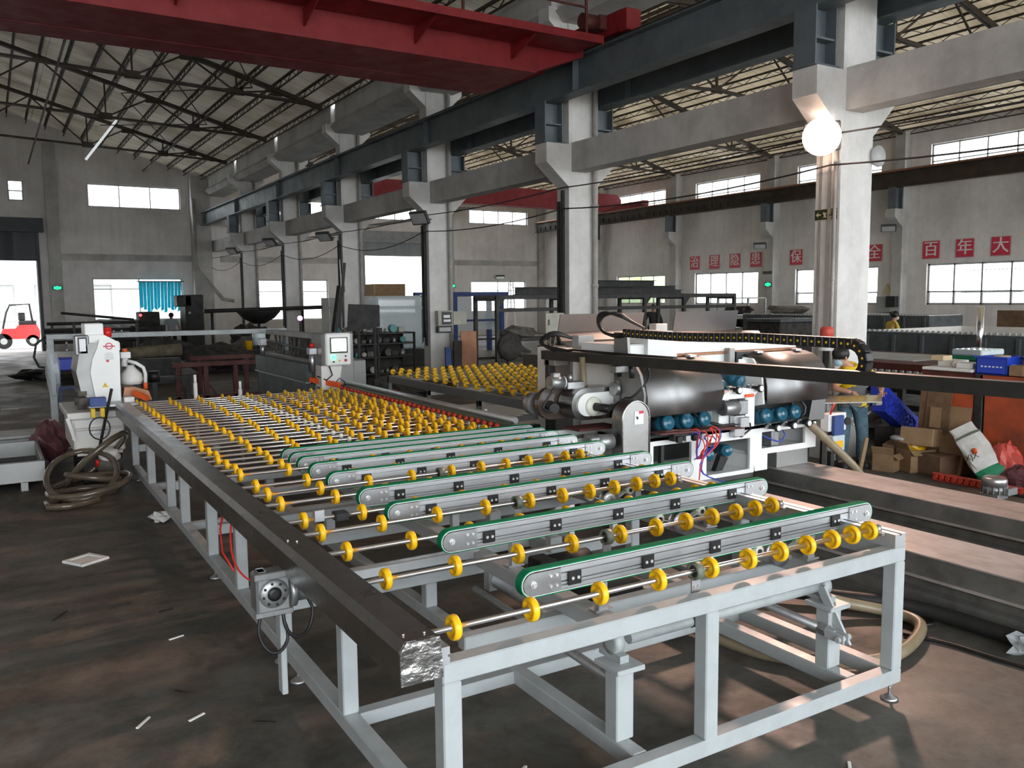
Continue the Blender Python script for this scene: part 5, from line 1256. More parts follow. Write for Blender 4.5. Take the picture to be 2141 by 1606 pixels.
# working man stooping over the plate
Jm = dict(hip=(-.05,.02,.84),waist=(.0,.0,.98),chest=(.07,-.04,1.14),neck=(.12,-.12,1.31),head=(.14,-.23,1.41),nod=.45,look=(.35,-.93),
  sh_l=(.08,.15,1.22),el_l=(.12,.30,1.03),wr_l=(.33,.21,1.0),sh_r=(.10,-.24,1.20),el_r=(.28,-.34,1.04),wr_r=(.42,-.24,1.02),
  hp_l=(-.04,.10,.78),kn_l=(.0,.13,.44),an_l=(-.05,.15,.08),toe_l=(.08,.17,.04),hp_r=(-.04,-.09,.78),kn_r=(.04,-.12,.44),an_r=(.0,-.14,.08),toe_r=(.13,-.15,.04))
bod, Wm = person('standing worker in grey apron over yellow shirt and jeans, leaning over the plate', (9.27,6.86,0), (-.52,-.85,0), Jm, 'shirt_yellow','jeans',mask='mask_blue')
v=[];e=[]
p0=chain(v,e,[(Wm((.02,0,.98)),(.170,.135)),(Wm((.075,-.03,1.12)),(.190,.142))]); p1=chain(v,e,[(Wm((-.03,0,.84)),(.175,.135)),(Wm((-.03,0,.74)),(.165,.125))],0)
skin_obj('apron', v, e, 'apron_grey', bod, 2)
part('collar', MB().tube([Wm((.11+.08*math.cos(t),-.10+.085*math.sin(t),1.305-.03*math.cos(t))) for t in [2*PI*k/14 for k in range(14)]],.028,8,closed=True), 'shirt_yellow', bod)
# seated worker
Jw = dict(hip=(0,0,.95),waist=(.05,0,1.10),chest=(.14,0,1.28),neck=(.20,0,1.45),head=(.24,0,1.58),nod=.3,
  sh_l=(.16,.17,1.37),el_l=(.26,.22,1.12),wr_l=(.46,.12,1.06),sh_r=(.16,-.17,1.37),el_r=(.26,-.22,1.12),wr_r=(.46,-.12,1.06),
  hp_l=(.06,.10,.93),kn_l=(.46,.12,.94),an_l=(.46,.12,.52),toe_l=(.58,.12,.48),hp_r=(.06,-.10,.93),kn_r=(.46,-.12,.94),an_r=(.46,-.12,.52),toe_r=(.58,-.12,.48))
bw, Ww = person('seated worker in mustard yellow top and white mask among the water tanks', (20.85,14.45,0), (.78,-.40,0), Jw, 'shirt_olive','trouser_dark',mask='mask_white')
part('hair_bun', MB().ball(Ww((.13,0,1.66)),.055,10,8), 'hair', bw)
for ch in list(bw.children):
    if ch.name.startswith('shoe'): ch.location.z += .44
st = thing('stool', 'tall grey stool under the seated worker', 'stool', (20.85,14.45,0))
part('seat', MB().cbox(20.62,21.05,14.25,14.65,.80,.86,.02), 'tank_grey', st); 
for dx in (-.18,.16):
    for dy in (-.15,.15): part('leg', MB().cbox(20.84+dx-.02,20.84+dx+.02,14.45+dy-.02,14.45+dy+.02,0,.80,.004), 'tank_grey', st)
Js = dict(hip=(0,0,.88),waist=(0,0,1.03),chest=(.02,0,1.24),neck=(.0,0,1.42),head=(.02,0,1.56),
  sh_l=(0,.20,1.36),el_l=(-.02,.30,1.10),wr_l=(.08,.32,.86),sh_r=(0,-.20,1.36),el_r=(-.02,-.30,1.10),wr_r=(.08,-.32,.86),
  hp_l=(0,.10,.84),kn_l=(.03,.11,.46),an_l=(0,.12,.08),toe_l=(.12,.12,.04),hp_r=(0,-.10,.84),kn_r=(.03,-.11,.46),an_r=(-.04,-.12,.08),toe_r=(.1,-.12,.04))
person('person in black jacket standing behind the dark storage rack', (20.3,23.4,.2), (-.5,-.86,0), Js, 'jacket_black','jacket_black',long_sleeve=True)
person('person in pale grey shirt seen from behind near the far wall', (6.47,37.6,0), (.05,1,0), Js, 'shirt_pale','trouser_dark')
single('low_platform', MB().cbox(19.7,20.9,22.9,23.9,0,.195,.01), 'tank_grey', 'low grey platform added as a support to raise the person in the black jacket', 'platform')  # support added to lift the person to the height seen in the image
# ------------------------------------------------------------------ storage rack with steel beams on top
rk = thing('storage_rack', 'dark welded steel storage rack standing across the second hall', 'rack', (16.3,20.5,0))
PX = (11.8,14.4,17.0,18.6,20.8)
for x in PX:
    for y in (20.0,21.2): part('rack_post', MB().cbox(x-.05,x+.05,y-.05,y+.05,0,2.22,.006), 'dark_tube', rk)
    part('rack_tie', MB().box(x-.03,x+.03,20.05,21.15,2.1,2.16), 'dark_tube', rk)
for y in (20.0,21.2):
    for z,h in ((2.14,.12),(1.80,.10),(.98,.06),(.42,.08)):
        if z > 2 or y < 20.5 or z < 1: part('rack_beam', MB().cbox(11.75,20.85,y-.04,y+.04,z,z+h,.005), 'dark_tube', rk)
for x in PX[:-1]: part('gusset', MB().prism([(x+.05,2.14),(x+.25,2.14),(x+.05,1.9)],'y',19.99,20.01), 'dark_tube', rk)
def ibeam(x0,x1,y,z,h,w,label,m='dark_iron'):
    single('steel_beam', MB().box(x0,x1,y-w/2,y+w/2,z,z+.015).box(x0,x1,y-w/2,y+w/2,z+h-.015,z+h).box(x0,x1,y-.008,y+.008,z+.01,z+h-.01), m, label, 'steel beam', 'steel beams on the rack')
ibeam(12.75,14.9,20.6,2.26,.22,.3,'short dark I-beam lying on the rack, left of the column')
ibeam(14.9,17.9,20.25,2.26,.2,.2,'dark I-beam on the rack beneath the topmost beam')
ibeam(14.8,17.85,20.55,2.48,.2,.25,'topmost dark I-beam of the stack on the rack')
ibeam(15.6,19.3,20.9,2.26,.13,.2,'long weathered steel beam lowest on the rack','dark_tube')
ibeam(15.6,19.1,20.95,2.39,.13,.2,'long weathered steel beam second from the bottom on the rack','dark_tube')
for i,(x,z,w) in enumerate(((12.3,.50,.9),(13.6,.50,1.0),(15.4,.50,1.4),(12.2,1.04,1.2),(18.2,.5,1.6),(15.2,1.04,1.4))):
    single('machine_part', MB().lump((x+w/2,20.6,z+.16),w/2,.4,.18,30+i,12,6,.3), 'clutter_mid', 'grey machine part lying on the rack, '+['bottom shelf at the end post','bottom shelf, second one','bottom shelf by the column','upper shelf at the end post','bottom shelf under the standing person','upper shelf by the column'][i], 'machine part','machine parts on the rack')
# white frame rack by the wall
r2 = thing('storage_rack', 'pale grey shelf rack of dark parts under the windows', 'rack', (25.8,24.3,0))
for x in (24.9,26.6):
    for y in (23.9,24.8): part('rack_post', MB().cbox(x-.04,x+.04,y-.04,y+.04,0,2.1,.005), 'pale_grey', r2)
for z in (.85,1.35,2.05):
    part('rack_shelf', MB().cbox(24.86,26.64,23.86,24.84,z,z+.05,.005), 'pale_grey', r2)
for i in range(7): single('machine_part', MB().lump((25.1+i%4*.42,24.3,.9+.19+.5*(i//4)),.2,.3,.16,60+i,10,6,.35), 'clutter_dark', ['first','second','third','fourth','first','second','third'][i]+' dark part along the '+('lower' if i < 4 else 'upper')+' shelf of the pale rack', 'machine part', 'dark parts on the pale rack')
# low machines and tanks by the wall
def tank(x0,x1,y0,y1,z0,z1,label,m='tank_grey',rim='tank_white',n=6,teeth=True):
    t = thing('water_tank', label, 'tank', ((x0+x1)/2,(y0+y1)/2,0))
    part('tank_side', MB().cbox(x0,x1,y0,y0+.05,z0,z1,.008), m, t); part('tank_side', MB().cbox(x0,x1,y1-.05,y1,z0,z1,.008), m, t)
    part('tank_side', MB().cbox(x0,x0+.05,y0+.05,y1-.05,z0,z1,.008), m, t); part('tank_side', MB().cbox(x1-.05,x1,y0+.05,y1-.05,z0,z1,.008), m, t)
    part('tank_floor', MB().box(x0+.05,x1-.05,y0+.05,y1-.05,z1-.28,z1-.24), rim, t)
    part('tank_lining', MB().box(x0+.05,x0+.07,y0+.05,y1-.05,z1-.24,z1+.02).box(x1-.07,x1-.05,y0+.05,y1-.05,z1-.24,z1+.02).box(x0+.07,x1-.07,y1-.07,y1-.05,z1-.24,z1+.02).box(x0+.07,x1-.07,y0+.05,y0+.07,z1-.24,z1+.02), rim, t)
    for i in range(n):
        y = y0+.1+(y1-y0-.3)*i/max(1,n-1); part('tank_rib', MB().cbox(x0-.05,x0,y,y+.08,z0,z1-.05,.005), m, t)
    for x in (x0+.1,x1-.2):
        for y in (y0+.1,y1-.2): part('leg', MB().cbox(x,x+.1,y,y+.1,0,z0,.005), m, t)
    if teeth:
        mb = MB(); k = 0; y = y0
        while y < y1-.05: mb.box(x0-.02,x0+.02,y,y+.05,z1,z1+.05); y += .11
        o = part('edge_teeth', mb, 'pale_grey', t); o['kind'] = 'stuff'
    return t
tank(24.6,26.4,15.6,19.4,.35,1.50,'long grey tank behind the seated worker by the wall')
tank(24.6,26.4,19.8,23.2,.35,1.46,'long grey tank with white edge behind the lamp-lit column')
tank(15.6,19.2,6.8,11.4,.75,1.42,'wide low water tank with white lining in the second hall',n=8)
tb = thing('work_table', 'dark steel plate work table in front of the water tanks', 'table', (13.3,8.2,0))
part('table_top', MB().cbox(12.2,14.6,6.0,10.6,.98,1.10,.01), 'rust_red', tb)
part('cutting_sheet', MB().cbox(12.7,14.2,8.3,10.4,1.10,1.112,.003), 'pale_grey', tb)
for x in (12.3,14.4):
    for y in (6.1,8.2,10.4): part('leg', MB().cbox(x,x+.1,y,y+.1,0,.98,.005), 'dark_tube', tb)
part('stretcher', MB().cbox(12.3,12.4,6.2,10.4,.35,.43,.005), 'dark_tube', tb); part('stretcher', MB().cbox(14.4,14.5,6.2,10.4,.35,.43,.005), 'dark_tube', tb)
for a,b,z in ((6.2,8.9,.86),(5.0,7.0,1.06)):
    t = thing('toothed_rail', 'grey toothed rail lying '+('under' if z < 1 else 'on')+' the dark work table edge', 'rail', (12.0,a,z))
    part('rail_bar', MB().cbox(11.98,12.1,a,b,z,z+.10,.005), 'pale_grey', t)
    mb = MB(); y = a
    while y < b-.05: mb.box(11.98,12.02,y,y+.055,z+.10,z+.15); y += .12
    o = part('rail_teeth', mb, 'pale_grey', t); o['kind'] = 'stuff'
    part('rail_leg', MB().cbox(12.02,12.08,(a+b)/2,(a+b)/2+.06,0,z,.004), 'pale_grey', t)
ps = thing('hoist_post', 'chrome lifting post rising beside the white-lined tank', 'post', (15.1,8.6,0))
part('post_tube', MB().cyl((15.1,8.6,.9),(15.1,8.6,1.95),.055,n=14), 'chrome', ps); part('post_foot', MB().cyl((15.1,8.6,0),(15.1,8.6,.95),.10,n=14), 'dark_iron', ps)
ps = thing('hoist_post', 'thin pole standing by the wall beyond the white-lined tank', 'post', (20.5,10.6,0))
part('post_tube', MB().cyl((20.5,10.6,0),(20.5,10.6,2.2),.025,n=10), 'cast_grey', ps)
gt_ = thing('plastic_tub', 'clear plastic tub with a green band on the work table', 'tub', (13.6,7.75,1.1))
part('tub_body', MB().cbox(13.25,13.9,7.5,8.0,1.112,1.2,.02), 'bag_green', gt_); part('tub_lid', MB().cbox(13.25,13.9,7.5,8.0,1.2,1.30,.02), 'wrapped', gt_)
single('wall_box', MB().cbox(28.6,28.9,19.7,20.3,1.5,2.1,.01), 'pale_grey', 'pale grey electrical cabinet on the wall by the seated worker', 'cabinet')
single('warning_sign', MB().prism([(19.85,2.2),(20.25,2.2),(20.05,2.55)],'x',28.86,28.9), 'sign_gold', 'small triangular warning sign above the pale wall cabinet', 'sign')
single('wall_monitor', MB().cbox(28.3,28.5,19.3,19.7,1.7,2.1,.01), 'black', 'small black box fixed to the wall pilaster', 'box')
single('foam_board', MB().cbox(21.8,21.85,11.2,12.0,1.3,1.75,.01), 'cardboard_dark', 'brown board standing beyond the white-lined tank', 'board')
# clutter in the second hall behind the machine
for i,(x,y,sx,sy,sz,m,l) in enumerate(((22.4,20.9,.9,.5,.6,'clutter_dark','dark scrap heap on the floor by the far tank'),(23.2,24.4,.7,.6,.45,'clutter_mid','grey heap of parts below the window with the exit lamp'),(19.5,17.5,.6,.6,.4,'cardboard_dark','brown heap behind the raised steel hood'),(17.4,16.0,.7,.5,.45,'clutter_mid','grey heap of parts behind the drag chain'))):
    single('scrap_heap', MB().lump((x,y,sz*.6),sx,sy,sz*.6,80+i,14,7,.35), m, l, 'heap')
hf = thing('dark_tank', 'big dark steel tank behind the red capped canister', 'tank', (21.4,18.5,0))
part('tank_body', MB().cbox(20.6,22.4,17.9,19.2,0,1.35,.03), 'clutter_dark', hf); part('tank_rim', MB().cbox(20.5,22.5,17.8,19.3,1.35,1.45,.01), 'tank_grey', hf)
wb_ = thing('pallet_stack', 'stack of pale pallets and boards behind the edging machine', 'stack', (15.5,15,0))
for i in range(5): part('board', MB().cbox(14.8,16.4+.1*(i%2),14.5,15.4,.15*i,.15*i+.11,.005), 'pale_grey' if i%2 else 'tank_white', wb_)
single('metal_plate', MB().lump((25.5,21.8,1.62),.9,.6,.15,91,12,5,.4), 'clutter_mid', 'pile of scrap sheet on top of the white-edged tank', 'heap')

# ------------------------------------------------------------------ first hall: background machines and clutter
sh = thing('parts_shelf', 'dark open shelf packed with grimy machine parts beside the column', 'shelf', (8.6,20.4,0))
for z in (.28,.70,1.04,1.30): part('shelf_board', MB().cbox(7.2,9.35,20.0,20.8,z,z+.04,.005), 'dark_iron', sh)
for x in (7.2,8.3,9.3):
    for y in (20.0,20.75): part('shelf_post', MB().cbox(x,x+.05,y,y+.05,0,1.32,.004), 'dark_iron', sh)
part('shelf_back', MB().box(7.2,9.35,20.8,20.82,0,1.3), 'clutter_dark', sh)
part('shelf_side', MB().box(7.2,7.22,20.0,20.8,0,1.3), 'clutter_dark', sh)
rnd = random.Random(5)
pm = ['clutter_mid','clutter_dark','cast_grey','teal_plastic','box_beige','clutter_mid','panel_grey']
ORD = ['first','second','third','fourth','fifth','sixth','seventh','eighth','ninth','tenth','eleventh','twelfth']
pn = ['bearing','gearwheel','bottle','jar','valve','bracket']
for zi,z in enumerate((.32,.74,1.08,1.34)):
    n = 9
    for i in range(n):
        x = 7.35+i*(1.9/n)+rnd.uniform(-.04,.04); s = rnd.uniform(.05,.10); k = (i+zi)%7
        row = ['lowest','second','third','top'][zi]
        mb = MB()
        if (i+zi)%3 == 0: mb.lathe((x,20.15,z),(0,0,1),[(0,s*.8),(s*1.2,s*.8),(s*1.5,s*.5),(s*2,s*.45)],12)
        elif (i+zi)%3 == 1: mb.cyl((x,20.12,z+s),(x,20.28,z+s),s,n=14)
        else: mb.cbox(x-s,x+s,20.08,20.3,z,z+s*1.5,.01)
        single('spare_part', mb, pm[k], ORD[i]+' spare part along the '+row+' board of the dark parts shelf', 'spare part', 'spare parts on the '+row+' shelf board')
single('ventilator_dish', MB().lathe((8.1,20.6,1.34),(.1,0,1),[(0,.45),(.06,.5),(.14,.3),(.18,.08)],20), 'panel_grey', 'shallow grey metal dish on top of the dark parts shelf', 'dish')
for i,(x,dx) in enumerate(((9.30,.25),(9.18,.3),(9.05,.28))):
    single('steel_bar', MB().bar((x-.35,24.9,0),(x+dx-.1,25.22,3.3-.35*i),.07,.07), ['dark_tube','panel_grey','dark_iron'][i], ['tallest dark bar leaning against the column','grey bar leaning second against the column','shortest dark bar leaning against the column'][i], 'steel bar', 'leaning steel bars')
single('chain_hoist_chain', MB().tube([(9.28,25.18,3.4),(9.30,25.15,2.4),(9.27,25.15,1.2)],.018,6), 'pipe_white', 'pale hanging chain beside the leaning bars', 'chain')
wm = thing('wrapped_machine', 'machine wrapped in clear plastic film in front of the loading doorway', 'machine', (11.6,25.8,0))
part('machine_body', MB().cbox(10.5,12.1,25.3,26.6,.55,2.28,.06), 'wrapped', wm); part('wrap_ridge', MB().cbox(10.47,12.2,25.27,25.3,1.85,1.92,.01), 'wrapped', wm)
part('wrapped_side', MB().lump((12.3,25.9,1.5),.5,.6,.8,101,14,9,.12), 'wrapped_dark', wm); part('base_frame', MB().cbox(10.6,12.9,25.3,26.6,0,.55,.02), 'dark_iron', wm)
bx = thing('carton', 'tall brown carton standing behind the wrapped machine', 'carton', (13.0,30.3,0))
part('carton_body', MB().cbox(12.35,13.6,29.9,30.9,1.2,2.74,.01), 'cardboard', bx); part('carton_face', MB().box(12.34,12.36,29.9,30.9,1.2,2.74), 'cardboard_pale', bx); part('carton_stand', MB().cbox(12.35,13.6,29.9,30.9,0,1.2,.01), 'dark_iron', bx)
bf = thing('gantry', 'dark blue steel gantry frame by the far wall window', 'frame', (16.9,30.4,0))
for x in (15.75,17.9):
    for y in (30.0,31.0): part('frame_post', MB().cbox(x-.09,x+.09,y-.09,y+.09,0,2.3,.01), 'steel_blue', bf)
part('frame_beam', MB().cbox(14.0,18.2,29.9,30.1,2.25,2.42,.01), 'steel_blue', bf); part('frame_beam', MB().cbox(15.6,18.2,30.9,31.1,2.25,2.42,.01), 'steel_blue', bf)
part('frame_beam', MB().cbox(15.7,18.0,29.95,30.05,1.25,1.33,.01), 'steel_blue', bf); part('frame_film', MB().box(15.9,17.8,30.2,30.22,.9,2.2), 'film_clear', bf)
lad = thing('step_ladder', 'tall white step ladder by the far wall window', 'ladder', (24.5,40,0))
for s in (-1,1): part('ladder_rail', MB().bar((24.5+s*.35,40,0),(24.5+s*.12,40,3.1),.06,.04), 'pipe_white', lad)
for i in range(9): part('rung', MB().box(24.5-.33+.022*i,24.5+.33-.022*i,39.98,40.02,.3+i*.32,.34+i*.32), 'pipe_white', lad)
sg_ = thing('sheet_stack', 'row of upright corrugated grey sheets under the far window', 'sheets', (15.0,38.5,0))
for i in range(12): part('sheet', MB().box(13.2+i*.42,13.56+i*.42,38.4+.03*(i%2),38.43+.03*(i%2),.3,2.25), 'pale_grey', sg_)
part('sheet_rail', MB().box(13.1,18.3,38.35,38.40,1.75,1.82), 'pale_grey', sg_); part('sheet_foot', MB().box(13.1,18.3,38.3,38.6,0,.3), 'pale_grey', sg_)
rs = thing('rust_board', 'rust red steel sheet standing beside the column with the open box', 'steel sheet', (10.1,18.6,0))
part('board', MB().cbox(9.92,10.36,18.58,18.61,0,1.37,.004), 'copper_pipe', rs)
single('dark_board', MB().cbox(9.68,9.90,18.5,18.56,0,1.15,.005), 'dark_iron', 'narrow dark plate standing beside the rust red sheet', 'plate')
single('dark_board', MB().prism([(9.45,0),(9.62,0),(9.56,1.0),(9.42,1.0)],'y',18.45,18.5), 'steel_blue', 'narrow blue-grey plate leaning on the column foot', 'plate')
single('carton', MB().cbox(9.35,9.75,17.8,18.3,0,.55,.01), 'cardboard_dark', 'brown carton at the foot of the column beyond the roller table', 'carton')
fn = thing('floor_fan', 'round dark floor fan behind the roller table', 'fan', (10.36,17.0,0))
part('fan_cage', MB().lathe((10.36,17.1,1.05),(0,-1,0),[(0,.08),(.02,.30),(.10,.34),(.18,.30),(.2,.08)],22), 'clutter_dark', fn); part('fan_stand', MB().cyl((10.36,17.1,0),(10.36,17.1,.8),.03,n=8), 'dark_iron', fn)
for t_ in (0,2.1,4.2): part('leg', MB().bar((10.36,17.1,.3),(10.36+.3*math.cos(t_),17.1+.3*math.sin(t_),0),.03,.03), 'dark_iron', fn)
single('machine_cabinet', MB().cbox(10.9,11.9,16.6,17.3,0,.85,.02), 'panel_grey', 'low grey machine cabinet beside the floor fan', 'cabinet')
# far end of the first hall
cu = thing('curtain', 'turquoise plastic strip curtain hanging beside the far window', 'curtain', (7.0,43.2,1.5))
for i in range(12): part('strip', MB().prism([(6.1+i*.155,3.08),(6.25+i*.155,3.10),(6.24+i*.15,1.9-.3*((i*7)%5)/5),(6.10+i*.15,1.85-.3*((i*5)%4)/4)],'y',43.2+.02*(i%2),43.21+.02*(i%2)), 'glass_teal', cu)
part('curtain_rail', MB().box(6.0,8.1,43.18,43.24,3.08,3.12), 'dark_iron', cu)
bp_ = thing('press_machine', 'tall black press machine near the turquoise curtain', 'machine', (7.0,36.5,0))
part('press_body', MB().cbox(6.75,7.45,36,37.2,0,2.42,.03), 'dark_iron', bp_); part('press_head', MB().cbox(6.45,7.0,36,36.8,1.95,2.4,.03), 'dark_iron', bp_); part('press_table', MB().cbox(6.3,7.0,35.9,36.7,.8,1.0,.02), 'dark_iron', bp_)
part('press_lamp', MB().cyl((6.9,35.95,1.7),(6.9,36,1.7),.05,n=10), 'pale_grey', bp_)
dm = thing('lathe_machine', 'dark machine bench left of the turquoise curtain', 'machine', (5.0,37.8,0))
part('bench_body', MB().cbox(3.6,6.2,37.4,38.4,0,1.2,.03), 'clutter_dark', dm); part('bench_head', MB().cbox(5.2,6.0,37.4,38.2,1.2,1.75,.03), 'clutter_dark', dm); part('lamp', MB().ball((5.25,37.3,1.62),.06,8,6), 'led_red', dm)
hp = thing('wire_heap', 'pale tangled wire heap on the bench below the far window', 'heap', (3.7,34,0))
part('heap_pile', MB().lump((3.7,34,1.25),.75,.5,.28,121,16,8,.35), 'pale_grey', hp); part('heap_table', MB().cbox(2.8,4.6,33.5,34.5,.9,1.02,.01), 'dark_iron', hp)
for x in (2.9,4.45): part('leg', MB().cbox(x,x+.08,33.6,33.68,0,.9,.004), 'dark_iron', hp)
rb = thing('pipe_rack', 'dark frame rack of long pipes near the forklift doorway', 'rack', (2.6,30,0))
for z,a,b in ((1.52,1.5,4.6),(1.30,1.4,4.4),(.95,1.4,4.2)): part('long_pipe', MB().cyl((a,29.6,z),(b,29.8,z),.05,n=8), 'dark_iron', rb)
part('long_pipe', MB().cyl((1.9,29.5,1.85),(4.0,29.9,1.60),.04,n=8), 'dark_iron', rb)
for x in (1.6,2.2,4.0): part('rack_post', MB().cbox(x,x+.08,29.6,29.7,0,1.55,.005), 'dark_iron', rb)
part('rack_plate', MB().cbox(1.4,3.3,29.75,29.8,1.05,1.38,.005), 'dark_iron', rb)
for i in range(7): part('lamp_dot', MB().ball((2.2+.23*i if i > 2 else 2.0,29.55,1.25 if i > 2 else 1.15-.22*i),.035,8,6), 'sticker_white', rb)
bu = thing('wrapped_roll', 'long brown burlap-wrapped roll lying behind the red trestle', 'roll', (3.6,24,0))
part('roll_body', MB().tube([(2.9,24.1,.82),(3.4,24.05,.86),(4.35,24,.90)],.16,14), 'burlap', bu); part('roll_stand', MB().cbox(3.0,4.3,23.85,24.25,0,.68,.01), 'dark_iron', bu)
bb = thing('blue_bin', 'blue plastic bin standing behind the edging head', 'bin', (1.5,21,0))
part('bin_body', MB().cbox(1.15,1.9,20.6,21.2,.72,.98,.02), 'basket_blue', bb)
for x in (1.2,1.8): part('leg', MB().cbox(x,x+.05,20.7,20.75,0,.72,.004), 'steel_blue', bb)
part('bin_shelf', MB().cbox(1.2,1.85,20.65,21.15,.3,.34,.005), 'steel_blue', bb)
tr = thing('steel_trestle', 'dark red steel trestle frame beyond the conveyor', 'trestle', (4.4,20.5,0))
for (x0,x1,y,z) in ((3.4,5.45,19.9,.80),(4.0,5.5,21.1,.86)): part('trestle_beam', MB().cbox(x0,x1,y-.07,y+.07,z-.08,z+.02,.006), 'rust_red', tr)
for x in (3.5,4.1,4.75,5.35):
    part('leg', MB().cbox(x-.05,x+.05,19.85,19.95,0,.72,.005), 'rust_red', tr); part('brace', MB().bar((x,19.9,.35),(x+.28,19.9,0.02),.04,.04), 'rust_red', tr)
for x in (4.2,5.3): part('leg', MB().cbox(x-.05,x+.05,21.05,21.15,0,.78,.005), 'rust_red', tr)
part('foot_beam', MB().cbox(3.4,5.45,19.85,19.95,0,.06,.005), 'rust_red', tr)
for x in (3.6,4.6,5.4): part('tie_beam', MB().cbox(x-.03,x+.03,19.95,21.05,.70,.76,.004), 'rust_red', tr)
single('steel_channel', MB().box(2.5,3.6,19.0,19.3,.55,.6).box(2.5,2.6,19.0,19.3,0,.55).box(3.5,3.6,19.0,19.3,0,.55), 'dark_iron', 'dark steel channel stand beside the red trestle', 'stand')
for i,(x,z) in enumerate(((2.45,.95),(2.75,.80))): single('black_pot', MB().cyl((x,18.2,z-.22),(x,18.2,z),.11,n=14).cbox(x-.05,x+.05,18.15,18.25,0,z-.22,.004), 'black', ['taller','shorter'][i]+' black pot on a stand beyond the white pipes', 'pot')
yb = thing('bucket', 'yellow plastic bucket among the scrap before the far columns', 'bucket', (6.9,27,0))
part('bucket_body', MB().lathe((6.9,27,.63),(0,0,1),[(0,.10),(.28,.13),(.29,.135),(.29,.11)],16), 'yellow_darker', yb); part('bucket_crate', MB().cbox(6.6,7.3,26.7,27.4,0,.63,.01), 'clutter_dark', yb)
for i,(x,y,sx,sy,sz,m,l) in enumerate(((5.8,27,.9,.6,.7,'clutter_dark','dark heap of parts behind the cable bridge'),(7.6,29,.9,.8,.8,'clutter_mid','grey heap of machine scrap by the far columns'),(5.0,31,.8,.6,.8,'clutter_dark','dark heap below the black press'),(7.4,16.6,.8,.7,.45,'clutter_dark','dark scrap heap behind the touch-screen panel'),(6.3,14.9,.45,.5,.4,'bag_red','red and white bags heaped beside the touch-screen machine'),(8.6,33.6,.7,.7,1.0,'clutter_dark','tall dark heap against the far column'),(2.0,26.0,.9,.7,.5,'clutter_dark','dark heap behind the blue bin'))):
    single('scrap_heap', MB().lump((x,y,sz*.6),sx,sy,sz*.6,140+i,16,8,.35), m, l, 'heap')
tt = thing('tripod_table', 'dark round hopper table on a long beam by the far columns', 'table', (7.6,30.5,0))
part('table_beam', MB().cyl((6.3,30.5,1.82),(10.6,30.8,1.90),.07,n=8), 'dark_iron', tt); part('hopper', MB().lathe((8.2,30.6,1.35),(0,0,1),[(0,.2),(.2,.55),(.42,.75),(.46,.75)],18), 'dark_iron', tt)
for x in (6.6,8.2,9.8): part('leg', MB().cyl((x,30.6,0),(x,30.6,1.8),.05,n=8), 'dark_iron', tt)
tn = thing('signal_beacon', 'small pink glowing beacon on a machine by the far window', 'beacon', (9.6,28,0))
part('beacon_post', MB().cyl((9.0,28.4,0),(9.0,28.4,1.5),.03,n=8), 'dark_iron', tn); part('beacon_lamp', MB().ball((9.0,28.4,1.56),.09,12,8), 'led_pink', tn)
sm_ = thing('tilted_panel', 'tilted dark steel sheet panel behind the touch-screen machine', 'panel', (7.3,18.5,0))
part('panel_sheet', MB().prism([(6.95,1.45),(7.75,1.55),(7.75,2.05),(7.0,2.08)],'y',18.5,18.53), 'dark_iron', sm_); part('panel_stand', MB().cbox(7.2,7.26,18.5,18.56,0,1.5,.004).cbox(7.6,7.66,18.5,18.56,0,1.55,.004), 'dark_iron', sm_)
wt = thing('water_dispenser', 'small white can on a stand beside the grey edging head', 'can', (4.6,17.2,0))
part('can', MB().cyl((4.6,17.2,1.3),(4.6,17.2,1.62),.13,n=14), 'wrapped', wt); part('can_stand', MB().cyl((4.6,17.2,0),(4.6,17.2,1.3),.05,n=8), 'dark_iron', wt)

# ------------------------------------------------------------------ things on the floor at the conveyor's drive side
hc = thing('hose_coil', 'coil of thick clear brown hose on the floor beside the conveyor', 'hose', (1.0,11.0,0))
def loop(cx,cy,rx,ry,z0,amp,ph,n=28,tilt=0): return [(cx+rx*math.cos(t+ph), cy+ry*math.sin(t+ph), z0+amp*(.5+.5*math.sin(t*1+ph*2))+tilt*math.cos(t+ph)) for t in [2*PI*k/n for k in range(n)]]
for (cx,cy,rx,ry,z0,amp,ph) in ((.80,10.7,.36,.55,.06,.36,.3),(.86,10.6,.42,.45,.07,.12,1.4),(.97,10.85,.32,.40,.06,.62,2.2),(.78,10.5,.34,.32,.05,.05,3.),(.92,10.7,.28,.35,.12,.15,4.)):
    part('hose_loop', MB().tube(loop(cx,cy,rx,ry,z0,amp,ph),.036,10,closed=True), 'clear_hose', hc)
part('hose_end', MB().tube([(.55,10.3,.05),(.40,10.2,.05),(.42,10.0,.05),(.6,9.95,.05),(.9,10.05,.06)],.036,10), 'clear_hose', hc)
pp = thing('coolant_pump', 'white capped coolant pump sitting inside the hose coil', 'pump', (1.14,11.1,0))
part('pump_body', MB().lathe((1.12,11.15,0),(.05,-.1,1),[(0,.13),(.2,.13),(.22,.16),(.3,.15),(.36,.09)],18), 'clutter_mid', pp); part('pump_cap', MB().lathe((1.135,11.11,.34),(.1,-.35,1),[(0,.12),(.02,.125),(.04,.09),(.10,.085),(.11,.07)],18), 'pipe_white', pp)
part('pump_valve', MB().cyl((1.0,11.05,.25),(1.0,11.05,.33),.025,n=8), 'red_plastic', pp)
tf = thing('steel_trough', 'grey steel trough end on the floor at the picture edge', 'trough', (.1,12,0))
part('trough_side', MB().cbox(-1.2,.46,11.2,11.25,.12,.36,.006), 'panel_grey', tf); part('trough_side', MB().cbox(-1.2,.46,12.9,12.95,.12,.36,.006), 'panel_grey', tf); part('trough_end', MB().cbox(.42,.46,11.25,12.9,.12,.36,.006), 'panel_grey', tf); part('trough_floor', MB().box(-1.2,.42,11.25,12.9,.12,.16), 'dark_iron', tf)
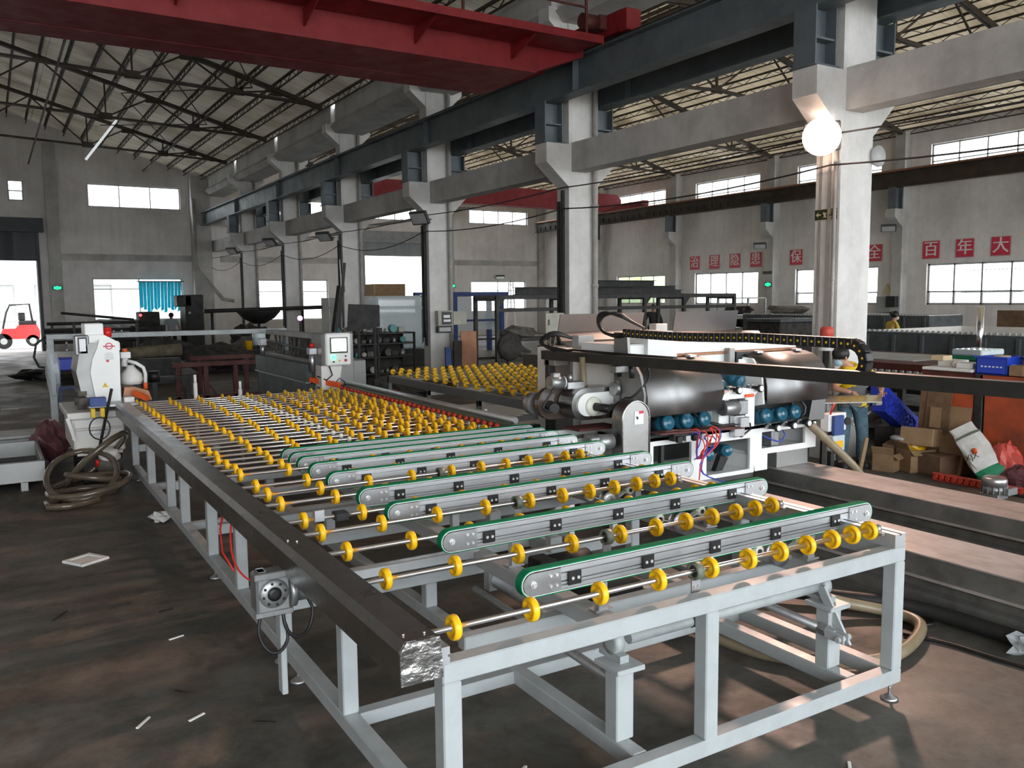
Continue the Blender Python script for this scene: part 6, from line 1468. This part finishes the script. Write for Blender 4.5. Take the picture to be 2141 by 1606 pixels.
for x in (-1.0,.2): part('leg', MB().cbox(x,x+.08,11.3,11.38,0,.12,.004), 'panel_grey', tf)
single('scrap_sheet', MB().cbox(-.6,.6,13.6,14.3,.30,.34,.01).cbox(-.5,.5,13.7,14.2,.0,.30,.02), 'pale_grey', 'pale sheet lying on a low block beside the edging head base', 'sheet')
wt_ = thing('white_tile', 'white square frame tile lying on the dark floor', 'tile', (.58,7.92,0))
Mt = Matrix.Translation((.58,7.92,0)) @ Matrix.Rotation(.55,4,'Z')
for a in ((-.13,.13,-.13,-.09),(-.13,.13,.09,.13),(-.13,-.09,-.09,.09),(.09,.13,-.09,.09)): part('tile_rim', MB().cbox(a[0],a[1],a[2],a[3],0,.022,.003).xf(Mt), 'paper', wt_)
part('tile_face', MB().box(-.09,.09,-.09,.09,0,.012).xf(Mt), 'paper', wt_)
for i,(x,y,l,a,m) in enumerate(((.92,5.74,.05,.3,'paper'),(.56,4.64,.06,.9,'paper'),(.81,4.55,.05,.5,'paper'),(.80,4.9,.05,2.2,'dark_iron'),(.30,6.6,.09,1.0,'dark_iron'),(.68,6.6,.08,.1,'dark_iron'),(.95,6.3,.05,.2,'dark_iron'),(1.1,4.3,.06,2.5,'dark_iron'),(2.0,3.2,.03,.5,'paper'),(3.3,2.4,.04,.7,'paper'),(4.7,2.3,.05,.4,'paper'))):
    single('floor_scrap', MB().cbox(-l,l,-.008,.008,0,.008,.002).xf(Matrix.Translation((x,y,0)) @ Matrix.Rotation(a,4,'Z')), m, ['pale sliver of scrap farthest from the drive gearbox','pale sliver nearest the picture bottom corner','pale sliver beside another in the dark aisle','dark sliver beside the pale ones','dark flake in the middle of the aisle floor','dark flake beside the white tile','dark flake close to the conveyor leg','dark curl below the drive gearbox','pale fleck under the conveyor frame','pale fleck in front of the frame','pale fleck beyond the conveyor corner'][i], 'scrap', 'slivers of scrap on the floor')
single('plastic_scrap', MB().lump((1.35,8.95,.05),.10,.09,.05,171,12,6,.5), 'bag_white', 'crumpled white plastic scrap under the conveyor side', 'scrap')
for i,(x,y,sx,sy) in enumerate(((1.0,14.3,.12,.04),(.26,20.3,.16,.08),(.37,13.8,.10,.05))): single('paper_scrap', MB().cbox(x-sx,x+sx,y-sy,y+sy,0,.006,.002), 'paper', ['white paper scrap on the floor before the cable bridge','pale paper scrap far down the aisle floor','small pale scrap beside the steel trough'][i], 'scrap')
single('black_sack', MB().lump((1.0,27.5,.15),.5,.3,.16,172,14,6,.3), 'black', 'black sack lying on the floor near the forklift doorway', 'sack')

# ------------------------------------------------------------------ right foreground: hoses on the floor
single('floor_hose', MB().tube(smooth([(4.02,3.95,.62),(4.3,3.9,.4),(4.75,3.72,.12),(5.10,3.45,.05),(5.12,3.22,.05),(4.9,3.08,.05),(4.5,2.96,.05),(4.2,3.02,.05),(3.92,3.28,.05),(3.80,3.55,.05),(3.75,4.2,.06)]),.038,12), 'tan_hose', 'thick tan hose curving over the floor under the conveyor corner', 'hose')
single('floor_hose', MB().tube(smooth([(4.6,4.2,.10),(5.0,3.75,.07),(5.32,3.4,.06),(5.33,2.6,.06),(5.3,1.6,.06)]),.05,12), 'black_rubber', 'black ribbed hose lying along the machine bed', 'hose')
single('floor_cable', MB().tube(smooth([(5.16,3.5,.02),(5.3,3.3,.02),(5.22,3.16,.02),(5.08,3.25,.02),(5.12,3.42,.02)]),.012,8), 'black', 'loop of black cable beside the tan hose', 'cable')
single('floor_cable', MB().tube(smooth([(4.9,3.2,.015),(5.0,2.97,.015),(5.02,2.72,.015),(5.05,2.5,.015),(5.15,2.0,.015)]),.013,8), 'black', 'black cable trailing across the floor to the picture edge', 'cable')
single('plastic_scrap', MB().lump((5.27,2.62,.06),.10,.10,.06,173,12,6,.5), 'film_clear', 'crumpled clear film by the machine bed', 'scrap')

# ------------------------------------------------------------------ around the working man
pl = thing('outfeed_plate', 'thin steel plate table the worker leans on', 'plate', (8.5,6.4,0))
part('plate', MB().prism([(7.95,6.25),(8.55,5.95),(9.12,6.35),(8.35,6.75)],'z',.975,.985), 'cover_steel', pl); part('plate_post', MB().cbox(8.2,8.27,6.4,6.47,0,.975,.004), 'cast_grey', pl)
part('plate_clip', MB().cbox(8.56,8.66,6.02,6.08,.93,.975,.004), 'cast_grey', pl)
af = thing('air_regulator', 'air regulator with blue box and yellow label beside the worker', 'regulator', (7.99,6.2,0))
part('regulator_body', MB().cbox(7.840,8.140,6.10,6.22,.68,.88,.01), 'pipe_white', af); part('regulator_box', MB().cbox(7.880,8.040,6.05,6.10,.64,.86,.008), 'steel_blue', af); part('yellow_label', MB().box(7.880,8.020,6.045,6.052,.50,.58), 'yellow_darker', af)
part('regulator_cup', MB().cbox(7.860,8.060,6.05,6.14,.46,.64,.01), 'wrapped', af); part('regulator_post', MB().cbox(7.940,8.000,6.14,6.2,0,.68,.004), 'dark_iron', af); part('gauge', MB().cyl((8.140,6.08,.78),(8.140,6.13,.78),.045,n=14), 'black', af)
part('air_hose', MB().tube([(7.860,6.1,.88),(7.820,6.05,.95),(7.860,6.05,1.0)],.01,6), 'red_hose', af)
single('waste_hose', MB().tube(smooth([(7.30,5.92,.84),(7.55,5.85,.62),(7.9,5.75,.30),(8.05,5.7,.06)]),.045,12), 'tan_hose', 'pale stiff hose slanting from the machine to the floor', 'hose')
cn = thing('canister', 'white canister with a translucent red cap behind the drag chain', 'canister', (8.92,7.4,0))
part('canister_body', MB().cyl((8.90,7.0,1.50),(8.90,7.0,1.64),.10,n=16), 'pipe_white', cn); part('canister_cap', MB().lathe((8.91,7.0,1.64),(0,0,1),[(0,.08),(.12,.085),(.15,.07),(.16,.03)],16), 'bag_red', cn)
part('canister_stand', MB().cyl((8.90,7.0,0),(8.90,7.0,1.5),.04,n=8), 'dark_iron', cn)
bk = thing('blue_mat', 'royal blue bristled plastic mat leaning beside the worker', 'mat', (10.3,6.95,0))
part('mat_board', MB().prism([(9.88,.99),(9.94,1.0),(10.68,.50),(10.66,.36),(10.52,.31),(9.92,.66)],'y',6.85,7.05), 'basket_blue', bk)
mb = MB(); rnd = random.Random(9)
for i in range(230):
    u = rnd.random(); w = rnd.random(); x = 9.92+.68*u; z = (.96-.48*u)-w*(.30-.12*u); mb.cyl((x,6.852,z),(x+rnd.uniform(-.01,.01),6.83,z-.014),.010,.004,n=4)
o = part('bristles', mb, 'basket_blue', bk); o['kind'] = 'stuff'
part('mat_prop', MB().cbox(10.2,10.6,6.9,7.2,0,.42,.01), 'clutter_dark', bk)
rr_ = thing('roller_rack', 'dark red rack of slim white rollers behind the worker', 'rack', (9.8,7.2,0))
for i in range(5): part('roller', MB().cyl((9.55+.03*i,7.15,.95-.12*i),(9.95+.02*i,7.15,.98-.12*i+.12),.015,n=8), 'pipe_white', rr_)
part('rack_side', MB().bar((9.55,7.2,.1),(9.62,7.2,1.0),.04,.04), 'rust_red', rr_); part('rack_side', MB().bar((9.9,7.2,.1),(9.97,7.2,1.0),.04,.04), 'rust_red', rr_)
single('wood_stick', MB().bar((9.12,6.62,.02),(9.20,6.60,.42),.03,.05), 'wood', 'short pale wooden stick leaning at the worker\'s legs', 'stick')
cab = thing('metal_cabinet', 'orange-red steel cabinet behind the cardboard, dark left section', 'cabinet', (10.3,6.0,0))
part('cabinet_body', MB().cbox(10.02,10.7,5.72,6.42,0,1.25,.01), 'rust_red', cab); part('cabinet_door', MB().cbox(10.0,10.02,5.74,6.40,.05,1.12,.004), 'oxide_orange', cab)
cab = thing('metal_cabinet', 'bright orange-red steel cabinet at the picture edge', 'cabinet', (10.3,5.0,0))
part('cabinet_body', MB().cbox(10.02,10.7,4.2,5.66,0,1.23,.01), 'dark_iron', cab); part('cabinet_door', MB().cbox(9.99,10.02,4.9,5.60,.05,1.05,.004), 'oxide_orange', cab); part('cabinet_door', MB().cbox(9.99,10.02,4.2,4.88,.05,1.05,.004), 'oxide_orange', cab); part('cabinet_top', MB().cbox(9.98,10.72,4.2,5.66,1.05,1.23,.006), 'oxide_orange', cab)
part('cabinet_post', MB().cbox(9.98,10.05,5.62,5.72,0,1.24,.006), 'dark_iron', cab)
# on the cabinets
ft = thing('foam_tray', 'white foam packing tray with loose parts on the cabinet top', 'tray', (10.2,6.1,1.25))
part('tray', MB().cbox(9.95,10.55,5.75,6.38,1.25,1.285,.006), 'paper', ft); part('foam_block', MB().cbox(10.05,10.3,5.8,6.0,1.285,1.35,.006), 'paper', ft); part('foam_block', MB().cbox(10.15,10.5,6.1,6.3,1.285,1.36,.006), 'tank_white', ft); part('tube_part', MB().cyl((10.1,6.03,1.33),(10.3,6.06,1.33),.045,n=12), 'tank_white', ft); part('carton_scrap', MB().cbox(10.1,10.3,6.2,6.36,1.36,1.42,.004), 'cardboard_pale', ft)
single('black_bracket', MB().lump((10.25,5.75,1.31),.12,.14,.06,181,10,6,.4), 'clutter_dark', 'black metal bracket between the foam tray and blue crate', 'bracket')
cr = thing('plastic_crate', 'bright blue plastic crate on the cabinet top', 'crate', (10.15,5.5,1.24))
x0,x1,y0,y1 = 9.99,10.4,5.36,5.72
for a in ((x0,x0+.015,y0,y1),(x1-.015,x1,y0,y1),(x0,x1,y0,y0+.015),(x0,x1,y1-.015,y1)): part('crate_side', MB().cbox(a[0],a[1],a[2],a[3],1.24,1.45,.004), 'crate_blue', cr)
part('crate_floor', MB().box(x0,x1,y0,y1,1.24,1.255), 'crate_blue', cr); part('crate_rim', MB().cbox(x0-.02,x0,y0-.02,y1+.02,1.43,1.455,.004), 'crate_blue', cr)
for i in range(6): part('crate_slot', MB().box(x0-.003,x0,y0+.05+i*.045,y0+.075+i*.045,1.325,1.34), 'sticker_white', cr)
part('crate_label', MB().box(x0+.1,x0+.2,y0-.003,y0,1.28,1.36), 'sticker_white', cr); part('crate_contents', MB().cyl((10.15,5.5,1.26),(10.15,5.5,1.46),.09,n=14), 'cardboard_pale', cr)
single('carton', MB().cbox(10.0,10.3,5.18,5.34,1.24,1.36,.006), 'cardboard', 'small brown carton beside the blue crate', 'carton')
pt = thing('cooking_pot', 'shiny pot with a black rim on the cabinet top', 'pot', (10.2,5.15,1.24))
part('pot_body', MB().cyl((10.35,5.2,1.24),(10.35,5.2,1.42),.14,n=18), 'tank_white', pt); part('pot_rim', MB().cyl((10.35,5.2,1.42),(10.35,5.2,1.45),.16,n=18), 'black', pt); part('pot_lid', MB().lathe((10.35,5.2,1.45),(0,0,1),[(0,.13),(.03,.11),(.04,.02)],16), 'chrome', pt)
single('carton', MB().cbox(10.05,10.4,4.7,5.02,1.24,1.42,.006), 'cardboard_dark', 'brown carton at the picture edge on the cabinet', 'carton')
single('paper_bag', MB().lump((10.4,4.95,1.52),.15,.15,.16,182,12,7,.2), 'cardboard_pale', 'pale bag on top of the brown carton at the picture edge', 'bag')
# cardboard and rubbish on the floor in front of the cabinets
def carton(x,y,z,sx,sy,sz,rz,m,label,flaps=True,tilt=0):
    t = thing('carton', label, 'carton', (x,y,z)); M_ = Matrix.Translation((x,y,z)) @ Matrix.Rotation(rz,4,'Z') @ Matrix.Rotation(tilt,4,'X')
    w = .008
    for a in ((-sx,sx,-sy,-sy+w),(-sx,sx,sy-w,sy),(-sx,-sx+w,-sy,sy),(sx-w,sx,-sy,sy)): part('carton_side', MB().box(a[0],a[1],a[2],a[3],0,sz).xf(M_), m, t)
    part('carton_base', MB().box(-sx,sx,-sy,sy,0,w).xf(M_), m, t)
    if flaps:
        part('flap', MB().prism([(-sy,sz),(-sy-sy*.5,sz-.05),(-sy-sy*.5+.01,sz-.06),(-sy+.01,sz-.01)],'x',-sx,sx).xf(M_), m, t)
        part('flap', MB().prism([(sx,sz),(sx+sx*.6,sz+.05),(sx+sx*.6,sz+.058),(sx,sz+.008)],'y',-sy,sy).xf(M_), m, t)
        part('flap', MB().prism([(-sx,sz),(-sx*1.3,sz+.09),(-sx*1.3+.01,sz+.095),(-sx+.01,sz)],'y',-sy,sy).xf(M_), m, t)
    return t
carton(9.50,6.50,0,.17,.13,.22,.25,'cardboard','open brown carton beside the worker\'s legs')
c = carton(9.72,6.28,0,.17,.14,.28,-.35,'cardboard','open brown carton with a yellow cushion in it')
single('yellow_cushion', MB().lump((9.74,6.30,.30),.14,.12,.07,191,14,7,.2), 'yellow_darker', 'round yellow cushion stuffed into the open carton', 'cushion')
single('grinding_disc', MB().lathe((9.68,6.42,.37),(.1,0,1),[(0,.15),(.03,.155),(.05,.12)],18), 'pale_grey', 'grey disc lying on the yellow cushion', 'disc')
single('carton', MB().cbox(-.28,.28,-.22,.22,0,.30,.01).xf(Matrix.Translation((9.92,6.55,.0)) @ Matrix.Rotation(.4,4,'Z')), 'cardboard_dark', 'dark closed carton behind the cushion carton', 'carton')
single('carton', MB().cbox(-.26,.26,-.2,.2,0,.26,.01).xf(Matrix.Translation((9.84,5.98,.0)) @ Matrix.Rotation(-.2,4,'Z')), 'cardboard_dark', 'torn dark carton beside the white sack', 'carton')
single('carton', MB().cbox(-.30,.30,-.2,.2,0,.22,.01).xf(Matrix.Translation((9.87,6.25,.30)) @ Matrix.Rotation(.2,4,'Z') @ Matrix.Rotation(.15,4,'Y')), 'cardboard', 'battered carton lying on the dark closed carton', 'carton')
for i,(y0,y1,z1,t_) in enumerate(((6.28,6.40,.98,.05),(5.98,6.30,1.05,.10),(5.74,6.05,.82,.14))):
    single('cardboard_sheet', MB().prism([(9.94-t_,.02),(9.955-t_,.02),(9.995,z1),(9.98,z1)],'y',y0,y1), ['cardboard_dark','cardboard_dark','cardboard'][i], ['narrow','tall','lower'][i]+' cardboard sheet leaning on the orange cabinet', 'cardboard', 'leaning cardboard sheets')
single('tape_patch', MB().prism([(9.86,.55),(9.868,.55),(9.89,.80),(9.882,.80)],'y',6.06,6.20), 'cardboard', 'pale tape patch on the tall cardboard sheet', 'patch')
sk = thing('sack', 'white printed sack with a green bottom leaning on the floor', 'sack', (9.62,5.45,0))
a = Vector((9.70,5.66,.58)); b = Vector((9.62,5.30,.20))
ax_ = (a-b).normalized(); nr_ = Vector((-.84,-.55,.25)); nr_ = (nr_-ax_*nr_.dot(ax_)).normalized(); sd_ = ax_.cross(nr_)
def bag(pr):
    mb = MB(); n = 14; v = []
    for (h,w,t) in pr:
        for k in range(n):
            u = 2*PI*k/n; cu_ = math.copysign(abs(math.cos(u))**.6,math.cos(u)); su_ = math.copysign(abs(math.sin(u))**.6,math.sin(u))
            q = 1+.05*math.sin(5*u+h*30); v.append(b+ax_*h+sd_*(w*cu_*q)+nr_*(t*su_*q))
    m = len(pr); f = [(i*n+k,i*n+(k+1)%n,(i+1)*n+(k+1)%n,(i+1)*n+k) for i in range(m-1) for k in range(n)]+[tuple(range(n)),tuple((m-1)*n+k for k in range(n))]
    return mb.add(v,f)
part('sack_body', bag([(0,.16,.055),(.12,.165,.075),(.28,.155,.07),(.42,.15,.05),(.52,.13,.022),(.60,.13,.010)]), 'bag_white', sk); part('sack_bottom', bag([(-.13,.13,.03),(-.06,.155,.05),(.005,.162,.057)]), 'bag_green', sk)
part('sack_band', bag([(.44,.152,.050),(.47,.147,.044)]), 'olive_bracket', sk)
lettering('XJX', .09, 'sign_dark', sk, (-.135,-.02,.33), (1.2,-.5,-1.2)); part('sack_print', MB().ball(a.lerp(b,.55)+Vector((-.10,-.02,.02)),.035,10,6,(.5,1,1)), 'orange_plastic', sk)
single('sack', MB().lump((9.78,5.20,.25),.14,.16,.24,201,14,8,.25), 'bag_red', 'crumpled red and white sack beside the printed white sack', 'sack')
single('sack', MB().lump((9.72,4.98,.14),.15,.2,.14,202,14,8,.25), 'pink_wrap', 'low pinkish sack at the picture edge', 'sack')
single('sack', MB().lump((9.85,5.30,.22),.12,.14,.22,203,14,8,.25), 'bag_white', 'plain white sack behind the printed one', 'sack')
rs_ = thing('roller_strip', 'red strip of small rollers lying on the floor by the sacks', 'roller strip', (9.5,5.4,0))
part('strip_bar', MB().cbox(9.40,9.46,4.6,5.85,.07,.09,.004).cbox(9.40,9.46,4.6,5.85,0,.02,.004), 'bag_red', rs_)
RS = MB().cyl((-.012,0,0),(.03,0,0),.028,n=12).mesh('strip_roller','red_rubber')
for i in range(16): inst('strip_roller', RS, rs_, (9.395-9.5, 5.80-5.4-i*.075, .045))
single('tangled_cable', MB().tube(smooth([(9.5,5.85,.03),(9.6,5.75,.05),(9.55,5.6,.03),(9.7,5.7,.04),(9.62,5.85,.03),(9.75,5.9,.03)]),.012,6), 'red_hose', 'tangled pink cable beside the roller strip', 'cable')
mo = thing('electric_motor', 'small grey electric motor standing on the floor behind the machine bed', 'motor', (9.1,4.95,0))
part('motor_body', MB().cyl((9.1,4.95,.06),(9.1,4.95,.14),.12,n=20), 'cast_grey', mo); part('motor_cap', MB().lathe((9.1,4.95,.14),(0,0,1),[(0,.125),(.07,.125),(.09,.11),(.095,.06)],20), 'zinc', mo); part('terminal_box', MB().cbox(9.08,9.25,4.78,4.85,.05,.13,.008), 'cast_grey', mo); part('motor_foot', MB().cbox(9.0,9.2,4.85,5.05,0,.06,.006), 'cast_grey', mo)
for i in range(14):
    t_ = 2*PI*i/14; part('motor_fin', MB().bar((9.1+.125*math.cos(t_),4.95+.125*math.sin(t_),.06),(9.1+.125*math.cos(t_),4.95+.125*math.sin(t_),.14),.008,.02), 'cast_grey', mo)
single('floor_plank', MB().cbox(9.35,9.5,4.3,5.0,0,.03,.006), 'dark_iron', 'dark flat bar on the floor behind the small motor', 'bar')
single('scrap_heap', MB().lump((11.3,7.7,.22),.5,.35,.22,211,14,7,.35), 'clutter_dark', 'dark rubbish heap behind the blue mat', 'heap')

# ------------------------------------------------------------------ outside the doorways
fk = thing('forklift', 'red forklift truck parked outside the doorway', 'forklift', (1.0,47,0))
part('chassis', MB().prism([(.70,.45),(2.05,.45),(2.08,.80),(1.95,1.12),(1.2,1.12),(1.05,.95),(.55,.95),(.45,.75)],'y',46.5,47.5), 'forklift_red', fk)
part('engine_cover', MB().cbox(1.2,1.95,46.6,47.4,1.1,1.32,.04), 'black', fk); part('seat', MB().cbox(1.2,1.5,46.7,47.3,1.32,1.7,.04), 'black', fk)
for y in (46.6,47.4): part('overhead_guard', MB().tube([(.55,y,.95),(.72,y,1.7),(.88,y,2.05),(1.7,y,2.1),(1.8,y,1.2)],.04,8), 'dark_iron', fk)
part('guard_top', MB().box(.85,1.75,46.6,47.4,2.07,2.1), 'dark_iron', fk)
for x in (.55,1.75):
    for y in (46.5,47.4):
        w_ = part('wheel', MB().cyl((x,y,.36),(x,y+.14,.36),.36 if x < 1 else .28,n=20), 'black_rubber', fk); part('hub', MB().cyl((x,y-.01,.36),(x,y,.36),.15,n=14), 'pale_grey', w_)
part('mast', MB().box(.05,.15,46.6,46.7,.1,2.3).box(.05,.15,47.3,47.4,.1,2.3), 'dark_iron', fk); part('fork', MB().box(-.9,.1,46.65,46.8,.05,.1).box(-.9,.1,47.2,47.35,.05,.1), 'dark_iron', fk)
nb = thing('neighbour_building', 'pale building across the yard seen through the forklift doorway', 'building', (0,58,0))
part('facade_wall', MB().box(-14,30,58,58.4,0,9), 'facade', nb)
for i in range(6):
    f_ = part('facade_window', MB().box(-8+i*2.6,-6.4+i*2.6,57.95,58.0,1.0,3.2), 'shutter_grey', nb); part('window_pane', MB().box(-7.9+i*2.6,-6.5+i*2.6,57.93,57.95,1.1,3.1), 'pale_grey', f_)
part('canopy', MB().box(-14,30,57.0,58,3.6,3.9), 'facade', nb)
for i,(y,z) in enumerate(((41.8,1.6),)):
    tr_ = thing('tree', 'leafy tree outside the low window beyond the rack', 'tree', (RX+6,y,0))
    part('crown', MB().lump((RX+6,y,z+1.2),1.5,2.2,2.2,231+i,16,10,.35), 'tree_green', tr_); part('trunk', MB().cyl((RX+6,y,0),(RX+6,y,z),.2,n=10), 'wood', tr_)
